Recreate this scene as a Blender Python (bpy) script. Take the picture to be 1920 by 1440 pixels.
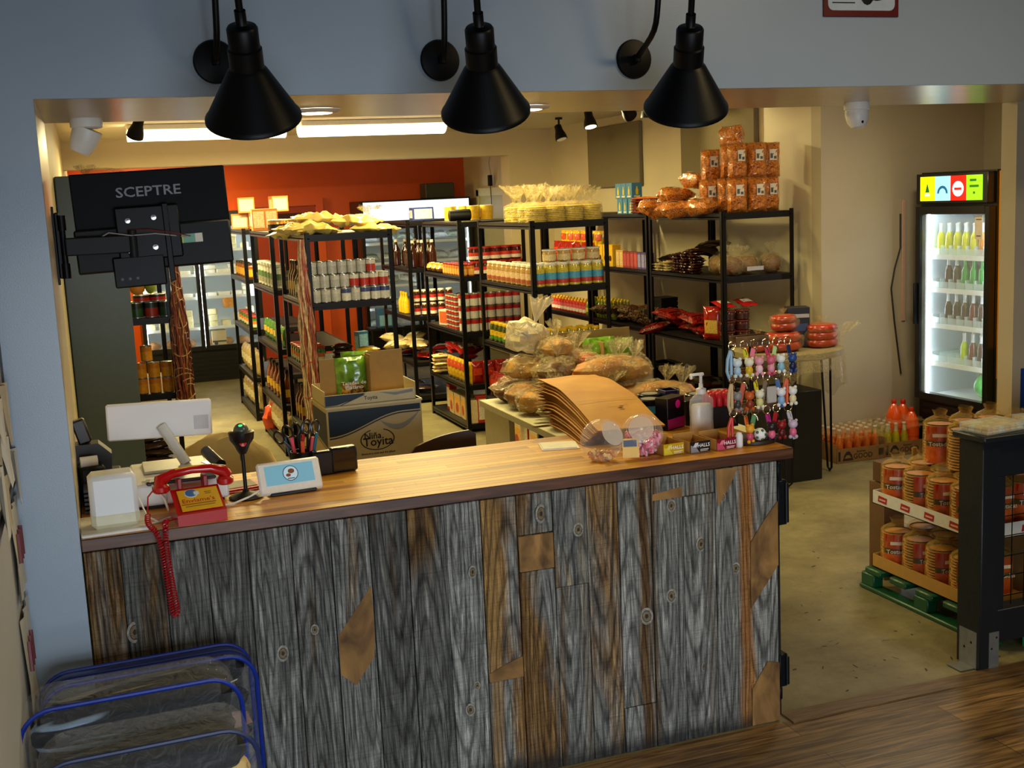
import bpy, math, random
from mathutils import Matrix, Vector, Euler, noise as mnoise
PI = math.pi
for o in list(bpy.data.objects): bpy.data.objects.remove(o)
S = bpy.context.scene
C = S.collection

# ---------------------------------------------------------------- camera
def camera():
    yaw, pitch, roll = 0.33505, 0.15596, -0.04633
    cy, sy, cp, sp = math.cos(yaw), math.sin(yaw), math.cos(pitch), math.sin(pitch)
    f = Vector((sy*cp, cy*cp, -sp)); r = Vector((cy, -sy, 0)); u = r.cross(f)
    c, s = math.cos(roll), math.sin(roll)
    r2 = c*r + s*u; u2 = -s*r + c*u
    cd = bpy.data.cameras.new('camera'); co = bpy.data.objects.new('camera', cd); C.objects.link(co)
    m = Matrix((r2, u2, -f)).transposed().to_4x4(); m.translation = Vector((0.10972, -3.67797, 2.0))
    co.matrix_world = m
    cd.sensor_width = 36; cd.lens = 36*2220.6/1920; cd.clip_start = .02; cd.clip_end = 100
    S.camera = co
camera()

# ---------------------------------------------------------------- light
S.view_settings.view_transform = 'Standard'; S.view_settings.look = 'None'
S.view_settings.gamma = 1; S.view_settings.use_curve_mapping = False
S.view_settings.exposure = 0.0
S.cycles.transparent_max_bounces = 14
w = bpy.data.worlds.new('world'); S.world = w; w.use_nodes = True
bg = w.node_tree.nodes['Background']; bg.inputs[0].default_value = (.30, .42, .62, 1); bg.inputs[1].default_value = .06
def area(name, loc, rot, sx, sy, power, col, spread=None):
    d = bpy.data.lights.new(name, 'AREA'); d.shape = 'RECTANGLE'; d.size = sx; d.size_y = sy
    d.energy = power; d.color = col
    if spread: d.spread = spread
    o = bpy.data.objects.new(name, d); C.objects.link(o); o.location = loc; o.rotation_euler = rot
    return o
def spot(name, loc, target, power, col, size=60, blend=.6, rad=.04):
    d = bpy.data.lights.new(name, 'SPOT'); d.energy = power; d.color = col
    d.spot_size = math.radians(size); d.spot_blend = blend; d.shadow_soft_size = rad
    o = bpy.data.objects.new(name, d); C.objects.link(o); o.location = loc
    o.rotation_euler = (Vector(target)-Vector(loc)).to_track_quat('-Z', 'Y').to_euler()
    return o
WARM = (1.0, .83, .37); WARM2 = (1, .74, .36); COOL = (.80, .90, 1.0)
area('window_daylight', (0.6, -4.9, 1.15), (math.radians(77), 0, math.radians(-5)), 3.2, 1.4, 52, COOL, math.radians(95))
area('front_lamp', (3.0, -1.8, 3.2), (0, 0, 0), .5, .5, 30, WARM2)
for k, x in enumerate((1.155, 2.58)):
    area('ceiling_tube', (x, 6.95, 2.60), (0, 0, 0), 1.25, .2, 112, WARM)
area('ceiling_panel', (2.6, 4.6, 2.73), (0, 0, 0), 1.2, .3, 52, WARM)
area('ceiling_panel', (2.0, 2.2, 2.73), (0, 0, 0), 1.0, .3, 46, WARM)
area('back_room_light', (.9, 11.3, 2.66), (0, 0, 0), 1.0, .3, 62, WARM)
spot('soffit_light', (.9, .56, 2.325), (.80, .45, 1), 17, WARM, 125, .8, .06)
spot('soffit_light', (1.71, .61, 2.325), (1.7, .45, 1), 19, WARM, 125, .8, .06)
spot('track_light', (4.30, 5.9, 2.62), (5.05, 4.0, 2.2), 60, WARM, 75, .9)
spot('track_light', (4.4, 5.6, 2.62), (4.6, 4.2, 1.2), 45, WARM, 60, .9)
spot('track_light', (4.0, 3.2, 2.66), (4.6, 3.4, .9), 30, WARM, 70, .9)
area('alcove_fill', (4.9, 2.2, 2.72), (0, 0, 0), .5, .3, 24, (1, .86, .62))  # added fill that brightens the alcove and tostadas, belongs to no fixture

# ---------------------------------------------------------------- materials
def lin(c):
    if isinstance(c, str):
        c = [int(c[i:i+2], 16)/255 for i in (0, 2, 4)]
        return tuple(x/12.92 if x <= .04045 else ((x+.055)/1.055)**2.4 for x in c)
    return tuple(c)
MC = {}
def M(col, rough=.5, metal=0, var=.05, scale=30, emit=0, alpha=1, bump=0, bscale=60, coat=0, trans=0, spec=.5, emitcol=None):
    key = (col if isinstance(col, str) else tuple(col), rough, metal, var, scale, emit, alpha, bump, bscale, coat, trans, spec)
    if key in MC: return MC[key]
    m = bpy.data.materials.new('paint_%s' % (col if isinstance(col, str) else 'mix')); m.use_nodes = True
    nt = m.node_tree; b = nt.nodes['Principled BSDF']; c = lin(col)
    b.inputs['Roughness'].default_value = rough; b.inputs['Metallic'].default_value = metal
    b.inputs['Specular IOR Level'].default_value = spec
    if coat: b.inputs['Coat Weight'].default_value = coat; b.inputs['Coat Roughness'].default_value = .15
    if trans: b.inputs['Transmission Weight'].default_value = trans
    tc = nt.nodes.new('ShaderNodeTexCoord')
    if var:
        n = nt.nodes.new('ShaderNodeTexNoise'); n.inputs['Scale'].default_value = scale; n.inputs['Detail'].default_value = 3
        nt.links.new(tc.outputs['Object'], n.inputs['Vector'])
        r = nt.nodes.new('ShaderNodeValToRGB'); r.color_ramp.elements[0].position = .3; r.color_ramp.elements[1].position = .7
        r.color_ramp.elements[0].color = (*[x*(1-var) for x in c], 1); r.color_ramp.elements[1].color = (*[min(1, x*(1+var)) for x in c], 1)
        nt.links.new(n.outputs['Fac'], r.inputs['Fac']); nt.links.new(r.outputs['Color'], b.inputs['Base Color'])
    else: b.inputs['Base Color'].default_value = (*c, 1)
    if emit:
        b.inputs['Emission Color'].default_value = (*lin(emitcol or col), 1); b.inputs['Emission Strength'].default_value = emit
    if alpha < 1: b.inputs['Alpha'].default_value = alpha
    if bump:
        n2 = nt.nodes.new('ShaderNodeTexNoise'); n2.inputs['Scale'].default_value = bscale; n2.inputs['Detail'].default_value = 5
        nt.links.new(tc.outputs['Object'], n2.inputs['Vector'])
        bp = nt.nodes.new('ShaderNodeBump'); bp.inputs['Strength'].default_value = bump; bp.inputs['Distance'].default_value = .01
        nt.links.new(n2.outputs['Fac'], bp.inputs['Height']); nt.links.new(bp.outputs['Normal'], b.inputs['Normal'])
    MC[key] = m
    return m
def M2(name, c1, c2, scale=20, stretch=(1, 1, 1), lo=.4, hi=.6, rough=.5, bump=.2, detail=4, distort=0, metal=0, kind='noise', coat=0):
    k = ('M2', name)
    if k in MC: return MC[k]
    m = bpy.data.materials.new(name); m.use_nodes = True; nt = m.node_tree; b = nt.nodes['Principled BSDF']
    b.inputs['Roughness'].default_value = rough; b.inputs['Metallic'].default_value = metal; b.inputs['Coat Weight'].default_value = coat
    tc = nt.nodes.new('ShaderNodeTexCoord'); mp = nt.nodes.new('ShaderNodeMapping'); mp.inputs['Scale'].default_value = stretch
    nt.links.new(tc.outputs['Object'], mp.inputs['Vector'])
    if kind == 'noise':
        n = nt.nodes.new('ShaderNodeTexNoise'); n.inputs['Detail'].default_value = detail; n.inputs['Distortion'].default_value = distort; out = 'Fac'
    elif kind == 'voronoi':
        n = nt.nodes.new('ShaderNodeTexVoronoi'); out = 'Distance'
    else:
        n = nt.nodes.new('ShaderNodeTexWave'); n.inputs['Distortion'].default_value = distort; n.inputs['Detail'].default_value = detail; out = 'Fac'
    n.inputs['Scale'].default_value = scale
    nt.links.new(mp.outputs['Vector'], n.inputs['Vector'])
    r = nt.nodes.new('ShaderNodeValToRGB'); r.color_ramp.elements[0].position = lo; r.color_ramp.elements[1].position = hi
    r.color_ramp.elements[0].color = (*lin(c1), 1); r.color_ramp.elements[1].color = (*lin(c2), 1)
    nt.links.new(n.outputs[out], r.inputs['Fac']); nt.links.new(r.outputs['Color'], b.inputs['Base Color'])
    if bump:
        bp = nt.nodes.new('ShaderNodeBump'); bp.inputs['Strength'].default_value = bump; bp.inputs['Distance'].default_value = .005
        nt.links.new(n.outputs[out], bp.inputs['Height']); nt.links.new(bp.outputs['Normal'], b.inputs['Normal'])
    MC[k] = m
    return m
def film(name, tint, opac=.3, rough=.12, bump=.6, bscale=40, fac=.42):
    k = ('film', name)
    if k in MC: return MC[k]
    m = bpy.data.materials.new(name); m.use_nodes = True; nt = m.node_tree
    b = nt.nodes['Principled BSDF']; b.inputs['Base Color'].default_value = (*lin(tint), 1); b.inputs['Roughness'].default_value = rough
    b.inputs['Specular IOR Level'].default_value = .9
    t = nt.nodes.new('ShaderNodeBsdfTransparent'); mx = nt.nodes.new('ShaderNodeMixShader')
    lw = nt.nodes.new('ShaderNodeLayerWeight'); lw.inputs['Blend'].default_value = .25
    ma = nt.nodes.new('ShaderNodeMath'); ma.operation = 'MULTIPLY_ADD'; ma.inputs[1].default_value = fac; ma.inputs[2].default_value = opac; ma.use_clamp = True
    tc = nt.nodes.new('ShaderNodeTexCoord'); n = nt.nodes.new('ShaderNodeTexNoise'); n.inputs['Scale'].default_value = bscale; n.inputs['Detail'].default_value = 3; n.inputs['Distortion'].default_value = 1.5
    bp = nt.nodes.new('ShaderNodeBump'); bp.inputs['Strength'].default_value = bump; bp.inputs['Distance'].default_value = .02
    nt.links.new(tc.outputs['Object'], n.inputs['Vector']); nt.links.new(n.outputs['Fac'], bp.inputs['Height'])
    nt.links.new(bp.outputs['Normal'], b.inputs['Normal']); nt.links.new(bp.outputs['Normal'], lw.inputs['Normal'])
    nt.links.new(lw.outputs['Facing'], ma.inputs[0]); nt.links.new(ma.outputs[0], mx.inputs['Fac'])
    nt.links.new(t.outputs[0], mx.inputs[1]); nt.links.new(b.outputs[0], mx.inputs[2])
    nt.links.new(mx.outputs[0], nt.nodes['Material Output'].inputs['Surface'])
    MC[k] = m
    return m
GLASS = film('clear_glass', 'e8f4f4', .06, .03, 0)
FILM = film('clear_plastic_film', 'f0dca4', .11, .16, 1.8, 34, .5)
FILMT = film('thin_plastic_film', 'd8b878', .03, .10, .9, 30)
BLK = M('0b0b0c', .45, 0, .2, spec=.25); BLKM = M('0a0a0b', .42, .3, .15, spec=.2); WHT = M('e9e6de', .4, 0, .03); CHR = M('c8c8c8', .2, 1, .05)

# ---------------------------------------------------------------- mesh helper
TXT = {}
def text_geo(s):
    if s not in TXT:
        cu = bpy.data.curves.new('t', 'FONT'); cu.body = s; cu.size = 1; cu.extrude = 0; cu.align_x = 'CENTER'; cu.align_y = 'CENTER'; cu.resolution_u = 2; cu.offset = .012
        o = bpy.data.objects.new('t', cu); C.objects.link(o)
        dg = bpy.context.evaluated_depsgraph_get(); me = bpy.data.meshes.new_from_object(o.evaluated_get(dg))
        TXT[s] = ([v.co.copy() for v in me.vertices], [tuple(p.vertices) for p in me.polygons])
        bpy.data.objects.remove(o); bpy.data.curves.remove(cu); bpy.data.meshes.remove(me)
    return TXT[s]
def T(x=0, y=0, z=0, rx=0, ry=0, rz=0, s=1):
    return Matrix.LocRotScale(Vector((x, y, z)), Euler((rx, ry, rz)), Vector((s, s, s)) if not isinstance(s, tuple) else Vector(s))
class MB:
    def __init__(s): s.v = []; s.f = []; s.mi = []; s.T = Matrix()
    def add(s, vs, fs, m=0):
        k = len(s.v); s.v += [s.T @ Vector(v) for v in vs]
        for f in fs: s.f.append(tuple(i+k for i in f)); s.mi.append(m)
        return s
    def box(s, x0, x1, y0, y1, z0, z1, m=0, ch=0):
        if ch <= 0:
            vs = [(x, y, z) for x in (x0, x1) for y in (y0, y1) for z in (z0, z1)]
            return s.add(vs, [(0, 1, 3, 2), (4, 6, 7, 5), (0, 4, 5, 1), (2, 3, 7, 6), (0, 2, 6, 4), (1, 5, 7, 3)], m)
        ch = min(ch, (x1-x0)/2.01, (y1-y0)/2.01, (z1-z0)/2.01)
        X, Y, Z = (x0, x1), (y0, y1), (z0, z1); vs = []; idx = {}
        for i in (0, 1):
            for j in (0, 1):
                for k in (0, 1):
                    sx, sy, sz = 1-2*i, 1-2*j, 1-2*k
                    for a in range(3):
                        p = [X[i]+sx*ch, Y[j]+sy*ch, Z[k]+sz*ch]; p[a] = (X, Y, Z)[a][(i, j, k)[a]]
                        idx[i, j, k, a] = len(vs); vs.append(tuple(p))
        fs = []
        for i in (0, 1):
            fs.append([idx[i, 0, 0, 0], idx[i, 0, 1, 0], idx[i, 1, 1, 0], idx[i, 1, 0, 0]])
            fs.append([idx[0, i, 0, 1], idx[1, i, 0, 1], idx[1, i, 1, 1], idx[0, i, 1, 1]])
            fs.append([idx[0, 0, i, 2], idx[0, 1, i, 2], idx[1, 1, i, 2], idx[1, 0, i, 2]])
            for j in (0, 1):
                fs.append([idx[0, i, j, 1], idx[1, i, j, 1], idx[1, i, j, 2], idx[0, i, j, 2]])
                fs.append([idx[i, 0, j, 0], idx[i, 1, j, 0], idx[i, 1, j, 2], idx[i, 0, j, 2]])
                fs.append([idx[i, j, 0, 0], idx[i, j, 1, 0], idx[i, j, 1, 1], idx[i, j, 0, 1]])
                for k in (0, 1): fs.append([idx[i, j, k, a] for a in range(3)])
        c = Vector(((x0+x1)/2, (y0+y1)/2, (z0+z1)/2)); out = []
        for f in fs:
            p = [Vector(vs[q]) for q in f]; n = (p[1]-p[0]).cross(p[2]-p[0]); ce = sum(p, Vector())/len(p)
            out.append(tuple(f) if n.dot(ce-c) > 0 else tuple(reversed(f)))
        return s.add(vs, out, m)
    def lathe(s, prof, n=16, m=0, cap=True, org=(0, 0, 0), ax=None):
        vs = []; fs = []; A = Matrix()
        if ax is not None: A = Vector(ax).to_track_quat('Z', 'Y').to_matrix().to_4x4()
        for r, z in prof:
            for i in range(n):
                a = 2*PI*i/n; p = A @ Vector((r*math.cos(a), r*math.sin(a), z)); vs.append((p.x+org[0], p.y+org[1], p.z+org[2]))
        for k in range(len(prof)-1):
            for i in range(n): j = (i+1) % n; fs.append((k*n+i, k*n+j, (k+1)*n+j, (k+1)*n+i))
        if cap:
            if prof[0][0] > 1e-6: fs.append(tuple(reversed(range(n))))
            if prof[-1][0] > 1e-6: fs.append(tuple((len(prof)-1)*n+i for i in range(n)))
        return s.add(vs, fs, m)
    def cyl(s, x, y, z0, z1, r, n=16, m=0, r1=None):
        return s.lathe([(r, z0), (r if r1 is None else r1, z1)], n, m, True, (x, y, 0))
    def rod(s, a, b, r, n=8, m=0, r1=None):
        a, b = Vector(a), Vector(b); return s.lathe([(r, 0), (r if r1 is None else r1, (b-a).length)], n, m, True, tuple(a), tuple((b-a).normalized()))
    def tube(s, pts, r, n=8, m=0, closed=False):
        pts = [Vector(p) for p in pts]; N = len(pts); vs = []; fs = []; up = None
        for i, p in enumerate(pts):
            d = (pts[(i+1) % N if closed else min(i+1, N-1)]-pts[(i-1) % N if closed else max(i-1, 0)]).normalized()
            if up is None: up = Vector((0, 0, 1)) if abs(d.z) < .9 else Vector((1, 0, 0))
            x = up.cross(d).normalized(); y = d.cross(x).normalized(); up = y
            rr = r[i] if isinstance(r, (list, tuple)) else r
            for k in range(n): a = 2*PI*k/n; vs.append(p+rr*(math.cos(a)*x+math.sin(a)*y))
        for i in range(N if closed else N-1):
            for k in range(n):
                a, b = i*n, ((i+1) % N)*n; q = (k+1) % n; fs.append((a+k, a+q, b+q, b+k))
        if not closed: fs.append(tuple(reversed(range(n)))); fs.append(tuple((N-1)*n+k for k in range(n)))
        return s.add(vs, fs, m)
    def ball(s, c, r, m=0, n=12, amp=0, freq=3, seed=0, sq=1.0):
        # ellipsoid, optionally squared off (sq<1) and crumpled by noise
        if not isinstance(r, (tuple, list)): r = (r, r, r)
        vs = []; fs = []; R = max(5, n//2+1)
        f = lambda t: math.copysign(abs(t)**sq, t)
        for i in range(R):
            ph = PI*i/(R-1)
            for j in range(n):
                th = 2*PI*j/n; d = Vector((f(math.sin(ph)*math.cos(th)), f(math.sin(ph)*math.sin(th)), f(math.cos(ph))))
                k = 1
                if amp and 0 < i < R-1: k += amp*mnoise.noise(Vector((d.x*freq+seed*7.3, d.y*freq+seed*3.1, d.z*freq+seed)))*2
                elif amp: k += amp*mnoise.noise(Vector((seed*7.3, seed*3.1, d.z*freq+seed)))
                vs.append((c[0]+d.x*r[0]*k, c[1]+d.y*r[1]*k, c[2]+d.z*r[2]*k))
        for i in range(R-1):
            for j in range(n): q = (j+1) % n; fs.append((i*n+j, (i+1)*n+j, (i+1)*n+q, i*n+q))
        return s.add(vs, fs, m)
    def prism(s, poly, y0, y1, m=0):   # polygon given in x,z extruded along y
        n = len(poly); vs = [(x, y0, z) for x, z in poly]+[(x, y1, z) for x, z in poly]
        fs = [tuple(range(n)), tuple(reversed(range(n, 2*n)))]+[(i, i+n, (i+1) % n+n, (i+1) % n) for i in range(n)]
        return s.add(vs, fs, m)
    def quad(s, a, b, c, d, m=0): return s.add([a, b, c, d], [(0, 1, 2, 3)], m)
    def text(s, st, mat, size, m=0):
        v, f = text_geo(st); k = s.T; s.T = k @ mat @ Matrix.Scale(size, 4); s.add(v, f, m); s.T = k; return s
    def build(s, name, mats, parent=None, smooth=True, loc=None):
        me = bpy.data.meshes.new(name); me.from_pydata([tuple(v) for v in s.v], [], s.f)
        if not isinstance(mats, (list, tuple)): mats = [mats]
        for m in mats: me.materials.append(m)
        me.polygons.foreach_set('material_index', [min(i, len(mats)-1) for i in s.mi])
        if smooth:
            me.polygons.foreach_set('use_smooth', [True]*len(me.polygons)); me.set_sharp_from_angle(angle=.7)
        me.update(); o = bpy.data.objects.new(name, me); C.objects.link(o)
        if parent: o.parent = parent
        if loc: o.location = loc
        return o
FRONT = lambda x, y, z: T(x, y, z, PI/2, 0, 0)      # text facing -y
LEFTF = lambda x, y, z: T(x, y, z, PI/2, 0, -PI/2)  # text facing -x

LABELS = {}
def tag(o, label, cat, group=None, kind=None):
    k = label; LABELS.setdefault(k, []).append(o.name)
    o['label'] = label; o['category'] = cat
    if group: o['group'] = group
    if kind: o['kind'] = kind
    return o
def thing(name, label, cat, loc=(0, 0, 0), rz=0, group=None, rot=None):
    o = bpy.data.objects.new(name, None); C.objects.link(o); o.empty_display_size = .05
    o.location = loc; o.rotation_euler = rot or (0, 0, rz)
    return tag(o, label, cat, group)
def dup(root, loc, rz, label, group=None, sc=None, rot=None):
    r = root.copy(); C.objects.link(r); r.location = loc; r.rotation_euler = rot or (0, 0, rz)
    if sc: r.scale = (sc, sc, sc) if not isinstance(sc, tuple) else sc
    tag(r, label, r['category'], group or r.get('group'))
    for ch in list(root.children):
        c = ch.copy(); C.objects.link(c); c.parent = r
        for g in list(ch.children):
            d = g.copy(); C.objects.link(d); d.parent = c
    return r
def struct(name, mb, mats, smooth=False):
    o = mb.build(name, mats, None, smooth); o['kind'] = 'structure'; return o
def lab(o, text): o['label'] = text; return o
ORD = ['first', 'second', 'third', 'fourth', 'fifth', 'sixth', 'seventh', 'eighth', 'ninth', 'tenth', 'eleventh', 'twelfth', 'thirteenth', 'fourteenth', 'fifteenth', 'sixteenth', 'seventeenth', 'eighteenth', 'nineteenth', 'twentieth']
class Proto:
    """First call places the prototype itself, later calls place copies."""
    def __init__(s, make): s.make = make; s.o = None
    def __call__(s, loc, rz, label, group=None, sc=None, rot=None):
        if s.o is None:
            s.o = s.make(); s.o.location = loc; s.o.rotation_euler = rot or (0, 0, rz); s.base = s.o
            if sc: s.o.scale = (sc, sc, sc) if not isinstance(sc, tuple) else sc
            cat = s.o['category']; tag(s.o, label, cat, group or s.o.get('group')); return s.o
        return dup(s.o, loc, rz, label, group, sc if sc else (1, 1, 1), rot)
# ================================================================ SETTING
CREAM = M('d0c29f', .55, 0, .03, 3, bump=.08, bscale=220)
CREAM_SHADED = M('b5a78c', .6, 0, .03, 3, bump=.08, bscale=220)  # same cream darkened, puts the unlit alcove's shade into the wall colour
PAINT = M('97a5b3', .35, 0, .02, 3, bump=.05, bscale=260)
GLOSSP = M('b8a88c', .24, 0, .03, 6, bump=.02, bscale=120)
ORANGE = M('e2580a', .45, 0, .05, 3)
CEIL = M('e2d8be', .7, 0, .03, 3)
Y0, TH = 0.0, .92
m = MB(); m.box(-.17, 5.6, Y0, TH, 2.336, 3.3, 0); m.box(-.17, 0.0, Y0, TH, 0, 2.336, 0)
# header: front painted, underside glossy
hd = MB(); hd.box(-.17, 6.4, 0, TH, 2.336, 3.4, 0)
hd.quad((-.0, .001, 2.3355), (-.0, TH-.001, 2.3355), (6.4, TH-.001, 2.3355), (6.4, .001, 2.3355), 1)
struct('wall_front', hd, [PAINT, GLOSSP])
jb = MB(); jb.box(-.17, 0, 0, TH, 0, 2.336, 0); jb.quad((.0006, TH, 0), (.0006, .004, 0), (.0006, .004, 2.335), (.0006, TH, 2.335), 1)
struct('wall_jamb', jb, [PAINT, M('e4d6b8', .3, 0, .03, 3)])
lw_ = MB(); lw_.box(-.30, -.17, -4.2, 0, 0, 3.4, 0)
struct('wall_left', lw_, M('c9c4ba', .5, 0, .02, 3))
bl = MB(); bl.box(-.2, -.06, TH, 12.4, 0, 2.85, 0); struct('wall_shop_left', bl, CREAM)
rs = MB(); rs.box(4.25, 6.4, TH-.06, TH+.04, 0, 2.3355, 0); struct('wall_right', rs, CREAM_SHADED)
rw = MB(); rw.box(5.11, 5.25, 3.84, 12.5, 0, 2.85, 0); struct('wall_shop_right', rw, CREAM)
ra = MB(); ra.box(5.11, 7.0, 3.72, 3.84, 0, 2.85, 0); struct('wall_alcove', ra, CREAM_SHADED)
rf = MB(); rf.box(6.55, 6.7, TH, 3.72, 0, 2.85, 0); struct('wall_alcove_side', rf, CREAM_SHADED)
# back beam with jog and right pier
bm_ = MB(); bm_.box(-.06, 4.6, 8.98, 9.25, 2.47, 2.80, 0); bm_.box(4.6, 5.11, 8.98, 9.25, 0, 2.80, 0); struct('trim_1', bm_, M('d3c29a', .55, 0, .03, 3))
ow = MB(); ow.box(-.06, 5.11, 12.3, 12.45, 0, 2.85, 0)
# wide doorway casing and dark transom opening painted into relief
ow.box(1.95, 3.1, 12.24, 12.3, 2.02, 2.12, 0); ow.box(3.0, 3.1, 12.24, 12.3, 0, 2.02, 0); ow.box(1.9, 2.0, 12.24, 12.3, 0, 2.02, 0)
struct('wall_back', ow, ORANGE)
dw = MB(); dw.box(2.0, 3.0, 12.26, 12.298, .02, 2.0, 0); dw.box(2.06, 2.94, 12.245, 12.262, 1.75, 1.93, 1); dw.box(2.15, 2.85, 12.245, 12.262, .2, 1.6, 0)
o = struct('door_1', dw, [M('a83305', .5), M('3a1407', .6)])
h = MB(); h.rod((2.9, 12.25, 1.0), (2.9, 12.19, 1.0), .012); h.ball((2.9, 12.18, 1.0), .028); h.build('door_handle', CHR, o)
# cream door in right side wall of the back
d2 = MB()
for a, b, c_, d in ((10.35, 10.45, 0, 2.12), (11.55, 11.65, 0, 2.12), (10.35, 11.65, 2.04, 2.14)): d2.box(5.06, 5.11, a, b, c_, d, 0)
d2.box(5.08, 5.109, 10.45, 11.55, .01, 2.04, 1); d2.box(5.07, 5.082, 10.6, 11.4, .2, .95, 1); d2.box(5.07, 5.082, 10.6, 11.4, 1.1, 1.9, 1)
o = struct('door_2', d2, [M('d8cf9e', .5), M('b9ad72', .5)])
h = MB(); h.rod((5.06, 10.55, 1.0), (5.0, 10.55, 1.0), .012); h.rod((5.005, 10.55, 1.0), (5.005, 10.68, 1.0), .01); h.build('door_handle', CHR, o)
ce = MB(); ce.box(-.2, 7.0, TH-.02, 12.45, 2.745, 2.86, 0); struct('ceiling', ce, CEIL)
# floors
CONC = M2('stained_concrete', '5f5639', '9a8f66', 2.6, (1, 1, 1), .3, .72, .45, .25, 14)
[setattr(q.inputs['Roughness'], 'default_value', .78) for q in CONC.node_tree.nodes if q.type == 'TEX_NOISE']
nt = CONC.node_tree; b_ = nt.nodes['Principled BSDF']
tc = nt.nodes.new('ShaderNodeTexCoord'); v = nt.nodes.new('ShaderNodeTexNoise'); v.inputs['Scale'].default_value = 9; v.inputs['Detail'].default_value = 9; v.inputs['Roughness'].default_value = .8
rr = nt.nodes.new('ShaderNodeValToRGB'); rr.color_ramp.elements[0].position = .345; rr.color_ramp.elements[0].color = (.28, .28, .28, 1); rr.color_ramp.elements[1].position = .40; rr.color_ramp.elements[1].color = (1, 1, 1, 1)
mx = nt.nodes.new('ShaderNodeMix'); mx.data_type = 'RGBA'; mx.blend_type = 'MULTIPLY'; mx.inputs[0].default_value = .8
src = b_.inputs['Base Color'].links[0].from_socket
nt.links.new(tc.outputs['Object'], v.inputs['Vector']); nt.links.new(v.outputs['Fac'], rr.inputs['Fac'])
nt.links.new(src, mx.inputs[6]); nt.links.new(rr.outputs['Color'], mx.inputs[7]); nt.links.new(mx.outputs[2], b_.inputs['Base Color'])
fl = MB(); fl.box(-.2, 7.0, -.02, 12.45, -.08, 0, 0); rs_ = random.Random(9)
for i in range(70):   # dark scuffs and chips in the concrete
    x, y = (rs_.uniform(2.55, 3.6), rs_.uniform(.1, 1.3)) if i < 34 else (rs_.uniform(3.2, 5.6), rs_.uniform(1.2, 3.1)); a = rs_.uniform(0, PI); r1, r2 = rs_.uniform(.006, .022), rs_.uniform(.002, .006)
    fl.add([(x+r1*math.cos(k*PI/4)*math.cos(a)-r2*math.sin(k*PI/4)*math.sin(a), y+r1*math.cos(k*PI/4)*math.sin(a)+r2*math.sin(k*PI/4)*math.cos(a), .0007) for k in range(8)], [tuple(range(8))], 1)
struct('floor', fl, [CONC, M('2a2418', .6)])
def wood_floor():
    m = bpy.data.materials.new('vinyl_wood_planks'); m.use_nodes = True; nt = m.node_tree; b = nt.nodes['Principled BSDF']; b.inputs['Roughness'].default_value = .38
    tc = nt.nodes.new('ShaderNodeTexCoord'); br = nt.nodes.new('ShaderNodeTexBrick')
    br.inputs['Scale'].default_value = 1; br.inputs['Brick Width'].default_value = 1.2; br.inputs['Row Height'].default_value = .15; br.inputs['Mortar Size'].default_value = .0015
    br.inputs['Color1'].default_value = (*lin('8a6c46'), 1); br.inputs['Color2'].default_value = (*lin('6a5233'), 1); br.inputs['Mortar'].default_value = (*lin('1c150c'), 1); br.inputs['Bias'].default_value = 0
    mp = nt.nodes.new('ShaderNodeMapping'); mp.inputs['Scale'].default_value = (1.6, 22, 1)
    n = nt.nodes.new('ShaderNodeTexNoise'); n.inputs['Scale'].default_value = 2.2; n.inputs['Detail'].default_value = 6; n.inputs['Distortion'].default_value = .8
    r = nt.nodes.new('ShaderNodeValToRGB'); r.color_ramp.elements[0].position = .35; r.color_ramp.elements[0].color = (.32, .29, .26, 1); r.color_ramp.elements[1].position = .68; r.color_ramp.elements[1].color = (1.5, 1.45, 1.3, 1)
    mx = nt.nodes.new('ShaderNodeMix'); mx.data_type = 'RGBA'; mx.blend_type = 'MULTIPLY'; mx.inputs[0].default_value = 1
    nt.links.new(tc.outputs['Object'], br.inputs['Vector']); nt.links.new(tc.outputs['Object'], mp.inputs['Vector']); nt.links.new(mp.outputs[0], n.inputs['Vector'])
    nt.links.new(n.outputs['Fac'], r.inputs['Fac']); nt.links.new(br.outputs['Color'], mx.inputs[6]); nt.links.new(r.outputs['Color'], mx.inputs[7])
    nt.links.new(mx.outputs[2], b.inputs['Base Color'])
    bp = nt.nodes.new('ShaderNodeBump'); bp.inputs['Strength'].default_value = .25; bp.inputs['Distance'].default_value = .003
    nt.links.new(n.outputs['Fac'], bp.inputs['Height']); nt.links.new(bp.outputs[0], b.inputs['Normal'])
    return m
fw = MB(); fw.box(-.3, 6.4, -4.4, -.02, -.08, .002, 0); struct('floor_front', fw, wood_floor())
tr = MB(); tr.prism([(2.43, .0), (6.4, .0), (6.4, .008), (2.43, .008)], -.05, .04, 0); struct('trim_2', tr, M2('threshold_wood', '4f3a22', '7a5c38', 6, (1, 12, 1), .3, .7, .4, .2))
bs = MB(); bs.box(5.11, 6.5, 3.705, 3.72, 0, .09, 0); struct('baseboard_alcove', bs, M('cabd9f', .5))
bs = MB(); bs.box(-.17, 0, -.012, 0, 0, .1, 0); struct('baseboard_front', bs, M('b9b5ac', .5))
# acoustic wall panels
def panel(y0, y1, z0, z1, lb):
    t = thing('acoustic_panel', lb, 'wall panel', (5.11, (y0+y1)/2, z0), 0, 'fabric panels on the right wall')
    a = MB(); a.box(-.045, -.001, -(y1-y0)/2, (y1-y0)/2, 0, z1-z0, 0, .008); a.build('panel_cover', M('7d7256', .95, 0, .06, 90, bump=.3, bscale=400), t)
panel(6.62, 7.84, 2.055, 2.66, 'olive grey fabric acoustic panel on shop wall, nearer the back pier')
panel(4.55, 5.78, 2.045, 2.66, 'olive grey fabric acoustic panel on shop wall above the orange snack bags')
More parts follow.
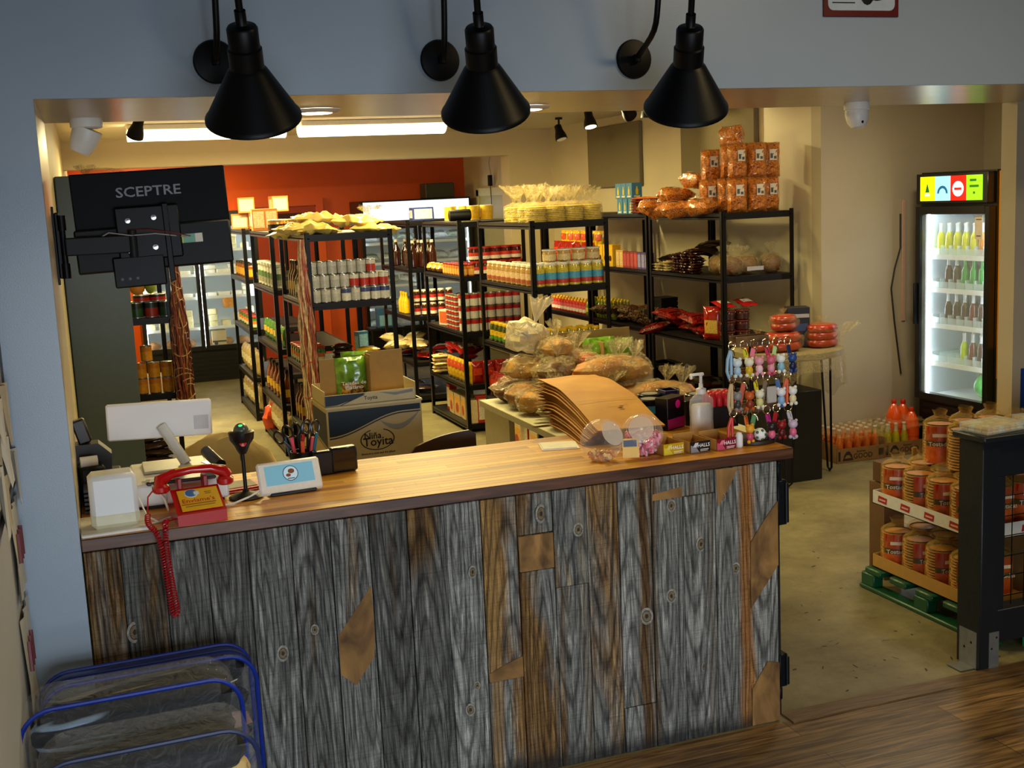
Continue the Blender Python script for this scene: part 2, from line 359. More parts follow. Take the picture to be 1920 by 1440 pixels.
# ================================================================ COUNTER
def barnwood():
    m = bpy.data.materials.new('weathered_barn_planks'); m.use_nodes = True; nt = m.node_tree; N = nt.nodes; L = nt.links
    b = N['Principled BSDF']; b.inputs['Roughness'].default_value = .8; b.inputs['Specular IOR Level'].default_value = .25
    tc = N.new('ShaderNodeTexCoord'); at = N.new('ShaderNodeAttribute'); at.attribute_name = 'plank'
    sep = N.new('ShaderNodeSeparateXYZ'); L.new(at.outputs['Vector'], sep.inputs[0])
    # offset coordinates per plank
    comb = N.new('ShaderNodeCombineXYZ'); mul = N.new('ShaderNodeMath'); mul.operation = 'MULTIPLY'; mul.inputs[1].default_value = 37.
    L.new(sep.outputs['X'], mul.inputs[0]); L.new(mul.outputs[0], comb.inputs['Z']); L.new(mul.outputs[0], comb.inputs['X'])
    add = N.new('ShaderNodeVectorMath'); add.operation = 'ADD'; L.new(tc.outputs['Object'], add.inputs[0]); L.new(comb.outputs[0], add.inputs[1])
    def noise(scale, st, det=5, dist=0, rough=.6):
        mp = N.new('ShaderNodeMapping'); mp.inputs['Scale'].default_value = st; L.new(add.outputs[0], mp.inputs['Vector'])
        n = N.new('ShaderNodeTexNoise'); n.inputs['Scale'].default_value = scale; n.inputs['Detail'].default_value = det; n.inputs['Distortion'].default_value = dist; n.inputs['Roughness'].default_value = rough
        L.new(mp.outputs[0], n.inputs['Vector']); return n
    def ramp(src, stops):
        r = N.new('ShaderNodeValToRGB'); e = r.color_ramp.elements
        e[0].position, e[0].color = stops[0][0], (*lin(stops[0][1]), 1); e[1].position, e[1].color = stops[-1][0], (*lin(stops[-1][1]), 1)
        for p, c in stops[1:-1]: q = e.new(p); q.color = (*lin(c), 1)
        L.new(src, r.inputs['Fac']); return r
    def mixc(f, a, bb, mode='MIX', fac=None):
        x = N.new('ShaderNodeMix'); x.data_type = 'RGBA'; x.blend_type = mode
        if f is not None: L.new(f, x.inputs[0])
        else: x.inputs[0].default_value = fac
        L.new(a, x.inputs[6]); L.new(bb, x.inputs[7]); return x.outputs[2]
    grain = noise(6, (7, 1, .42), 9, 2.2, .68)
    # cathedral rings: a stretched wave, bent by noise
    ac = N.new('ShaderNodeAttribute'); ac.attribute_name = 'plank_origin'; vs_ = N.new('ShaderNodeVectorMath'); vs_.operation = 'SUBTRACT'; L.new(tc.outputs['Object'], vs_.inputs[0]); L.new(ac.outputs['Vector'], vs_.inputs[1])
    mp = N.new('ShaderNodeMapping'); mp.inputs['Scale'].default_value = (1, 1, .085); L.new(vs_.outputs[0], mp.inputs['Vector'])
    wv = N.new('ShaderNodeTexWave'); wv.wave_type = 'RINGS'; wv.rings_direction = 'Y'; wv.inputs['Scale'].default_value = 22; wv.inputs['Distortion'].default_value = 3.2; wv.inputs['Detail'].default_value = 3; wv.inputs['Detail Scale'].default_value = 1.2
    L.new(mp.outputs[0], wv.inputs['Vector'])
    saw = noise(7, (1.2, 1, 16), 3, 1.0)
    grey = ramp(grain.outputs['Fac'], [(.30, '2c2c2c'), (.42, '62625e'), (.55, '8c8c86'), (.70, 'c4c2ba')])
    brn = ramp(grain.outputs['Fac'], [(.28, '241609'), (.45, '6b4d2c'), (.58, '9a7645'), (.75, 'c4a877')])
    wr = ramp(wv.outputs['Color'], [(0, '6a6a6a'), (.22, 'd8d8d8'), (1, 'ffffff')])
    blob = noise(1.6, (2.4, 1, .38), 4, .6)
    blobr = N.new('ShaderNodeMath'); blobr.operation = 'ADD'; L.new(blob.outputs['Fac'], blobr.inputs[0]); L.new(sep.outputs['Y'], blobr.inputs[1])
    br2 = N.new('ShaderNodeMapRange'); br2.inputs[1].default_value = .54; br2.inputs[2].default_value = .64; L.new(blobr.outputs[0], br2.inputs[0])
    base = mixc(br2.outputs[0], grey.outputs[0], brn.outputs[0])
    # named streaks of bare and stained wood that follow single planks
    sx = N.new('ShaderNodeSeparateXYZ'); L.new(tc.outputs['Object'], sx.inputs[0])
    wob = noise(2.2, (.4, 1, 1.2), 3); wm = N.new('ShaderNodeMath'); wm.operation = 'MULTIPLY_ADD'; wm.inputs[1].default_value = .05; L.new(wob.outputs['Fac'], wm.inputs[0]); L.new(sx.outputs['X'], wm.inputs[2])
    wx = N.new('ShaderNodeMath'); wx.operation = 'SUBTRACT'; wx.inputs[1].default_value = .025; L.new(wm.outputs[0], wx.inputs[0])
    streaks = [(.088, .020, 'a5814c', .75), (.19, .016, '6b4a26', .7), (.653, .020, '3a2208', .95), (.69, .012, '5d4322', .6), (.92, .01, '8a8274', .4), (1.07, .026, 'b2712a', .9), (1.292, .012, '2d1806', .95), (1.312, .013, 'a0622a', .9), (1.452, .018, '7d4a20', .7), (1.58, .024, 'b39a66', .75), (1.63, .012, '4a3318', .6), (1.715, .02, '6b5034', .5), (1.99, .018, '8d6536', .75), (2.075, .018, '8f7248', .55), (2.12, .012, '6f5230', .5), (.42, .014, '8b7f66', .4)]
    cur = base
    for x0, wd, col, amt in streaks:
        s1 = N.new('ShaderNodeMath'); s1.operation = 'SUBTRACT'; s1.inputs[1].default_value = x0; L.new(wx.outputs[0], s1.inputs[0])
        ab = N.new('ShaderNodeMath'); ab.operation = 'ABSOLUTE'; L.new(s1.outputs[0], ab.inputs[0])
        mr = N.new('ShaderNodeMapRange'); mr.inputs[1].default_value = wd*1.5; mr.inputs[2].default_value = wd*.6; mr.inputs[3].default_value = 0; mr.inputs[4].default_value = amt; L.new(ab.outputs[0], mr.inputs[0])
        rgb = N.new('ShaderNodeRGB'); rgb.outputs[0].default_value = (*lin(col), 1)
        g2 = mixc(None, rgb.outputs[0], brn.outputs[0], 'MIX', .35)
        cur = mixc(mr.outputs[0], cur, g2)
    cur = mixc(None, cur, wr.outputs[0], 'MULTIPLY', .7)
    fine = noise(26, (9, 1, .35), 6, .6, .75); fr_ = ramp(fine.outputs['Fac'], [(.32, '3a3a38'), (.47, 'c8c8c6'), (.62, 'ffffff')]); cur = mixc(None, cur, fr_.outputs[0], 'MULTIPLY', .75)
    sr = ramp(saw.outputs['Fac'], [(.34, '9a9a9a'), (.44, 'ffffff'), (.7, 'ffffff')])
    cur = mixc(None, cur, sr.outputs[0], 'MULTIPLY', .28)
    # tone of each plank
    tn = N.new('ShaderNodeMapRange'); tn.inputs[3].default_value = .68; tn.inputs[4].default_value = 1.5; L.new(sep.outputs['Z'], tn.inputs[0])
    hs = N.new('ShaderNodeHueSaturation'); L.new(cur, hs.inputs['Color']); L.new(tn.outputs[0], hs.inputs['Value'])
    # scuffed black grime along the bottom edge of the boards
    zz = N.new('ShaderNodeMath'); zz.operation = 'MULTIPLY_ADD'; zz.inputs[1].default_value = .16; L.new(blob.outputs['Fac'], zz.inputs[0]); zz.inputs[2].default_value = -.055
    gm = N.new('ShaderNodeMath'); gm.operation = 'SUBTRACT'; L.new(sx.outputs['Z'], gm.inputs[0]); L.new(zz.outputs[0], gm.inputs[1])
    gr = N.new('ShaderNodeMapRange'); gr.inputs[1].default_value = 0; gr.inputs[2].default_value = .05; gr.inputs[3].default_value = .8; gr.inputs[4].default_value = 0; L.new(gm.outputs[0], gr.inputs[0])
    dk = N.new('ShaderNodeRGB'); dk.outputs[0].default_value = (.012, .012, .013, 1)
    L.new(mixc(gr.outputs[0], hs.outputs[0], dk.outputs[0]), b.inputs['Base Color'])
    bp = N.new('ShaderNodeBump'); bp.inputs['Strength'].default_value = .9; bp.inputs['Distance'].default_value = .006
    sm = N.new('ShaderNodeMath'); sm.operation = 'ADD'; L.new(grain.outputs['Fac'], sm.inputs[0]); L.new(saw.outputs['Fac'], sm.inputs[1])
    L.new(sm.outputs[0], bp.inputs['Height']); L.new(bp.outputs[0], b.inputs['Normal'])
    return m
BARN = barnwood()
BROWNP = M2('bare_brown_wood', '4f3416', 'a0763e', 9, (1, 1, .5), .3, .7, .8, .5, 7, 1.2)
def counter():
    t = thing('service_counter', 'long service counter clad in weathered barn boards with wooden top', 'counter', (1.2, .3, 0))
    ox, oy = 1.2, .3
    B = [0.004, .109, .233, .362, .488, .623, .749, .875, 1.003, 1.13, 1.257, 1.384, 1.515, 1.64, 1.761, 1.888, 2.012, 2.142, 2.279, 2.402]
    splits = {11: [.863, .735], 12: [.66], 10: [.362], 16: [.92], 14: [.17]}
    rnd = random.Random(5); m = MB(); pl = []
    tones = [.45, .35, .5, .35, .55, .45, .5, .25, .35, .75, .7, .55, .5, .6, .75, .55, .65, .6, .75]
    browns = [.03, .02, .02, -.08, -.03, .04, -.1, -.04, .03, -.06, .0, .05, .02, .06, -.08, -.02, -.02, -.08, -.06]
    for i in range(19):
        a, b = B[i], B[i+1]; zs = [0]+sorted(splits.get(i, []))+[1.006]
        for k in range(len(zs)-1):
            d = rnd.uniform(-.0025, .003); n0 = len(m.f); sv = len(m.v)
            m.box(a-ox+.0016, b-ox-.0016, -oy-d, -oy+.018, zs[k]+.001, zs[k+1]-.001, 0, .0016)
            tt = max(0, min(1, .5+(tones[i]-.5)*2.0+rnd.uniform(-.12, .12))); pl.append((len(m.v)-sv, rnd.random(), browns[i]+(.02*k), tt, (a+b)/2-ox+rnd.uniform(-.03, .03), rnd.uniform(-.3, 1.3)))
    o = m.build('board_cladding', BARN, t, False)
    ca = o.data.attributes.new('plank', 'FLOAT_VECTOR', 'POINT'); vals = []
    for n, a, b, c, *_ in pl: vals += [a, b, c]*n
    ca.data.foreach_set('vector', vals)
    ca = o.data.attributes.new('plank_origin', 'FLOAT_VECTOR', 'POINT'); vals = []
    for n, a, b, c, px, pz in pl: vals += [px, -oy, pz]*n
    ca.data.foreach_set('vector', vals)
    # bare brown patches where older boards were once covered
    P = [[(.871, .772), (.811, .694), (.752, .619), (.751, .486), (.8, .441), (.866, .529), (.872, .6)], [(2.40, .855), (2.35, .80), (2.284, .713), (2.283, .463), (2.40, .613)],
         [(2.146, 1.004), (2.235, 1.003), (2.201, .935), (2.152, .866)], [(1.387, .861), (1.512, .861), (1.512, .737), (1.387, .737)],
         [(1.26, .395), (1.32, .42), (1.382, .438), (1.382, .364), (1.26, .364)], [(1.893, .945), (1.95, .952), (2.01, .961), (2.01, .922), (1.891, .922)],
         [(2.35, .244), (2.40, .232), (2.40, .003), (2.282, .003), (2.284, .149)]]
    q = MB()
    for p in P: q.prism([(x-ox, z) for x, z in p], -oy-.0042, -oy-.0005, 0)
    q.build('bare_wood_patch', BROWNP, o, False)['kind'] = 'stuff'
    kn = [(1.217, .764, .02), (1.471, .932, .03), (1.607, .857, .022), (1.966, .895, .021), (2.08, .737, .026), (1.957, .562, .024), (2.222, .626, .02), (2.174, .899, .014), (1.858, .503, .028), (1.213, .362, .014), (2.08, .272, .015), (.128, .738, .03), (.57, .591, .024), (.677, .653, .016), (1.185, .28, .02)]
    q = MB()
    for i, (x, z, r) in enumerate(kn):
        q.T = T(x-ox, -oy, z, PI/2, 0, rnd.uniform(-.4, .4), (r*.85, r*1.15, 1))
        q.lathe([(1, .0028), (.85, .0042), (.70, .0040)], 18, 0, False); q.lathe([(.70, .0040), (.62, .0043)], 18, 1, False); q.lathe([(.62, .0043), (.3, .0046), (.26, .0040)], 18, 2, False); q.lathe([(.26, .0040), (.0, .0040)], 14, 1, False)
    q.build('knot', [M('86837a', .85, 0, .4, 120), M('33281c', .9, 0, .3), M('6e6048', .85, 0, .5, 160)], o)['kind'] = 'stuff'
    # carcase behind the boards
    cb = MB(); cb.box(0.02-ox, 2.39-ox, .021-oy, .60-oy, .06, 1.008, 0); cb.build('cabinet_body', M('1b1815', .7), t, False)
    # worktop: walnut edge, butcher block strips
    TOP = M2('oiled_butcher_block', 'cc8a22', 'e6ae3c', 3, (.7, 16, 8), .25, .75, .42, .06, 5, .4)
    EDG = M2('walnut_edge', '3a2113', '6b4329', 3, (1.4, 20, 14), .3, .7, .4, .1, 5, .5)
    w = MB(); w.box(0.002-ox, 2.468-ox, -.006-oy, .655-oy, 1.009, 1.049, 0, .003)
    for i, f in enumerate(w.f):
        pass
    top = w.build('worktop', [TOP, EDG], t)
    for p in top.data.polygons:
        if abs(p.normal.z) < .9: p.material_index = 1
    # strips of slightly different wood in the top
    s = MB(); r2 = random.Random(3); y = -.003-oy; k = 0
    while y < .645-oy:
        x = .004-ox
        while x < 2.462-ox:
            l = r2.uniform(.25, .7); x2 = min(x+l, 2.464-ox); s.box(x, x2-.0006, y, min(y+.038, .653-oy)-.0006, 1.0488, 1.0496, r2.choice([0, 1, 2, 1, 0, 3])); x = x2
        y += .039
    def wood(n, a, b): return M2(n, a, b, 4, (.8, 18, 1), .3, .7, .42, .05, 4, .4)
    s.build('block_strip', [wood('maple_strip', 'c8841c', 'e0a434'), wood('golden_strip', 'b87826', 'd69434'), wood('honey_strip', 'd6982c', 'ecb644'), wood('brown_strip', '8f5a22', 'b57a30')], top, False)['kind'] = 'stuff'
    # black hinge post and latches at the right end
    for z0, z1, wd in ((.93, 1.0, .02), (.76, .93, .040), (.13, .26, .036), (.08, .13, .014)):
        g = MB(); g.box(2.403-ox, 2.403+wd-ox, .0-oy, .05-oy, z0, z1, 0, .004)
        if wd > .03: g.cyl(2.403+wd-.004-ox, .0-oy, z0+.01, z1-.012, .009, 10)
        g.build('gate_hinge', M('0a0f14', .4, .4), t)
    g = MB(); g.box(2.402-ox, 2.412-ox, .005-oy, .05-oy, .02, 1.0, 0); g.build('end_strip', M('0c0d0f', .5), t, False)
counter()
# ================================================================ RACKS
LV = (1.815, 1.355, .875, .415, .075)
RBLK = M('0d0d0e', .35, .5, .15); RLIP = M('16161a', .4, .5, .1)
def rack(lb, x0, x1, y0, y1, levels=LV, group='black steel shelving racks', h=1.83):
    t = thing('shelving_rack', lb, 'shelving rack', ((x0+x1)/2, (y0+y1)/2, 0), 0, group); W, D = (x1-x0)/2, (y1-y0)/2
    for sx in (-1, 1):
        for sy in (-1, 1):
            p = MB(); cx, cy = sx*W, sy*D; q = .034
            p.box(min(cx, cx-sx*q), max(cx, cx-sx*q), min(cy, cy-sy*.004), max(cy, cy-sy*.004), 0, h); p.box(min(cx, cx-sx*.004), max(cx, cx-sx*.004), min(cy, cy-sy*q), max(cy, cy-sy*q), 0, h)
            p.build('post', RBLK, t, False)
    for z in levels:
        s = MB(); e = .006
        s.box(-W+e, W-e, -D+e, D-e, z-.012, z-.002, 0)
        for a, b, c, d in ((-W+.02, W-.02, -D+.002, -D+.016), (-W+.02, W-.02, D-.016, D-.002), (-W+.002, -W+.016, -D+.02, D-.02), (W-.016, W-.002, -D+.02, D-.02)):
            s.box(a, b, c, d, z-.045, z, 1); s.box(a, b, c-.002 if c < 0 else c, d+.002 if d > 0 else d, z-.029, z-.022, 1)
        s.build('shelf', [M('19130f', .5, 0, .1), RLIP], t, False)
    return t
XA, XB, XC = 1.46, 3.05, 4.42
rack('black steel rack nearest on the left, silver cans on its upper shelf', XA, XA+.6, 4.26, 5.42)
rack('black steel rack second in the left row behind the silver cans', XA, XA+.6, 5.88, 7.1)
rack('black steel rack farthest back in the left row near the cheese cooler', XA, XA+.6, 7.66, 8.88)
rack('black steel rack topped with yellow tortilla bags, nearest in the centre row', XB, XB+.6, 4.22, 5.44)
rack('black steel rack second in the centre row, stacked red and white cans', XB, XB+.6, 5.97, 7.12)
rack('black steel rack farthest in the centre row, brown bottles on upper shelf', XB, XB+.6, 7.7, 8.86)
rack('black steel rack at right wall, orange snack bags piled on top', XC, XC+.6, 3.94, 5.14)
rack('black steel rack middle of the right wall under blue bottle boxes', XC, XC+.6, 5.17, 6.37)
rack('black steel rack farthest along the right wall with red bags', XC, XC+.6, 6.42, 7.62)
rack('black steel rack beside the grey cabinet with green cans and coffee bags', .02, .62, 5.0, 6.2, (1.8, 1.28, .74, .2))

# ---------------------------------------------------------------- product shapes
METAL = M('b9b9b4', .28, .9, .05)
def can_make(name, col, band, lb, cat='can', r=.034, h=.09, top=METAL):
    def f():
        m = MB(); m.lathe([(r*.9, 0), (r, .002), (r, .006)], 14, 1); m.lathe([(r*.985, .006), (r*.985, h*.62)], 14, 0, False); m.lathe([(r*.985, h*.62), (r*.985, h-.006)], 14, 2, False)
        m.lathe([(r, h-.006), (r, h-.001), (r*.92, h), (r*.9, h-.003), (0.0005, h-.003)], 14, 1)
        o = m.build(name, [M(col, .35, 0, .15, 60), top, M(band, .35, 0, .15, 60)]); tag(o, 'x', cat); return o
    return Proto(f)
def jar_make(name, content, label, lid, band=None, r=.044, h=.17, cat='jar', parts=True, neck=.8):
    def f():
        t = thing(name, 'x', cat)
        b = MB(); b.lathe([(r*.85, 0), (r, .006), (r, h*.74), (r*.95, h*.80), (r*neck, h*.87), (r*neck, h*.92)], 18, 0); b.build('jar_body', M(content, .12, 0, .35, 70, coat=.6), t)
        l = MB(); l.lathe([(r*1.012, h*.12), (r*1.012, h*.30)], 18, 1, False); l.lathe([(r*1.012, h*.30), (r*1.012, h*.58)], 18, 0, False)
        l.build('jar_label', [M(label, .4, 0, .2, 80), M(band or label, .4, 0, .2, 80)], t)
        c = MB(); c.lathe([(r*neck*1.06, h*.88), (r*neck*1.1, h*.89), (r*neck*1.1, h*.985), (r*neck, h)], 18, 0); c.build('lid', M(lid, .35), t)
        return t
    def g():
        b = MB(); b.lathe([(r*.85, 0), (r, .006), (r, h*.74), (r*.95, h*.80), (r*neck, h*.87)], 14, 0)
        b.lathe([(r*1.012, h*.12), (r*1.012, h*.35)], 14, 3, False); b.lathe([(r*1.012, h*.35), (r*1.012, h*.6)], 14, 1, False)
        b.lathe([(r*neck*1.08, h*.87), (r*neck*1.08, h*.98), (r*neck, h)], 14, 2)
        o = b.build(name, [M(content, .15, 0, .3, 70, coat=.5), M(label, .4, 0, .2, 80), M(lid, .35), M(band or label, .4, 0, .2, 80)]); tag(o, 'x', cat); return o
    return Proto(f if parts else g)
def bottle_make(name, liquid, label, cap, r=.036, h=.24, cat='bottle', empty=None):
    def f():
        t = thing(name, 'x', cat)
        b = MB(); b.lathe([(r*.8, 0), (r, .008), (r, h*.5), (r*.9, h*.6), (r*.45, h*.75), (r*.36, h*.84), (r*.36, h*.93)], 14, 0)
        b.build('bottle_body', M(liquid, .1, 0, .15, 40, coat=.8, alpha=1), t)
        if label:
            l = MB(); l.lathe([(r*1.01, h*.18), (r*1.01, h*.42)], 14, 0, False); l.build('bottle_label', M(label, .4, 0, .25, 90), t)
        c = MB(); c.lathe([(r*.42, h*.90), (r*.42, h*.99), (r*.3, h)], 12, 0); c.build('cap', M(cap, .35), t)
        return t
    return Proto(f)
def pillow(mb, w, h, d, m=0, seed=0, amp=.006, nx=10, ny=12, edge=.6, org=(0, 0, 0), ms=1):
    vs = []; fs = []
    for side in (-1, 1):
        for j in range(ny+1):
            for i in range(nx+1):
                u, v = -1+2*i/nx, -1+2*j/ny
                tt = d/2*max(0, 1-abs(u)**2.6)**.6*max(0, 1-abs(v)**3.2)**edge
                n = mnoise.noise(Vector((u*2.2+seed*5.1, v*2.2-seed*3.3, side*2.0)))*amp*(2 if tt > d*.1 else .7)
                n2 = mnoise.noise(Vector((u*7+seed, v*7, side*3+5)))*amp*.6
                vs.append((org[0]+u*w/2*(1-.05*(1-v*v)*abs(u)), org[1]+side*(tt+max(-tt*.5, n+n2)), org[2]+(v+1)*h/2+n*.5))
    N = (nx+1)*(ny+1)
    for j in range(ny):
        for i in range(nx):
            a = j*(nx+1)+i; fs.append((a, a+1, a+nx+2, a+nx+1)); b = a+N; fs.append((b, b+nx+1, b+nx+2, b+1))
    for j in range(ny):
        a = j*(nx+1); fs.append((a, a+nx+1, a+nx+1+N, a+N)); a += nx; fs.append((a, a+N, a+nx+1+N, a+nx+1))
    for i in range(nx): fs.append((i, i+N, i+1+N, i+1)); a = ny*(nx+1)+i; fs.append((a, a+1, a+1+N, a+N))
    return mb.add(vs, fs, m)
def ruffle(mb, c, r, h, m=0, seed=0, n=26, lean=(0, 0), k=7):
    # gathered neck of a tied plastic bag: pinched at the base, fanned at the top
    prof = [(.22, 0), (.16, .12), (.3, .3), (.6, .55), (.85, .8), (1, 1)]; vs = []; fs = []
    for a, z in prof:
        for i in range(n):
            th = 2*PI*i/n; w = 1+(.45*math.sin(th*k+seed)+.5*mnoise.noise(Vector((math.cos(th)*2+seed, math.sin(th)*2, z*3))))*min(1, z*1.6)
            zz = z+.28*z*mnoise.noise(Vector((math.cos(th)*3, math.sin(th)*3+seed, 4)))
            vs.append((c[0]+r*a*w*math.cos(th)+lean[0]*zz*h, c[1]+r*a*w*math.sin(th)*.6+lean[1]*zz*h, c[2]+zz*h))
    for j in range(len(prof)-1):
        for i in range(n): q = (i+1) % n; fs.append((j*n+i, j*n+q, (j+1)*n+q, (j+1)*n+i))
    return mb.add(vs, fs, m)
def packet_make(name, col, band, w=.14, h=.2, d=.05, cat='snack bag', bandz=(.35, .65), gloss=.2, text=None, tcol='ffffff', seed=1, mats=None, sticker=False):
    def f():
        t = thing(name, 'x', cat)
        m = MB(); pillow(m, w, h, d, 0, seed); m.build('bag', mats or M(col, gloss, 0, .25, 25, coat=.4), t)
        b = MB(); z0, z1 = bandz[0]*h, bandz[1]*h; k = .62 if not sticker else .36
        N = 6; vs = []; fs = []
        for j in range(3):
            for i in range(N+1):
                u = -1+2*i/N; v = (z0+(z1-z0)*j/2)/h*2-1; uu = u*k; tt = d/2*max(0, 1-abs(uu)**2.6)**.6*max(0, 1-abs(v)**3.2)**.6+.005
                vs.append((uu*w/2, -tt, (v+1)*h/2))
        for j in range(2):
            for i in range(N): a = j*(N+1)+i; fs.append((a, a+1, a+N+2, a+N+1))
        b.add(vs, fs, 0)
        if text: b.text(text, FRONT(0, -d/2-.0065, (z0+z1)/2), (z1-z0)*.55, 1)
        b.build('printed_label', [M(band, .4, 0, .3, 120), M(tcol, .4, 0, 0)], t)
        return t
    return Proto(f)
def box_make(name, col, front, w=.09, h=.16, d=.05, cat='box', text=None, tcol='ffffff', disc=None):
    def f():
        t = thing(name, 'x', cat); m = MB(); m.box(-w/2, w/2, -d/2, d/2, 0, h, 0, .0015); m.build('carton', M(col, .5, 0, .08, 40), t, False)
        p = MB(); p.box(-w*.42, w*.42, -d/2-.0008, -d/2+.0005, h*.12, h*.88, 0)
        if disc: p.T = T(0, -d/2-.0012, h*.38, PI/2); p.lathe([(w*.26, -.0004), (w*.26, .0006)], 16, 1); p.T = Matrix()
        if text: p.text(text, FRONT(0, -d/2-.0015, h*.68), w*.26, 2)
        p.box(-d*0-w/2-.0008, -w/2+.0005, -d*.4, d*.4, h*.2, h*.8, 0)
        p.build('printed_panel', [M(front, .45, 0, .25, 90), M(disc or front, .4), M(tcol, .4, 0, 0)], t, False); return t
    return Proto(f)
R = random.Random(11)
J = lambda a: R.uniform(-a, a)
def ords(i): return ORD[i] if i < 20 else 'number %d' % (i+1)
def row(pr, n, start, step, rz, lfn, group, jit=.003, rj=.3, sc=None, i0=0):
    for i in range(n):
        pr((start[0]+step[0]*i+J(jit), start[1]+step[1]*i+J(jit), start[2]+step[2]*i), rz+J(rj), lfn(i+i0), group, sc)

# ---------------------------------------------------------------- left row, nearest rack
z = LV[1]+.001
silver = can_make('tin_can', 'b9b9b6', 'c9c8c4', 'x'); silver2 = can_make('tin_can', 'b7302a', 'd6d2ca', 'x'); silver3 = can_make('tin_can', 'd8d6d0', '3c4a86', 'x')
for d in range(4):
    for lvl in range(d+1 if d < 3 else 3):
        for i in range(8 if lvl < 2 else 7):
            x = XA+.060+.0685*i+(.01 if lvl else 0); y = 4.315+.07*d
            pr = silver
            if lvl == 0 and d == 0 and i in (3, 5, 6, 7): pr = silver3
            if lvl >= 1 and d == 1 and i in (4, 5, 6, 7): pr = silver2
            if lvl == 2 and i > 5: pr = silver2
            c = {silver: 'plain silver', silver2: 'red-labelled', silver3: 'blue-marked'}[pr]
            pr((x+J(.002), y+J(.002), z+.0905*lvl), J(3), '%s tin can, %s from left, tier %s, row %s from front, left rack' % (c, ords(i), ('one', 'two', 'three')[lvl], ('one', 'two', 'three', 'four')[d]), 'tin cans on the nearest left rack')
sauce = bottle_make('sauce_bottle', '5a1208', 'd8b56a', '1c1a18', .038, .26); soy = bottle_make('sauce_bottle', '1c0d0a', 'dfe0ea', 'e8e8e8', .040, .23)
for i in range(3): sauce((XA+.07, 5.30-.1*i, z), 1.2, '%s tall dark red sauce bottle from back, open left side of nearest rack' % ords(i).capitalize(), 'sauce bottles')
for i in range(3): soy((XA+.06, 4.93-.09*i, z), .5, '%s dark bottle with pale blue label from back, beside the silver cans' % ords(i).capitalize(), 'dark labelled bottles')
for i in range(4): soy((XA+.16+.09*i, 5.3, z), .5, 'dark bottle with white cap behind the silver cans, %s from left' % ords(i), 'dark labelled bottles')
# flat pale packs on top
flat = Proto(lambda: (lambda t: t)(tag((lambda m: (pillow(m, .25, .30, .06, 0, 3, .022), m.build('flat_bread_pack', M('eed27a', .35, 0, .10, 18, coat=.5, bump=.3, bscale=30)))[1])(MB()), 'x', 'bread pack')))
fl2 = [(1.56, 4.42, 1.835, .3), (1.70, 4.40, 1.838, 1.0), (1.90, 4.36, 1.835, -.7), (1.62, 4.60, 1.875, 2.0), (1.82, 4.52, 1.885, -.2), (1.98, 4.48, 1.88, .6), (1.76, 4.68, 1.92, 1.5), (1.60, 4.85, 1.835, .8)]
pos = ['at left front corner', 'at the middle front edge', 'at right front corner', 'lying over the left corner', 'topmost in the middle', 'slumped over the right post', 'behind the topmost one', 'farthest back at left']
for i, (x, y, zz, a) in enumerate(fl2): flat((x, y, zz), 0, 'pale yellow flat bread in plastic %s of nearest left rack top' % pos[i], 'flat breads in plastic on the nearest left rack', None, (-PI/2+J(.12), J(.12), a))
f2 = MB(); ruffle(f2, (0, 0, 0), .07, .09, 0, 2); tag(f2.build('plastic_bag', FILM, None, True, (2.0, 4.6, 1.9)), 'clear knotted plastic bag end at right of the pale flat breads', 'plastic bag')
# middle shelf near end
z = LV[2]+.001
ypk = packet_make('snack_packet', 'd9a91c', '7a4a10', .17, .10, .035, 'packet', (.3, .7)); dpk = packet_make('snack_packet', '2a1710', 'b03020', .15, .10, .035, 'packet', (.3, .7))
for i in range(4): ypk((XA+.42, 4.40, z+.018+.034*i), 0, 'flat yellow packet, %s from bottom of stack on nearest left rack' % ords(i), 'yellow packets in a stack', None, (-PI/2, 0, J(.15)))
for i in range(5): dpk((XA+.24, 4.42, z+.018+.034*i), 0, 'flat dark brown packet, %s from bottom of stack beside yellow packets' % ords(i), 'dark packets in a stack', None, (-PI/2, 0, J(.15)))
teal = box_make('drink_carton', '2e6a94', '86b8cc', .09, .17, .06, 'carton'); 
teal((2.02-.02, 5.2, z), .4, 'blue carton standing at the right rear of nearest left rack middle shelf')
cup = jar_make('soup_cup', '3d7a2c', 'e6812a', 'b83a24', 'd8d2b8', .044, .12, 'cup', False, .98)
for i in range(5):
    for k in range(2): cup((XA+.06+.095*k, 5.30-.1*i, z), J(.5), 'green and orange soup cup with red lid, %s from back, %s row, nearest left rack' % (ords(i), ('outer', 'inner')[k]), 'green soup cups')
# lower shelf: red-lidded pale jars behind the carton
z = LV[3]+.001
mayo = jar_make('cream_jar', 'e6d3a0', 'e8dcb8', 'b3241c', 'c9a24a', .042, .16, 'jar', False, .84)
for d in range(2):
    for i in range(6): mayo((XA+.075+.09*i, 4.33+.095*d, z), J(.4), 'cream-coloured jar with red lid, %s from left, %s row behind the big carton' % (ords(i), ('front', 'second')[d]), 'red-lidded cream jars')
    for i in range(6): mayo((XA+.075+.09*i, 4.33+.095*d, z+.162), J(.4), 'cream-coloured jar with red lid in upper tier, %s from left, %s row' % (ords(i), ('front', 'second')[d]), 'red-lidded cream jars')
oil = bottle_make('oil_bottle', '6b2410', 'e0b02c', '17120e', .045, .27)
for i in range(3): oil((XA+.07, 5.32-.12*i, z), 1.3, 'brown bottle with yellow label, %s from back, lower shelf of left row' % ords(i), 'yellow-labelled bottles')
gb = bottle_make('salsa_bottle', '2c6a24', 'c4342a', 'e8e4d8', .036, .2)
for i in range(4): gb((XA+.07, 4.9-.1*i, z), 1.3, 'green and red salsa bottle, %s from back, lower left side of nearest rack' % ords(i), 'salsa bottles')
z = LV[4]+.001
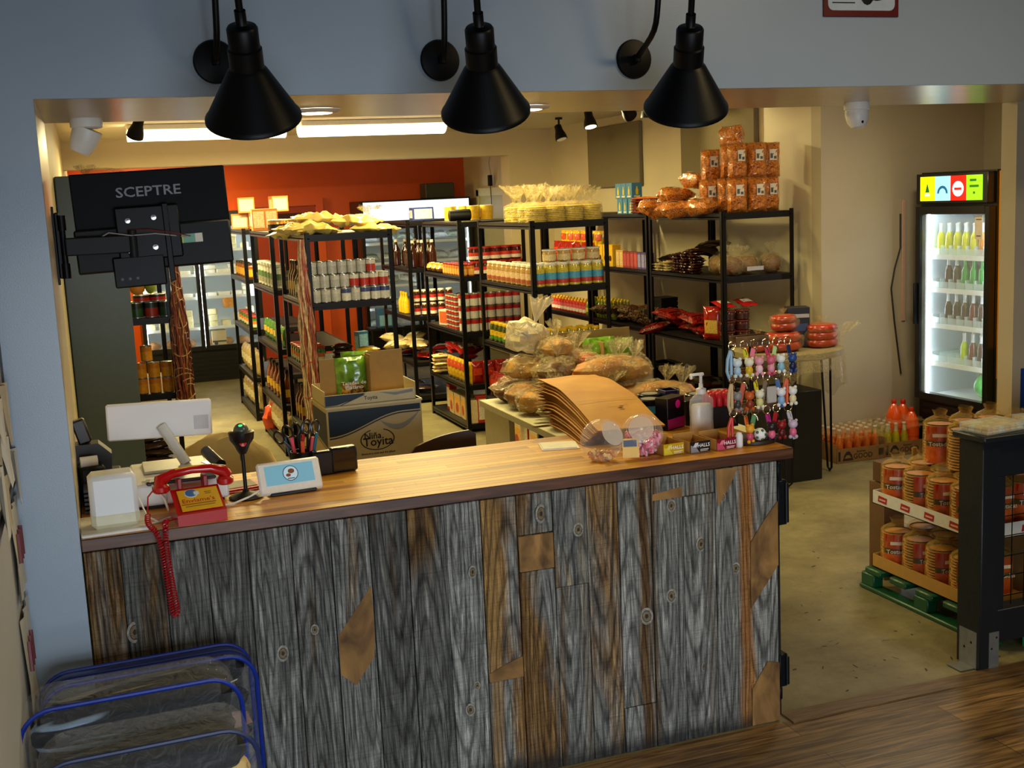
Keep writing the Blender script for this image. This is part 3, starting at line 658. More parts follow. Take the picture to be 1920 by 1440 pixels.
oj = MB(); oj.ball((0, 0, .10), (.10, .09, .11), 0, 16, .28, 2.2, 4); oj.ball((.02, -.02, .22), (.05, .05, .06), 0, 12, .35, 3, 8)
tag(oj.build('snack_bag', M('d8401a', .2, 0, .2, 20, coat=.6), None, True, (XA+.07, 6.86, z-.01)), 'bright orange crumpled bag on lowest shelf of second left rack', 'bag')
mul = packet_make('snack_bag', 'c8b24a', '3a6a9a', .16, .2, .06, 'snack bag')
for i in range(6): mul((XA+.08, 5.35-.16*i, z), -1.4, 'yellow and blue snack bag, %s from back, bottom shelf of nearest left rack' % ords(i), 'snack bags on bottom shelf')
# ---------------------------------------------------------------- left row, second and rear racks
tin = jar_make('juice_canister', 'c8cbc4', '4b6e46', 'b9b9b4', '8e9084', .05, .2, 'canister', False, .98)
gpk = packet_make('spice_packet', '3f8a34', 'e6c04a', .12, .17, .05, 'packet'); wbag = packet_make('dried_food_bag', 'c7b07a', 'e8dfc0', .18, .24, .09, 'bag')
pinkp = packet_make('candy_packet', 'c84a6a', 'f0d8dc', .14, .18, .05, 'packet'); jamber = jar_make('honey_jar', '8a4a10', 'd8a02c', '2a2018', None, .042, .14, 'jar', False)
LN = {1: 'second left rack', 2: 'rear left rack'}
for u, (ya, yb) in ((1, (5.95, 7.05)), (2, (7.72, 8.82))):
    n = 6
    for i in range(n):
        y = ya+(yb-ya)*(i+.5)/n
        (tin if u == 1 else jamber)((XA+.08, y, LV[1]+.001), J(.4), '%s on upper shelf, %s from front, %s' % (('silver canister' if u == 1 else 'amber honey jar'), ords(i), LN[u]), 'goods on ' + LN[u])
        (gpk if u == 1 else cup)((XA+.08, y, LV[2]+.001), -1.45+J(.1), '%s on middle shelf, %s from front, %s' % (('green spice packet' if u == 1 else 'green soup cup'), ords(i), LN[u]), 'goods on ' + LN[u])
        if u == 1: oil((XA+.08, y, LV[3]+.001), J(.5), 'yellow-labelled brown bottle, %s from front, lower shelf of %s' % (ords(i), LN[u]), 'goods on ' + LN[u])
        else: wbag((XA+.08, y, LV[3]+.001), -1.4+J(.15), 'pale bag of dried food, %s from front, lower shelf of %s' % (ords(i), LN[u]), 'goods on ' + LN[u])
        wbag((XA+.08, y, LV[4]+.001), -1.4+J(.15), 'pale bag of dried food, %s from front, bottom shelf of %s' % (ords(i), LN[u]), 'goods on ' + LN[u])
# boxes standing on the tops of the left row
obx = box_make('snack_carton', 'e0843a', 'f2dcae', .16, .15, .14, 'box'); 
tub0 = jar_make('snack_tub', 'e9a04a', '26140c', 'f0d8a8', None, .06, .095, 'tub', False, .98)
bx = [(1.54, 8.4, 1.816), (1.66, 7.9, 1.816), (1.60, 8.3, 1.97), (1.78, 8.1, 1.816), (1.90, 8.2, 1.97)]
nm = ['at far left', 'with white front in the middle', 'topmost at left', 'beside the tubs', 'topmost at right']
for i, b in enumerate(bx): obx(b, J(.2), 'orange and cream snack carton %s on rear left rack' % nm[i], 'snack cartons on top of the left row')
for i, (x, y) in enumerate(((1.56, 6.2), (1.72, 6.25), (1.62, 6.4), (1.86, 6.3))): tub0((x, y, 1.816), 0, 'round orange tub with dark label, %s from left, top of second left rack' % ords(i), 'snack tubs on top of the left row')
for i in range(2): obx((1.53+.11*i, 7.0, 1.816), 0, 'orange carton behind the round tubs, %s from left' % ords(i), 'snack cartons on top of the left row', (.7, .8, 1.25))

# ---------------------------------------------------------------- hanging bundles
def bundle(name, lb, x, y, z1, z0, w, cols, rope, red):
    m = MB(); r = random.Random(int(x*100))
    N = 40
    for i in range(N):
        a = r.uniform(0, 2*PI); q = math.sqrt(r.random())*w; ph = r.uniform(0, 9); c = r.randrange(len(cols)); pts = []
        L = r.uniform(.9, 1.0)
        for k in range(22):
            s = k/21; sp = min(1, .25+s*1.6); zz = z1-(z1-z0)*s*L
            pts.append((math.cos(a+s)*q*sp+.005*math.sin(k*1.7+ph), math.sin(a+s)*q*sp+.005*math.cos(k*1.3+ph), zz))
        m.tube(pts, [.0055+.002*math.sin(k*2.1+ph) for k in range(22)], 5, c)
    t = thing(name, lb, 'hanging bundle', (x, y, 0)); m.build('strands', [M(c, .55, 0, .3, 40) for c in cols], t)
    k = MB(); 
    for i in range(rope):
        s = (i+.5)/rope; zz = z1-(z1-z0)*(.08+.9*s); rr = w*(.5+.55*min(1, s*1.6)); a0 = r.uniform(0, 6)
        k.tube([(rr*math.cos(a0+j*.55), rr*math.sin(a0+j*.55), zz+.02*math.sin(j*.9+i)) for j in range(7)], .003, 4, 0)
    k.build('tie_string', M(red, .6), t); return t
bundle('dried_strip_bundle', 'long bundle of pale pink dried strips hanging on the nearest left rack post', 1.425, 4.205, 1.79, .42, .055, ('c9a98a', 'b58a70', 'd9bf9f', '9a4a3a', 'a8795c'), 6, 'c4302a')
bundle('chorizo_bundle', 'long reddish brown bundle tied with pale string beside the green cans rack', .655, 4.93, 1.69, .55, .062, ('7a2c16', '9a4a24', 'b8743c', '5c1e12', 'c48a50'), 26, 'e0c08a')

# ---------------------------------------------------------------- rack by the grey cabinet
gc = MB(); gc.box(-.19, .19, -.3, .3, 0, 2.255, 0, .006); 
o = tag(gc.build('storage_cabinet', M('4c5a66', .45, .1, .04), None, False, (.135, 4.5, 0)), 'tall plain slate grey cabinet against the left wall', 'cabinet')
gcan = can_make('tin_can', '1f4428', '16261c', 'x', r=.05, h=.11); gcan2 = can_make('tin_can', '9a2a20', '22302a', 'x', r=.05, h=.11); ocan = can_make('tin_can', 'd8941c', 'c87a18', 'x', r=.042, h=.11)
for d in range(2):
    for i in range(3): (gcan if i != 1 else gcan2)((.38+.1*i, 5.08+.1*d, 1.281), J(3), '%s can, %s from left, %s row above the orange cans' % (('dark green', 'red and green', 'dark green')[i], ords(i), ('front', 'back')[d]), 'cans beside the grey cabinet')
rd = can_make('round_tin', 'b02018', '2a1a12', 'x', 'tin', .06, .05)
rd((.42, 5.1, 1.392), 0, 'flat round red tin stacked on the dark green cans'); rd((.53, 5.12, 1.392), 0, 'flat round dark tin stacked right of the red tin')
fr = MB(); fr.ball((0, 0, .05), (.055, .04, .055), 0, 12); fr.ball((.09, 0, .05), (.04, .04, .05), 1, 12); tag(fr.build('fruit_print_box', [M('d88a2c'), M('8a9a2c')], None, True, (.40, 5.1, 1.444)), 'yellow and green round packs stacked above the red tin', 'packs')
for l in range(2):
    for i in range(3): ocan((.37+.09*i, 5.07, .961-.221+.001+.111*l), J(3), 'yellow-orange can, %s from left, %s tier, above the coffee bags' % (ords(i), ('lower', 'upper')[l]), 'orange cans beside the grey cabinet')
ocan((.42, 5.16, .963), 0, 'yellow-orange can alone at the top of the orange can stack', 'orange cans beside the grey cabinet')
cof = packet_make('coffee_bag', '4a3430', '24449a', .26, .18, .055, 'bag')
for i in range(5): cof((.44, 5.10, .235+.055*i), 0, 'brown and blue foil coffee bag, %s from bottom of pile by grey cabinet' % ords(i), 'foil coffee bags', None, (-PI/2+J(.1), J(.1), J(.4)))
# ---------------------------------------------------------------- centre row, nearest rack
# top: bagged stacks of yellow tortillas
TORT = M2('stacked_yellow_tortillas', 'c9952f', 'f2d884', 62, (.05, .05, 1), .35, .6, .55, .5, 3, .6)
def tort(sd=3, ln=(.3, 0)):
    t = thing('tortilla_bag', 'x', 'tortilla bag'); r = random.Random(8+sd)
    m = MB()
    for k in range(9):
        dx, dy = r.uniform(-.006, .006), r.uniform(-.006, .006); m.lathe([(.060, .001+k*.0125), (.072, .004+k*.0125), (.073, .009+k*.0125), (.060, .0125+k*.0125)], 20, 0, True, (dx, dy, 0))
    m.build('tortillas', M('ffdc52', .6, 0, .12, 26), t)
    b = MB(); n = 30; prof = [(.078, .001), (.082, .03), (.081, .10), (.075, .122), (.04, .135), (.016, .145)]; vs = []; fs = []
    for a, z in prof:
        for i in range(n): th = 2*PI*i/n; rr = a*(1+.05*mnoise.noise(Vector((math.cos(th)*3, math.sin(th)*3, z*30)))); vs.append((rr*math.cos(th), rr*math.sin(th), z))
    for j in range(len(prof)-1):
        for i in range(n): q = (i+1) % n; fs.append((j*n+i, j*n+q, (j+1)*n+q, (j+1)*n+i))
    b.add(vs, fs, 0); ruffle(b, (0, 0, .143), .07+.01*(sd % 3), .085+.02*(sd % 3), 0, sd, 30, ln, 3+sd % 4); b.build('plastic_wrap', FILM, t); return t
TBS = [Proto(lambda a=a, l=l: tort(a, l)) for a, l in ((3, (.3, 0)), (5, (-.5, .2)), (7, (.1, .6)), (10, (.6, -.3)))]; _n = [0]
def TB(*a): _n[0] += 1; return TBS[_n[0] % 4](*a)
zt = LV[0]+.001
names = ['at the front left corner', 'second from left along the front', 'third from left along the front', 'at the front right corner']
for i in range(4): TB((XB+.09+.145*i, 4.34, zt), J(3), 'tied bag of yellow tortillas ' + names[i], 'tortilla bags on the centre rack')
for d in range(1, 4):
    for i in range(4): TB((XB+.10+.145*i+J(.01), 4.34+.16*d, zt), J(3), 'tied bag of yellow tortillas, %s row back, %s from left' % (ords(d), ords(i)), 'tortilla bags on the centre rack')
z = LV[1]+.001
yj = jar_make('pickle_jar', 'c4b23c', '4a9cc4', 'f0ead8', 'b8382c'); bj = jar_make('bean_jar', 'b08a52', 'd8b890', 'f2ecd8', 'a85a3c', .044, .155)
for i in range(6): yj((XB+.075+.092*i, 4.29, z), J(.5), 'yellow pickle jar with blue and red label, %s from left at rack end' % ords(i), 'pickle jars at the end of the centre rack')
for i in range(6): yj((XB+.16+.088*i if i < 5 else XB+.54, 4.39, z+.0), J(.5), 'yellow pickle jar second row back, %s from left' % ords(i), 'pickle jars at the end of the centre rack')
flt = jar_make('short_jar', 'c8a060', 'e0c890', 'f0ead8', None, .05, .09, 'jar', False, .98)
for i in range(4): flt((XB+.2+.115*i, 4.39, z+.171), J(.5), 'short jar with wide pale lid on the pickle jars, %s from left' % ords(i), 'wide-lidded short jars')
for i in range(9): bj((XB+.065, 4.41+.112*i, z), J(.5), 'tan bean jar with white lid, %s from front, left side of centre rack' % ords(i), 'bean jars')
for i in range(5): bj((XB+.165, 4.55+.112*i, z), J(.5), 'tan bean jar with white lid, inner row, %s from front' % ords(i), 'bean jars')
z = LV[2]+.001
gj = jar_make('nopal_jar', '3f4a12', 'e0b41c', 'e6b81e', '4f8a2c', .042, .15); pj = jar_make('pepper_jar', '7a7a20', 'e08a1c', 'e8b820', '5a9a34', .036, .17, 'jar', True, .7)
for i in range(8): gj((XB+.065, 4.60+.1*i, z), J(.4), 'dark green jar with yellow lid, %s from front, left side of centre rack' % ords(i), 'yellow-lidded jars')
for d in range(2):
    for i in range(6): pj((XB+.075+.085*i, 4.29+.09*d, z), J(.4), 'slim green pepper jar with yellow lid, %s from left, %s row' % (ords(i), ('front', 'second')[d]), 'yellow-lidded jars')
z = LV[3]+.001
rp = packet_make('red_pouch', '9a1710', 'c83a20', .13, .2, .05, 'pouch', (.4, .7), .15); wp = packet_make('white_pouch', 'd8cfb8', '8aa83c', .14, .19, .06, 'pouch')
for i in range(7): rp((XB+.06, 4.68+.115*i, z), -1.45+J(.15), 'glossy red pouch, %s from front, lower shelf of centre rack' % ords(i), 'red pouches')
for i in range(4): wp((XB+.08+.14*i, 4.30, z), J(.15), 'cream pouch with green print, %s from left, centre rack lower end' % ords(i), 'cream pouches')
z = LV[4]+.001
rb = box_make('cereal_box', 'b8281c', 'e8dcc0', .1, .24, .07, 'box'); cb = box_make('soup_box', 'd9c394', 'e6a63c', .17, .2, .12, 'box', None, 'b8281c', 'b03020')
for i in range(8): (rb if i % 3 else cb)((XB+.09, 4.42+.125*i, z), -PI/2+J(.08), '%s box, %s from front, bottom shelf of centre rack' % (('cream soup', 'red cereal', 'red cereal')[i % 3], ords(i)), 'boxes on the bottom shelf')
# ---------------------------------------------------------------- centre row, second rack
z = LV[1]+.001
sj = jar_make('sauce_jar', 'c8742a', 'd8a04a', '8a1c14', None, .032, .10, 'jar', False, .9); brp = packet_make('bread_pack', 'b07a34', 'd8b070', .2, .12, .08, 'bread pack')
for l in range(1):
    for d in range(3):
        for i in range(8): sj((XB+.05+.07*d, 6.03+.075*i, z+.102*l), J(.4), 'small orange jar with dark red lid, %s from front, row %s, second centre rack' % (ords(i), ('one', 'two', 'three')[d]), 'small orange jars')
rcan = can_make('tin_can', 'd6d2cc', 'b3261e', 'x', r=.037, h=.108); fcan = can_make('flat_can', 'a8241c', 'd9c8b0', 'x', 'can', .04, .042)
brownj = jar_make('mole_jar', '4a1a10', 'c83a2c', 'a8221a', 'e0d8c8', .05, .12, 'jar', False, .95)
for i in range(7):
    brownj((XB+.09+.08*i if i else XB+.30, 6.04 if i else 6.14, z), 0, 'red-lidded brown jar, %s from left, end of second centre rack' % ords(i), 'brown jars')
for i in range(5): brownj((XB+.16+.095*i, 6.06, z+.121), 0, 'red-lidded brown jar in the upper tier, %s from left' % ords(i), 'brown jars')
for i in range(3): brp((XB+.12, 6.70+.16*i, z+.04), 0, 'loaf-like brown pack, %s from front, second centre rack upper shelf' % ords(i), 'brown bread packs', None, (-PI/2, 0, 1.3))
z = LV[2]+.001
for d in range(2):
    for l in range(3 if d else 3):
        for i in range(7): rcan((XB+.05+.0775*i, 6.03+.08*d, z+.109*l), J(3), 'white can with red top, %s from left, tier %s, %s row, second centre rack' % (ords(i), ('one', 'two', 'three')[l], ('front', 'rear')[d]), 'red and white cans')
for s in range(4):
    for l in range(7): fcan((XB+.055, 6.26+.085*s, z+.043*l), J(3), 'flat red can, %s from bottom in stack %s along the aisle' % (ords(l), ('one', 'two', 'three', 'four')[s]), 'flat cans in stacks')
rbx = box_make('display_box', 'd8ccb4', 'c85a2c', .16, .14, .1, 'box'); rbx((XB+.1, 6.75, z), -1.3, 'white and orange display box behind the flat can stacks')
z = LV[3]+.001
tt = packet_make('tostada_pack', 'd8c08a', 'b89a5a', .16, .16, .034, 'packet'); ypo = packet_make('yellow_pouch', 'd8a814', 'c8401c', .11, .2, .045, 'pouch', (.55, .85), .2)
for i in range(5): tt((XB+.12, 6.85, z+.028+.034*i), 0, 'flat cream tostada pack, %s from bottom, second centre rack' % ords(i), 'flat tostada packs', None, (-PI/2, 0, 1.4+J(.2)))
for i in range(6): ypo((XB+.055, 6.04+.11*i, z), -1.4+J(.1), 'bright yellow pouch with red band, %s from front' % ords(i), 'yellow pouches')
for i in range(5): rp((XB+.12+.11*i, 6.02, z), J(.1), 'glossy red pouch, %s from left, end of second centre rack' % ords(i), 'red pouches')
fb = packet_make('flat_red_bag', 'b8201c', 'e8d8c8', .17, .2, .04, 'bag', (.3, .7), .2)
for i in range(8): fb((XB+.16, 6.35+.10*(i % 4), z+.21+.03*(i//4)), 0, 'flat red bag lying on the yellow pouches, number %s of the layer' % ('one', 'two', 'three', 'four', 'five', 'six', 'seven', 'eight')[i], 'flat red bags', None, (-PI/2+J(.3), J(.2), J(1)))
z = LV[4]+.001
for i in range(5): (cb if i < 4 else rb)((XB+.11, 6.08+.18*i, z), -PI/2+J(.1), '%s box, %s from front, bottom shelf of second centre rack' % ('cream soup' if i < 4 else 'red cereal', ords(i)), 'boxes on the bottom shelf')
for i in range(4): rb((XB+.15+.12*i, 6.02, z), J(.05), 'red cereal box, %s from left, end of second centre rack bottom' % ords(i), 'boxes on the bottom shelf')
# tops
z = LV[0]+.001
ycan = can_make('snack_canister', 'e8b414', 'e8c02c', 'x', 'canister', .058, .13, M('e8d8b0', .4))
for i, (x, y) in enumerate(((3.42, 6.95), (3.30, 7.0), (3.52, 6.6), (3.40, 6.62))): ycan((x, y, z), J(2), 'bright yellow snack canister, %s of the four on second centre rack' % ords(i), 'yellow snack canisters')
sp = thing('portable_speaker', 'black cylindrical portable speaker lying among yellow canisters', 'speaker', (3.22, 6.45, z+.052))
m = MB(); m.lathe([(.035, -.10), (.05, -.092), (.052, -.08), (.052, .08), (.05, .092), (.035, .10)], 22, 0, True, (0, 0, 0), (1, -.15, 0)); m.build('speaker_body', M('0a0a0c', .5), sp)
m = MB(); m.lathe([(.005, -.104), (.032, -.1005), (.034, -.097)], 18, 0, True, (0, 0, 0), (1, -.15, 0)); m.build('speaker_end_cap', M('26262a', .3, .5), sp)
bp = box_make('bottle_pack', '27357a', 'b9c4d8', .22, .13, .14, 'pack'); bp((3.28, 7.95, z), 0, 'blue and silver bottle pack on the rear centre rack', None)
# ---------------------------------------------------------------- centre row, rear rack
z = LV[1]+.001; bb = bottle_make('brown_bottle', '2c0f08', None, 'd0c8b8', .045, .27); mus = bottle_make('mustard_bottle', 'e0b010', None, 'e8b820', .035, .22)
for i in range(9): bb((XB+.07+.1*(i % 3), 7.78+.13*(i//3)+.4*(i//6), z), 0, 'dark brown bottle, number %s from front, rear centre rack' % ('one', 'two', 'three', 'four', 'five', 'six', 'seven', 'eight', 'nine')[i], 'dark brown bottles')
z = LV[2]+.001
for i in range(3): mus((XB+.06, 8.1+.1*i, z), 0, 'yellow mustard bottle, %s from front, rear centre rack' % ords(i), 'mustard bottles')
cj = jar_make('coffee_jar', '3a1a12', 'b83028', 'e8dcc8', 'e0d8c8', .036, .13, 'jar', False)
for i in range(5):
    for l in range(2): cj((XB+.08+.085*i, 7.77, z+.131*l), 0, 'dark jar with white lid, %s from left, %s tier, rear centre rack' % (ords(i), ('lower', 'upper')[l]), 'dark jars')
z = LV[3]+.001
for i in range(10): fb((XB+.14+.1*(i % 3), 7.85+.1*(i//2), z+.03+.03*(i % 4)), 0, 'red and white flat bag on rear centre rack, piled %s' % ords(i), 'flat red bags', None, (-PI/2+J(.3), J(.2), J(1)))
for i in range(7): wbag((XB+.08, 7.8+.15*i, z+.15), 0, 'cream cloth-like bag heaped on rear centre rack, %s from front' % ords(i), 'cream bags', None, (-PI/2+J(.4), 0, J(1)))
for i in range(5): cof((XB+.12, 7.85+.2*i, LV[4]+.05), 0, 'dark foil bag, %s from front, bottom shelf of rear centre rack' % ords(i), 'dark foil bags', None, (-PI/2, 0, J(1)))

# ---------------------------------------------------------------- right wall racks
NOOD = M2('orange_wheat_crisps', '6a1c02', 'f08a1c', 38, (1, 1, 1), .36, .58, .22, 1.0, 2, 3.0, coat=.7)
def crisp():
    t = thing('crisp_bag', 'x', 'snack bag'); m = MB(); pillow(m, .155, .25, .11, 0, 5, .014, 12, 14, .6); m.build('crisps', NOOD, t)
    b = MB(); pillow(b, .163, .258, .118, 0, 6, .014, 12, 14, .6, (0, 0, -.003)); b.build('plastic_wrap', FILMT, t)
    s = MB(); s.box(-.03, .03, -.0625, -.0615, .12, .20, 0); s.box(-.024, -.004, -.0632, -.0624, .135, .17, 1); s.box(.004, .024, -.0632, -.0624, .13, .15, 1); s.build('price_label', [M('e6dcc4', .5), M('54504a', .5)], t); return t
CB = Proto(crisp); zt = LV[0]+.001
up = [(4.62, 4.06, 0, 'bottom row left of the upright front bags'), (4.78, 4.05, 0, 'bottom row middle of the upright front bags'), (4.93, 4.12, 0, 'bottom row right, against the wall side'),
      (4.63, 4.07, .25, 'upper row left of the upright front bags'), (4.79, 4.07, .25, 'upper row right of the upright front bags'), (4.95, 4.14, .25, 'in the shaded upper row against the wall side'),
      (4.62, 4.20, 0, 'second row back, left'), (4.80, 4.20, 0, 'second row back, middle'), (4.95, 4.28, 0, 'second row back, right'), (4.66, 4.22, .25, 'second row back, upper left'), (4.84, 4.22, .25, 'second row back, upper middle'),
      (4.52, 4.30, 0, 'third row at the aisle edge'), (4.56, 4.34, .22, 'third row raised, left of the tall pile'), (4.70, 4.40, .1, 'third row behind the tall pile')]
for x, y, dz, l in up: CB((x, y, zt+dz), J(.15)-.1, 'orange crisp bag upright, ' + l, 'orange crisp bags')
CB((4.70, 4.12, zt+.50+.06), 0, 'orange crisp bag lying crosswise on the very top of the pile', 'orange crisp bags', (1, 1, 1), (-PI/2+.1, PI/2, .2))
lay = [(4.50, 4.12, .05, .4, 'lying at the front left corner'), (4.52, 4.42, .05, 1.2, 'lying second along the aisle edge'), (4.50, 4.66, .05, .7, 'lying third along the aisle edge'), (4.54, 4.88, .05, 1.5, 'lying fourth along the aisle edge'),
       (4.70, 4.60, .05, .3, 'lying behind the aisle edge'), (4.72, 4.80, .05, 1.1, 'lying farther behind the aisle edge'), (4.55, 4.55, .14, .5, 'lying in the second layer, front'), (4.58, 4.74, .14, 1.9, 'lying in the second layer, rear'), (4.60, 4.46, .24, .2, 'lying in the third layer under the slope'), (4.88, 4.55, .06, .9, 'lying deep against the wall')]
for x, y, dz, a, l in lay: CB((x-.12*math.sin(a), y+.12*math.cos(a)-.12, zt+dz), 0, 'orange crisp bag ' + l, 'orange crisp bags', (1, 1, .96), (-PI/2+J(.1), J(.15), a))
flo = packet_make('flat_crisp_pack', 'b85a1c', 'd8842c', .17, .24, .021, 'packet', (.3, .6), .2)
for i in range(6): flo((4.56, 5.20, zt+.017+.022*i), 0, 'flat orange pack, %s from bottom of the stack by blue boxes' % ords(i), 'flat orange packs', None, (-PI/2, 0, 1.0+J(.25)))
for i in range(4): flo((4.66, 5.08, zt+.017+.022*i), 0, 'flat brown-orange pack, %s from bottom behind the stack' % ords(i), 'flat orange packs', None, (-PI/2, 0, .3+J(.2)))
def bluebox():
    t = thing('bottle_box', 'x', 'box'); m = MB(); m.box(-.05, .05, -.05, .05, 0, .13, 0, .002); m.build('carton', M('3f7fa8', .5, 0, .1, 30), t, False)
    p = MB()
    for rz in (0, -PI/2): p.T = T(0, 0, 0, 0, 0, rz); p.prism([(-.012, .03), (.012, .03), (.014, .07), (.006, .085), (.006, .1), (-.004, .1), (-.006, .085), (-.012, .07)], -.0515, -.05, 0); p.prism([(-.03, .01), (.03, .01), (.03, .024), (-.03, .024)], -.0512, -.05, 1)
    p.build('bottle_picture', [M('e8c81c'), M('d8dcc8')], t, False); return t
BBX = Proto(bluebox)
for i in range(4): BBX((4.50, 5.42+.11*i, zt), J(.1), 'blue box with yellow bottle picture, %s from front, lower tier' % ords(i), 'blue bottle boxes')
for i in range(3): BBX((4.52, 5.60+.11*i, zt+.131), J(.1), 'blue box with yellow bottle picture, %s from front, upper tier' % ords(i), 'blue bottle boxes')
for i in range(3): BBX((4.62, 5.50+.11*i, zt), J(.1), 'blue box with yellow bottle picture, %s from front, inner row' % ords(i), 'blue bottle boxes')
# upper shelf near end: bagged loaves
def loaf(c, w, d, h, seed, name='bread_bag', sl=False, rf=.06):
    def f():
        t = thing(name, 'x', 'bread bag'); m = MB(); m.ball((0, 0, h*.45), (w/2, d/2, h*.45), 0, 18, .07, 2, seed, .8); m.build('bread', M(c, .5, 0, .2, 14, bump=.3, bscale=40), t)
        b = MB(); b.ball((0, 0, h*.5), (w/2+.012, d/2+.012, h*.51), 0, 22, .10, 3.2, seed+2, .85); ruffle(b, (0, 0, h*.96), rf, rf*1.4, 0, seed); b.build('plastic_wrap', FILM, t); return t
    return Proto(f)
z = LV[1]+.001
lf1 = loaf('6d3d14', .17, .15, .15, 3); lf2 = loaf('8a5a24', .22, .16, .15, 9, rf=.045); lf3 = loaf('a06a2c', .19, .15, .12, 5)
lf1((4.56, 4.07, z), .3, 'bag of dark bread tied upright at front left of right wall rack', 'bread bags on the right wall rack'); lf1((4.92, 4.10, z), 1.0, 'bag of brown bread leaning at right end of upper shelf', 'bread bags on the right wall rack')
lf2((4.72, 4.16, z), -.2, 'large bag of round tan rolls in the middle of upper shelf', 'bread bags on the right wall rack'); lf2((4.62, 4.30, z), .5, 'bag of tan rolls behind the upright dark bread', 'bread bags on the right wall rack')
st = MB(); st.box(-.07, .07, -.001, .001, 0, .03, 0); tag(st.build('price_strip', M('b9b4bc', .5), None, False, (4.74, 4.02, z+.03)), 'pale price strip stuck on the upper shelf bread bags', 'price strip')
bar = packet_make('wafer_pack', '3a1a10', 'b8a078', .14, .09, .021, 'packet', (.25, .6), .12); bar2 = packet_make('wafer_pack', 'a89468', 'c8583a', .14, .09, .021, 'packet', (.25, .6), .12)
for s in range(5):
    hgt = (9, 8, 7, 4, 3)[s]
    for l in range(hgt): (bar if s < 3 else bar2)((4.50+J(.01), 4.42+.14*s, z+.016+.021*l), 0, '%s wafer pack, %s from bottom of stack %s along right wall rack' % ('dark' if s < 3 else 'cream', ords(l), ('one', 'two', 'three', 'four', 'five')[s]), 'wafer packs in stacks', None, (-PI/2, 0, 1.5+J(.3)))
dk = packet_make('dark_bag', '1c120c', '3a2a20', .24, .22, .08, 'bag')
for i in range(5): dk((4.66, 4.35+.16*i, z+.05+.02*(i % 2)+.10*(i < 3)), 0, 'dark wrapped bag behind the wafer packs, %s from front' % ords(i), 'dark wrapped bags', None, (-PI/2+.2, 0, J(1)))
# middle wall rack upper shelf: cartons
tall = box_make('chocolate_box', 'd8a81c', 'e0b028', .10, .19, .08, 'box', None, '5a2a10', '4a2210'); pur = box_make('tea_box', '4a3a7a', '8a86b0', .07, .14, .05, 'box'); pnk = box_make('gelatin_box', '8a2c34', 'b84a44', .07, .14, .05, 'box'); whb = box_make('spice_box', 'c89a54', 'd8b878', .07, .15, .05, 'box')
for i, pr in enumerate((pur, pur, pur, pnk, pnk, pnk, pnk, whb, whb)): pr((4.475, 5.25+.072*i, z), -PI/2+J(.04), '%s box, %s from front, upper shelf of middle wall rack' % ({id(pur): 'purple', id(pnk): 'dull red', id(whb): 'tan'}[id(pr)], ords(i)), 'small boxes in a row')
for i in range(3): tall((4.49, 5.98+.11*i, z), -PI/2, 'tall yellow chocolate box, %s from front, middle wall rack' % ords(i), 'yellow chocolate boxes')
for i in range(6): rp((4.50, 6.5+.17*i, z+.0), -1.4+J(.3), 'red bag, %s from front, upper shelf of far wall rack' % ords(i), 'red and yellow bags on far rack')
for i in range(6): ypo((4.60, 6.55+.17*i, z+.1), -1.2+J(.3), 'yellow-red pouch leaning behind, %s from front, far wall rack' % ords(i), 'red and yellow bags on far rack')
# middle shelf
z = LV[2]+.001
cupb = jar_make('sweet_cup', '4a1a0e', '3a140c', '6a2c1c', None, .055, .075, 'cup', False, 1.02)
for l in range(3):
    for i in range(2): cupb((4.50+.125*i, 4.03, z+.077*l), 0, 'brown plastic sweets cup, %s from left, tier %s, near end of wall rack' % (ords(i), ('one', 'two', 'three')[l]), 'brown sweets cups')
for i in range(2): fb((4.50+.19*i, 3.99, z+.252), 0, 'glossy red bag on top of the brown cups, %s' % ('left', 'right')[i], 'red bags on the right wall rack', (.8, .8, .8), (-PI/2+.25, 0, .1))
chip = packet_make('chip_bag', 'a81a14', 'd8b04a', .17, .25, .09, 'snack bag', (.2, .6), .12)
chip((4.47, 4.18, z), -1.0, 'upright red chip bag with golden picture near the brown cups'); 
REDP = M2('red_wrapped_candy', '2a0605', 'b8281a', 30, (1, 1, 1), .38, .6, .18, .6, 3, 2, coat=.6); BRP = M2('brown_wrapped_candy', '1c0c06', 'a8845a', 34, (1, 1, 1), .42, .66, .18, .6, 3, 2, coat=.6)
candy = packet_make('candy_bag', 'b0281a', '8a1a12', .22, .24, .07, 'candy bag', (.35, .6), .15, mats=REDP); candb = packet_make('candy_bag', 'b0281a', '5a3018', .22, .24, .07, 'candy bag', (.35, .6), .15, mats=BRP)
for i in range(14): candy((4.50+.16*(i % 2), 4.25+.125*(i//2), z+.04+.035*(i % 3)), 0, 'flat red candy bag, number %s from front, middle shelf of wall rack' % ('one', 'two', 'three', 'four', 'five', 'six', 'seven', 'eight', 'nine', 'ten', 'eleven', 'twelve', 'thirteen', 'fourteen')[i], 'red candy bags', None, (-PI/2+J(.3), J(.2), J(1.5)))
for i in range(12): candb((4.50+.16*(i % 2), 5.22+.17*(i//2), z+.04+.03*(i % 3)), 0, 'flat brown candy bag, number %s from front, middle wall rack' % ('one', 'two', 'three', 'four', 'five', 'six', 'seven', 'eight', 'nine', 'ten', 'eleven', 'twelve')[i], 'brown candy bags', None, (-PI/2+J(.3), J(.2), J(1.5)))
bk = MB()
tb = thing('black_crate', 'black slatted crate behind the brown candy bags', 'crate', (4.78, 5.6, z))
for i in range(5): bk.box(-.08, .08, -.1, .1, .02+.04*i, .05+.04*i, 0)
bk.box(-.075, .075, -.095, .095, 0, .2, 0); bk.build('slats', BLK, tb, False)
gbo = bottle_make('lime_bottle', '7a8a1c', 'd8c83a', 'd8b81c', .028, .17)
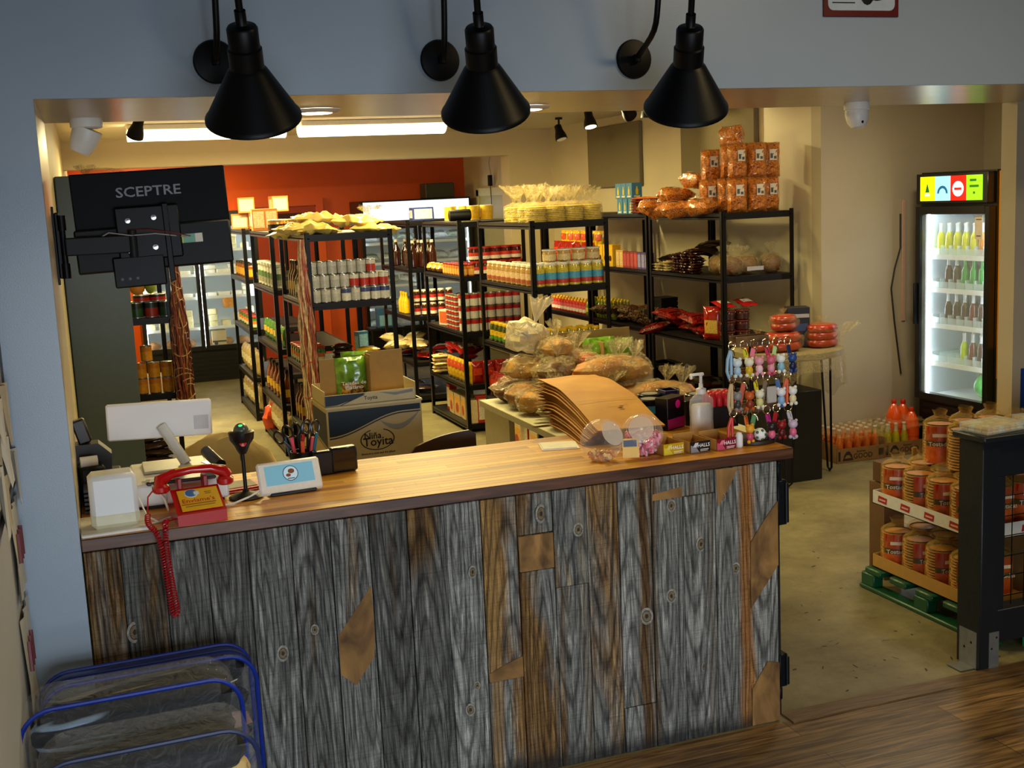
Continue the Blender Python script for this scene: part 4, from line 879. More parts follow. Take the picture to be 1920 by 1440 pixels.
for d in range(3):
    for i in range(9): gbo((4.48+.07*d, 6.0+.065*i+(.06 if i > 5 else 0), z), J(1), 'small yellow-green bottle, %s from front, row %s, middle shelf' % (ords(i), ('one', 'two', 'three')[d]), 'small lime bottles')
hb = jar_make('hot_sauce_jar', 'c8342c', 'd8606a', 'e8b02c', 'e8d8d0', .03, .13, 'bottle', False, .5)
for d in range(2):
    for l in range(1):
        for i in range(12): hb((4.48+.075*d, 6.66+.078*i, z+.131*l), J(1), 'small red and pink bottle, %s from front, row %s, far wall rack' % (ords(i), ('one', 'two')[d]), 'small red bottles')
# lower shelves, in shade
z = LV[3]+.001
for i in range(16): (dk if i % 3 else candy)((4.50+.18*(i % 2), 4.06+.15*(i//2) if i < 8 else 5.25+.15*(i//2-4), z+.05+.03*(i % 3)), 0, 'shaded %s bag, number %d of the lower shelf along right wall' % ('dark' if i % 3 else 'red', i+1), 'bags on the lower shelves', None, (-PI/2+J(.3), J(.2), J(1.5)))
for i in range(5): rb((4.48, 4.2+.16*i, LV[4]+.001), -PI/2, 'dim red box, %s from front, bottom shelf of right wall rack' % ords(i), 'boxes on the bottom shelf')
# ================================================================ COOLERS
def emis(col, st): return M(col, .5, 0, 0, 30, st)
INNER = M('dfeaf0', .4, 0, 0); 
def cooler(lb, name, W, D, H, zb, zt, header, doors, goods_levels, loc, rz, strength, txt=None, top_black=True, side=None):
    """Glass door cooler, front at local y=0 facing -y, x from 0 to W, body behind."""
    t = thing(name, lb, 'cooler', loc, rz); w = .035
    b = MB(); b.box(0, w, .03, D, 0, H, 0); b.box(W-w, W, .03, D, 0, H, 0); b.box(w, W-w, D-w, D, 0, H, 0); b.box(w, W-w, .03, D-w, zt, H, 0); b.box(w, W-w, .03, D-w, 0, zb, 0)
    b.box(w, w+.004, .06, D-w, zb, zt, 1); b.box(W-w-.004, W-w, .06, D-w, zb, zt, 1); b.box(w+.004, W-w-.004, D-w-.004, D-w, zb, zt, 1); b.box(w+.004, W-w-.004, .06, D-w-.004, zb, zb+.004, 1)
    if side: b.box(W, W+.003, .05, D, .62, H-.01, 2); b.box(W, W+.003, .05, D, .0, .62, 3)
    b.build('cabinet', [M('08090a', .35, 0, .1), INNER]+(list(side) if side else []), t, False)
    g = MB(); n = int((zb-.06)/.05)
    for i in range(n): g.box(.04, W-.04, .012, .03, .04+.05*i, .07+.05*i, 0)
    g.box(.0, W, .022, .03, 0.0, zb, 0); g.build('vent_grille', M('0b0c0d', .4, .2), t, False)
    dwid = W/doors
    for k in range(doors):
        x0, x1 = k*dwid+.003, (k+1)*dwid-.003; f = .045
        d = MB(); d.box(x0, x0+f, -.03, .028, zb-.02, zt+.02, 0, .003); d.box(x1-f, x1, -.03, .028, zb-.02, zt+.02, 0, .003); d.box(x0+f, x1-f, -.03, .028, zb-.02, zb+.03, 0); d.box(x0+f, x1-f, -.03, .028, zt-.035, zt+.02, 0)
        do = d.build('glass_door', M('0a0a0b', .3, 0, .1), t, False)
        q = MB(); q.box(x0+f, x1-f, -.008, -.004, zb+.03, zt-.035, 0); q.build('pane', GLASS, do, False)
        h = MB(); hx = x1-.02 if (k == 0 and doors > 1) else x0+.02; h.box(hx-.008, hx+.008, -.06, -.03, .95, 1.25, 0, .003); h.build('handle', BLK, do)
    # lit lamp strips inside
    l = MB(); l.box(w+.006, w+.02, .045, .06, zb+.02, zt-.02, 0); l.box(W-w-.02, W-w-.006, .045, .06, zb+.02, zt-.02, 0); l.box(w+.05, W-w-.05, .06, .09, zt-.02, zt-.006, 0)
    if doors > 1:
        for k in range(1, doors): l.box(k*dwid-.008, k*dwid+.008, .045, .06, zb+.02, zt-.02, 0)
    l.build('lamp_strip', emis('e8f6ff', strength), t, False)
    for zl in goods_levels:
        s = MB(); s.box(w+.008, W-w-.008, .075, D-w-.01, zl-.010, zl, 0); s.box(w+.008, W-w-.008, .068, .075, zl-.022, zl+.012, 0); s.build('shelf', M('e8f0f2', .3), t, False)
    if header:
        h0, h1, mats, painter = header
        hh = MB(); hh.box(.015, W-.015, -.035, .03, h0-.02, h1+.02, 0, .004); ho = hh.build('header_frame', M('0a0a0b', .35), t)
        p = MB(); painter(p, W, h0, h1); p.build('header_sign', mats, ho, False)
    return t
# --- dairy cooler far left
dc = cooler('two-door cheese cooler lit white at the back left of the shop', 'display_cooler', 1.40, .75, 2.0, .40, 1.86, None, 2, (.64, 1.0, 1.27, 1.55), (.60, 10.7, 0), 0, 20)
wh = M('e8e6d8', .5, 0, .08); ch = M('e0d8a8', .5, 0, .12); og = M('d88a1c', .4, 0, .2); br = M('8a5a2c', .5, 0, .3); pk = M('c84a5a', .4, 0, .4)
def slab(col, w, d, h):
    def f():
        m = MB(); m.box(-w/2, w/2, -d/2, d/2, 0, h, 0, .006); o = m.build('cheese_pack', col); tag(o, 'x', 'cheese'); return o
    return Proto(f)
s1 = slab(wh, .14, .1, .05); s2 = slab(ch, .1, .1, .07); s3 = slab(og, .13, .12, .12)
k = 0
for li, zl in enumerate((.64, 1.0, 1.27, 1.55)):
    for i in range(9):
        x = .70+.145*i
        if abs(x-1.3) < .03: x += .03
        pr = (s2, s1, s1, s2)[li]; hh = R.choice((1, 2, 3))
        for q in range(hh):
            pr((x, 10.86+J(.02), zl+.001+(.071 if pr is s2 else .051)*q), J(.25), '%s cheese block in dairy cooler, column %s from left, %s in stack, shelf %s' % ('yellowish' if pr is s2 else 'white', ords(i), ords(q), ('one', 'two', 'three', 'four')[li]), 'cheese blocks in the dairy cooler')
s3((1.62, 10.84, .641+.22), .1, 'big orange cheese block on the lower shelf of the dairy cooler', None)
def mkb(): m = MB(); m.ball((0, 0, .05), (.09, .06, .05), 0, 12, .15, 3, 2); o = m.build('sausage_pack', br); tag(o, 'x', 'sausage pack'); return o
SP_ = Proto(mkb)
for i in range(6): SP_((.72+.2*i+(.04 if i > 2 else 0), 10.84, .405), J(.5), 'brown sausage pack on the floor of the dairy cooler, %s from left' % ords(i), 'sausage packs')
m = MB(); m.box(-.085, .085, -.08, .08, 0, .19, 0, .004); m.box(-.08, .08, -.0815, -.08, .05, .07, 1); m.T = T(-.04, -.082, .04, PI/2); m.lathe([(.022, 0), (.0, .001)], 14, 1); m.T = Matrix(); tag(m.build('cardboard_carton', [M('b8a884', .7), BLK], None, False, (1.47, 10.86, .405)), 'tan cardboard carton with dark stripe at the cooler bottom', 'carton')
# --- meat cooler far right
def paint_r(p, W, h0, h1):
    p.box(.04, W-.04, -.040, -.034, h0, h1, 0); p.box(.14, W-.14, -.0415, -.040, h0+.09, h1-.09, 1); p.text('NCA', FRONT(W-.14, -.0425, h0+.06), .07, 2)
cooler('wide meat cooler with blank lit white header at back right', 'display_cooler', 1.52, .6, 2.04, .35, 1.70, (1.77, 2.02, [emis('cfe0ea', 1.3), emis('f4fbff', 5), M('10141c')], paint_r), 2, (.62, .92, 1.22, 1.48), (3.46, 11.65, 0), 0, 6)
mt = packet_make('frozen_bag', 'b8c0c4', '5a6468', .24, .14, .08, 'frozen bag'); mt2 = packet_make('frozen_bag', '8a9a8c', '2c3438', .24, .14, .08, 'frozen bag')
for li, zl in enumerate((.36, .62, .92, 1.22, 1.48)):
    for i in range(6):
        (mt if (i+li) % 3 else mt2)((3.62+.235*i, 11.8, zl+.045), 0, '%s frozen bag, %s from left, shelf %s of the meat cooler' % ('pale' if (i+li) % 3 else 'dark', ords(i), ('one', 'two', 'three', 'four', 'five')[li]), 'frozen bags in the meat cooler', None, (-PI/2+.5, J(.2), J(.3)))
mb_ = MB(); mb_.box(-.2, .2, -.15, .15, 0, .2, 0, .01); mb_.box(-.18, -.17, -.152, -.15, .02, .18, 0); tag(mb_.build('metal_equipment_box', M('4a4a3e', .5, .4), None, False, (4.62, 12.0, 2.041)), 'dull grey-green metal box on top of the meat cooler', 'equipment box')
cdn = MB(); cdn.tube([(5.08, 11.0, 2.6), (5.05, 11.02, 2.45), (5.06, 10.98, 2.3)], .006, 6, 0); cdn.box(5.03, 5.07, 10.96, 11.04, 2.16, 2.30, 1, .005); cdn.tube([(5.05, 11.0, 2.16), (5.055, 11.0, 2.0), (5.06, 11.01, 1.8)], .005, 6, 1)
tag(cdn.build('hanging_cable', [M('b8b0a0'), BLK]), 'hanging cable with small black plug box on the rear side wall', 'cable')
mb_ = MB(); mb_.box(-.09, .09, -.06, .06, 0, .22, 0, .004); mb_.box(-.07, .07, -.062, -.06, .02, .14, 1); tag(mb_.build('pet_food_box', [M('2a5a8a', .5), M('7aa8c8', .5)], None, False, (3.22, 9.6, .6)), 'blue pack seen behind the jars in front of the meat cooler', 'pack')
stn = MB(); stn.box(-.2, .2, -.15, .15, 0, .02, 0); [stn.rod((a, b, 0), (a, b, -.58), .012) for a in (-.18, .18) for b in (-.13, .13)]; tag(stn.build('display_stand', BLK, None, True, (3.22, 9.6, .58)), 'small black display stand in front of the meat cooler', 'stand')
# --- soda fridge in the alcove: front faces the shop (-x)
def paint_s(p, W, h0, h1):
    a = .06; ws = (W-.12)/4
    # strips run in local x (left of the photo is local x=0)
    for i in range(4): p.box(a+ws*i+.002, a+ws*(i+1)-.002, -.0400, -.034, h0, h1, i)
    # emblems
    p.prism([(a+ws*.36, h0+.06), (a+ws*.64, h0+.06), (a+ws*.5, h0+.125)], -.0412, -.0402, 4); p.box(a+ws*.34, a+ws*.66, -.0412, -.0402, h0+.035, h0+.05, 5)
    c = a+ws*1.5; p.prism([(c+.052*math.cos(t*PI/8), h0+.05+.055*math.sin(t*PI/8)) for t in range(9)]+[(c+.034*math.cos(t*PI/8), h0+.05+.036*math.sin(t*PI/8)) for t in range(8, -1, -1)], -.0412, -.0402, 6)
    k = p.T; p.T = T(a+ws*2.5, -.0402, (h0+h1)/2-.005, PI/2); p.lathe([(.052, 0), (.052, .001), (0, .001)], 24, 5); p.T = k; p.box(a+ws*2.5-.035, a+ws*2.5+.035, -.0424, -.0416, (h0+h1)/2-.014, (h0+h1)/2+.004, 2)
    c = a+ws*3.5
    for i, (dx, dz, l) in enumerate(((-.01, .05, .06), (0, .01, .085), (.0, -.035, .018))): p.box(c+dx-l/2, c+dx+l/2, -.0412, -.0402, (h0+h1)/2+dz-.008, (h0+h1)/2+dz+.008, 7)
sf = cooler('tall black upright soda fridge with bright four-colour header in the alcove', 'soda_fridge', .72, .62, 2.04, .42, 1.78, (1.84, 2.01, [emis('d8d800', 1.6), emis('8ad0e8', 1.6), emis('c81408', 1.6), emis('86c814', 1.6), emis('1a7a3a', .5), emis('ffffff', 2.2), emis('1a6a9a', .6), emis('2c7a1c', .5)], paint_s), 1, (.66, .94, 1.20, 1.44), (5.80, 3.52, 0), -PI/2+.05, 20, None, True, (M('e0940a', .25, 0, .05, 3, coat=.5), M('5c5420', .3, 0, .1, 6)))
def sodab(liq, cap='e8e8e8', top='dfe8ea', frac=.62):
    def f():
        t = thing('soda_bottle', 'x', 'soda bottle'); h, r = .235, .029
        b = MB(); b.lathe([(r*.85, .0), (r, .008), (r, h*.40), (r*.92, h*.5), (r*.96, h*.58), (r*.5, h*.74)], 14, 0); b.build('soda', M(liq, .1, 0, .08, 30, coat=.8, emit=0), t)
        n = MB(); n.lathe([(r*.5, h*.74), (r*.42, h*.85), (r*.42, h*.96)], 12, 0, False); n.build('bottle_neck', M(top, .1, 0, 0, coat=.8), t)
        c = MB(); c.lathe([(r*.52, h*.945), (r*.5, h*.99), (0, h)], 12, 0); c.build('cap', M(cap, .3, .3), t); return t
    return Proto(f)
sy = sodab('c8c800', 'e0e0d0'); so_ = sodab('e08a14', 'e0e0d0'); sg = sodab('1c9a3a', 'e8e8e8', '2cae4c'); sc = sodab('3a100a', 'd8d0c8'); sr = sodab('6a100c', 'd8d0c8'); sl = sodab('b8d81c', 'd8d0c8')
def fpos(lx, ly): # local fridge coords -> world
    a = -PI/2+.05; return 5.80+lx*math.cos(a)-ly*math.sin(a), 3.52+lx*math.sin(a)+ly*math.cos(a)
lvls = [(1.44, [sy, sy, sy, sy, sy, so_, so_], 'yellow', 'top'), (1.20, [None, sc, sc, sg, sg, sg, sg], 'green', 'second'), (.94, [None, sc, sc, sc, sr, sc, sc], 'dark cola', 'third'), (.66, [None, None, None, sl, sr, sc, sc], 'mixed', 'fourth')]
cn = {id(sy): 'yellow', id(so_): 'orange', id(sg): 'green', id(sc): 'dark cola', id(sr): 'dark red', id(sl): 'lime green'}
for z, ls, nm_, sh_ in lvls:
    for d in range(3):
        for i, pr in enumerate(ls):
            if pr is None: continue
            x, y = fpos(.09+.082*i, .13+.085*d); pr((x, y, z+.001), 0, '%s soda bottle, %s from left, %s row, %s shelf of soda fridge' % (cn[id(pr)], ords(i), ('front', 'middle', 'rear')[d], sh_), 'bottles in the soda fridge')
# clear bottle organisers on each shelf
for z, *_ in lvls:
    t = thing('bottle_organizer', 'frosted bottle organizer tray on the %s shelf of soda fridge' % {1.44: 'top', 1.20: 'second', .94: 'third', .66: 'fourth'}[z], 'organizer', (5.80, 3.52, z+.002), -PI/2+.05)
    m = MB()
    for i in range(8):
        x = .05+.082*i; m.prism([(x, .0), (x+.006, .0), (x+.012, .03), (x+.006, .075), (x, .075), (x+.006, .03)], .085, .34, 0)
    for i in range(7):
        x = .05+.082*i; m.quad((x, .084, .0), (x+.08, .084, .0), (x+.08, .082, .055), (x, .082, .055), 0)
    m.build('divider', film('frosted_plastic', 'dff4f6', .45, .2, .2), t, False)
big = MB(); big.ball((0, 0, .10), (.13, .10, .10), 0, 18); big.ball((-.06, -.10, .10), (.018, .01, .018), 1, 10); big.ball((.03, -.105, .10), (.018, .01, .018), 1, 10)
x, y = fpos(.52, .2); tag(big.build('ribbed_bottle', [M('3aba5a', .2, 0, .1, coat=.6), M('1c2c4a')], None, True, (x, y, .43)), 'round green object with blue knobs at fridge bottom', 'bottle')
big = MB(); big.ball((0, 0, 0), (.12, .05, .045), 0, 16); big.ball((-.115, 0, 0), (.022, .022, .022), 1, 10); x, y = fpos(.56, .18)
tag(big.build('large_soda_bottle', [M('1c0a0c', .15, coat=.6), M('d8402a')], None, True, (x, y, .575)).rotation_euler and bpy.data.objects['large_soda_bottle'], 'dark bottle with red cap lying across fridge bottom', 'bottle')
bpy.data.objects['large_soda_bottle'].rotation_euler = (0, .1, -PI/2+.05)
xo, yo = fpos(.745, .10)
t = thing('orange_cabinet', 'orange and olive cabinet edge just right of the soda fridge', 'cabinet', (xo, yo, 0), -PI/2+.05); m = MB(); m.box(0, .5, 0, .5, 0, 2.03, 0, .004); m.build('cabinet_body', M('2a2418', .4), t); m = MB(); m.box(.004, .49, -.004, 0, .82, 2.02, 0); m.box(.004, .49, -.004, 0, .02, .82, 1); m.build('front_panel', [M('f0a000', .3, 0, .04, 3, coat=.4), M('7a6a1c', .35, 0, .15, 9)], t, False)
x, y = fpos(.60, -.0095); m = MB(); m.box(-.035, .035, -.001, .001, -.08, .08, 0); m.box(-.025, .025, -.0014, -.001, .05, .056, 1); m.box(-.02, .02, -.0014, -.001, -.062, -.055, 1)
o = tag(m.build('paper_notice', [M('d8ccb8', .5), M('4a443c')], None, False, (x, y, 1.655)), 'small cream paper notice stuck inside top right of soda fridge door', 'notice'); o.rotation_euler = (0, 0, -PI/2+.05)
cd = MB(); cd.tube([(5.79, 3.712, 1.75), (5.79, 3.71, 1.5), (5.74, 3.71, 1.35), (5.71, 3.71, 1.2), (5.74, 3.71, .95), (5.80, 3.71, .55)], .006, 6, 0)
tag(cd.build('power_cord', M('1a1614', .5)), 'thin dark power cord running down the wall beside soda fridge', 'cord')
cd = MB(); cd.box(-.015, .015, -.01, 0, 0, .9, 0, .003); o = tag(cd.build('cable_cover', M('c8a088', .6), None, True, (5.82, 3.718, .95)), 'pinkish vertical cable cover on the wall beside soda fridge', 'cable cover')

# ================================================================ CEILING THINGS
for k, x in enumerate((1.155, 2.60)):
    t = thing('tube_light', 'long white lit tube fixture on the ceiling, %s of the two' % ('left', 'right')[k], 'ceiling light', (x, 6.95, 2.744), 0, 'tube fixtures')
    m = MB(); m.box(-.66, .66, -.13, .13, -.05, 0, 0, .008); m.build('fixture_base', WHT, t)
    d = MB(); n = 10
    vs = [( -.66+1.32*(i/1), .125*math.cos(a), -.05-.085*math.sin(a)) for i in (0, 1) for a in [PI*j/n for j in range(n+1)]]
    d.add(vs, [(j, j+1, n+2+j, n+1+j) for j in range(n)]+[tuple(range(n+1)), tuple(reversed(range(n+1, 2*n+2)))], 0); d.build('diffuser', emis('fff0c8', 6), t)
for k, (x, y) in enumerate(((.9, .56), (1.71, .61))):
    t = thing('recessed_light', 'round recessed disc light in the glossy soffit, %s one' % ('left', 'right')[k], 'ceiling light', (x, y, 2.335), 0, 'soffit disc lights')
    m = MB(); m.lathe([(.062, -.012), (.085, -.008), (.09, 0)], 24, 0, False); m.build('trim_ring', M('c8c0b0', .4), t); d = MB(); d.lathe([(.0, -.013), (.055, -.013), (.063, -.010)], 24, 0); d.build('lens', emis('fff2d0', 12), t)
def track(x, y, z, rx, rz, lb, lit=True):
    t = thing('track_spotlight', lb, 'spotlight', (x, y, z), rz)
    m = MB(); m.cyl(0, 0, 2.744-z-.02, 2.744-z, .035, 14); m.rod((0, 0, 0), (0, 0, 2.744-z-.02), .010); m.build('stem', BLK, t)
    h = MB(); h.T = T(0, 0, 0, rx); h.lathe([(.02, .06), (.035, .05), (.038, 0), (.055, -.05), (.06, -.09)], 18, 0, True); h.build('lamp_head', BLK, t)
    l = MB(); l.T = T(0, 0, 0, rx); l.lathe([(0, -.093), (.05, -.0925)], 16, 0); l.build('bulb_face', emis('fff0c0', 9 if lit else .1), t)
track(.51, 5.2, 2.62, .6, .5, 'black track spotlight in front of the left tube light', False)
track(4.50, 7.2, 2.62, -.35, .4, 'unlit black track spotlight nearest the olive wall panel left edge', False)
track(4.30, 6.0, 2.66, -.3, .1, 'lit track spotlight above the farther wall panel')
track(4.42, 5.5, 2.68, -1.0, 2.2, 'small track light turned sideways left of third barn lamp')
track(4.62, 5.5, 2.70, .1, 0, 'black dome-like track light just left of third barn lamp', False)
v = MB(); v.box(-.35, .35, -.15, .15, 0, .012, 0); [v.box(-.32, .32, -.13+.035*i, -.12+.035*i, -.004, 0, 0) for i in range(8)]; tag(v.build('air_vent', M('c8bd98', .6), None, False, (3.75, 7.6, 2.733)), 'cream slotted air vent on the ceiling right of tube lights', 'vent')
# security cameras under the soffit
def dome(x, y, lb, side):
    t = thing('security_camera', lb, 'security camera', (x, y, 2.336), side)
    m = MB(); m.lathe([(.052, 0), (.055, -.012), (.054, -.03), (.046, -.034)], 24, 0); m.build('mount_ring', WHT, t)
    h = MB(); h.T = T(0, 0, -.045, .35 if side else -.15, .3 if side else 0)
    h.lathe([(.048, .012), (.049, -.01), (.044, -.045), (.034, -.075)], 24, 0) if side else h.lathe([(.049, .014), (.050, -.01), (.044, -.04), (.028, -.062), (0, -.068)], 24, 0); h.build('camera_body', WHT, t)
    l = MB(); l.T = T(0, 0, -.045, .35 if side else -.15, .3 if side else 0)
    if side: l.lathe([(.033, -.0752), (.018, -.074), (0, -.073)], 18, 0)
    else: l.ball((-.004, -.040, -.046), (.006, .004, .007), 0, 8)
    l.build('lens', BLK, t)
dome(.14, .74, 'white turret security camera under the soffit at left, lens tilted down', .6); dome(3.27, .73, 'white rounded security camera under the soffit near the soda fridge', 0)
# ================================================================ BARN LAMPS
LBK = M('040405', .42, 0, .1, spec=.2)
def barn(cx, cy, px, ztop, tilt, lb, out):
    zs = 2.195
    t = thing('gooseneck_lamp', lb, 'wall lamp', (px, 0, 2.435), 0, 'black barn lamps')
    m = MB(); m.lathe([(.001, 0), (.062, 0), (.064, .004), (.060, .012), (.02, .018)], 30, 0, True, (0, 0, 0), (0, -1, 0)); m.cyl(0, -.03, -.012, .012, .012, 10); m.build('wall_plate', LBK, t)
    # arm: out from the plate, up, over and down into the shade neck
    dx, dy = cx-px, cy; P = [(0, -.015, 0), (0, -.05, .01), (dx*.15+.00, -.075, .06), (dx*.22, -.085, .16), (dx*.3, -.10, .25), (dx*.42, -.15, .33), (dx*.6, -.235, .37), (dx*.8, -.33, .35), (dx*.93, -.42, .28), (dx*.985, dy+.0, .19), (dx, dy+.0, .08)]
    P = [(0, -.015, 0), (0, -.05, .012), (dx*.1, -.085*out, .07), (dx*.15, -.105*out, .16), (dx*.22, -.12*out, .26), (dx*.36, -.16*out, .36), (dx*.55, -.27, .42), (dx*.75, -.40, .42), (dx*.9, dy-.06, .34), (dx, dy-.085, .20), (dx, dy-.068, .05)]
    TL = T(dx, dy-.02, -.012, tilt[0], tilt[1]); P = P[:6]+[(dx*.5, dy*.6-.04, .42), tuple((TL @ Vector((0, 0, .34)))+Vector((0, .07, .02))), tuple(TL @ Vector((0, 0, .26))), tuple(TL @ Vector((0, 0, .17))), tuple(TL @ Vector((0, 0, .06)))]
    a = []; 
    for i in range(len(P)-1):
        p0 = Vector(P[max(i-1, 0)]); p1 = Vector(P[i]); p2 = Vector(P[i+1]); p3 = Vector(P[min(i+2, len(P)-1)])
        for k in range(4): s = k/4; a.append(.5*((2*p1)+(p2-p0)*s+(2*p0-5*p1+4*p2-p3)*s*s+(3*p1-p0-3*p2+p3)*s**3))
    a.append(Vector(P[-1])); m = MB(); m.tube(a, .0095, 12, 0); m.build('gooseneck_arm', LBK, t)
    sh = MB(); sh.T = T(dx, dy-.02, -.012, tilt[0], tilt[1]); 
    sh.lathe([(.0145, .085), (.0145, .05), (.016, .048), (.036, .044), (.040, .038), (.040, -.012), (.0445, -.016), (.0445, -.066), (.052, -.074), (.122, -.196), (.1275, -.202), (.128, -.210), (.1245, -.210), (.119, -.197), (.049, -.078), (.038, -.066)], 40, 0, False); sh.build('lamp_shade', LBK, t)
    b = MB(); b.T = T(dx, dy-.02, -.012, tilt[0], tilt[1]); b.lathe([(.015, -.07), (.02, -.10), (.032, -.15), (.034, -.18), (.026, -.215), (.008, -.232), (0, -.233)], 20, 0); b.build('bulb', M('e8e0cc', .25, 0, 0, emit=.12), t)
barn(.532, -.48, .51, 0, (.50, -.13), 'leftmost of the three black gooseneck barn lamps, above the monitor', 1)
barn(1.170, -.48, 1.20, 0, (.50, -.22), 'middle black gooseneck barn lamp with bulb tip showing', .9)
barn(1.812, -.48, 1.87, 0, (.50, -.20), 'rightmost black gooseneck barn lamp, in front of the wall panel', 2.0)
# ================================================================ MONITOR ON WALL ARM
mo = thing('wall_monitor', 'black flat monitor seen from behind, SCEPTRE on its back, on wall arm', 'monitor', (.325, .60, 1.985), 0, None, (0, -.03, -.02))
m = MB(); m.box(-.255, .255, -.006, .018, -.075, .165, 0, .004); m.box(-.262, .252, -.006, .020, -.170, -.075, 0, .004); m.box(-.262, .252, -.028, -.006, -.168, -.02, 1, .006); m.box(-.255, .255, .018, .022, -.165, .16, 2)
m.build('housing', [M('07080a', .55, 0, .08, spec=.12), M('0a0b0c', .5, 0, .1, spec=.2), M('050507', .1)], mo)
m = MB(); m.text('SCEPTRE', FRONT(-.005, -.0068, .093) @ Matrix.Diagonal((1.18, 1, 1, 1)), .047, 0); m.build('brand_lettering', M('6d7074', .4), mo, False)
m = MB(); m.box(-.125, .085, -.040, -.030, -.135, .045, 0, .006); m.box(-.15, .02, -.042, -.032, -.225, -.12, 0, .008); m.box(.03, .05, -.044, -.034, -.215, .05, 0, .003)
for x, z in ((-.085, .0), (.0, .005), (-.09, -.10), (-.005, -.095)): m.T = T(x, -.041, z, PI/2); m.lathe([(.009, 0), (.009, .006), (.0, .007)], 12, 1)
m.T = Matrix()
for x in (-.125, -.10, -.075): m.T = T(x, -.0425, -.195, PI/2); m.lathe([(.005, 0), (0, .001)], 10, 2)
m.T = Matrix(); m.build('vesa_plate', [BLKM, CHR, M('55595c')], mo)
m = MB(); m.box(.06, .155, -.030, -.0285, -.09, -.06, 0); m.box(.06, .09, -.0305, -.0300, -.09, -.06, 1); m.box(.09, .13, -.0305, -.0300, -.09, -.06, 2); m.build('sticker', [M('d8d4c4', .5), M('c8c820', .5), M('6aa890', .5)], mo, False)
m = MB(); m.tube([(-.09, -.04, -.03), (-.02, -.06, -.035), (.05, -.05, -.05), (.115, -.032, -.068)], .0022, 6, 0); m.tube([(-.20, -.04, -.06), (-.15, -.07, -.035), (-.08, -.07, -.05), (.0, -.05, -.05), (.10, -.033, -.07)], .002, 6, 1); m.build('cable', [M('6a1a22', .4), M('9a9a9a', .3)], mo)
ar = thing('monitor_arm', 'black articulated wall arm bracket holding the monitor on the jamb', 'monitor arm', (.0, .60, 1.92))
m = MB(); m.box(.001, .008, -.03, .03, -.14, .12, 0, .001); m.build('wall_plate', BLKM, ar); m = MB(); m.box(.008, .022, -.02, .02, -.12, .10, 0, .003); m.cyl(.03, -.02, -.12, .09, .010, 12); m.cyl(.03, -.02, -.12, -.07, .014, 12); m.cyl(.03, -.02, .04, .09, .014, 12); m.build('pivot', BLKM, ar)
m = MB(); m.box(.035, .245, -.062, -.045, -.045, .015, 0, .004); m.cyl(.25, -.055, -.06, .03, .014, 12); m.build('arm_link', M('16181a', .5, 0, spec=.2), ar)
# crumpled bag on the grey cabinet and a label strip
m = MB(); ruffle(m, (0, 0, .0), .05, .07, 0, 5); m.ball((.10, 0, .025), (.12, .08, .028), 0, 16, .2, 3, 5); tag(m.build('crumpled_plastic_bag', FILM, None, True, (.13, 4.5, 2.258)), 'crumpled clear plastic bag on top of the grey cabinet', 'plastic bag')

# ================================================================ THINGS ON THE COUNTER
Z = 1.0498
t = thing('tablet_stand', 'white tablet display turned away, on white stand at far left of counter', 'card terminal', (.105, .115, Z), .04)
m = MB(); m.box(-.105, .100, -.115, .12, 0, .010, 0, .004); m.build('base_tray', WHT, t); 
m = MB(); m.T = T(0, 0, .010, 0, 0, 0); m.box(-.070, .070, -.075, .03, 0, .166, 0, .014); m.build('terminal_body', M('e4e4e2', .35, 0, 0), t)
m = MB(); m.box(-.0712, .0712, -.0762, .031, .010, .066, 0, .014); m.build('lower_skirt', M('d8d2b4', .5), t, False)
# receipt printer and dark stack behind
t = thing('receipt_printer', 'dark receipt printer with paper roll beside the left wall', 'printer', (.035, .48, Z), .1)
m = MB(); m.box(-.03, .05, -.06, .06, 0, .13, 0, .008); m.build('printer_body', BLK, t); m = MB(); m.rod((-.025, -.03, .145), (.03, -.03, .145), .018, 14); m.build('paper_roll', WHT, t)
m = MB(); [m.box(-.028, .045, -.055, .05, .02+.014*i, .028+.014*i, 0) for i in range(6)]; tag(m.build('notepad_stack', [M('2a3140', .5)], None, False, (.045, .36, Z-.018)), 'stack of dark blue pads behind the white tablet stand', 'pads')
# headset / office chair back piece at left: black desk phone cradle
t = thing('black_holder', 'black angled phone holder standing behind the counter at left', 'holder', (.055, .56, Z+.09), 0)
m = MB(); m.prism([(-.055, .0), (.055, -.01), (.06, .06), (.02, .10), (-.06, .10)], -.04, .04, 0); m.build('holder_body', M('141212', .5), t, False); m = MB(); m.T = T(-.02, 0, .10, 0, -.25); m.box(-.022, .022, -.02, .02, 0, .085, 0, .006); m.build('holder_back', M('1c1413', .45), t)
m = MB(); m.box(-.07, .07, -.05, .05, 0, .09, 0, .005); tag(m.build('black_riser', BLK, None, True, (.07, .56, Z)), 'low black box under the phone holder at counter left', 'riser')
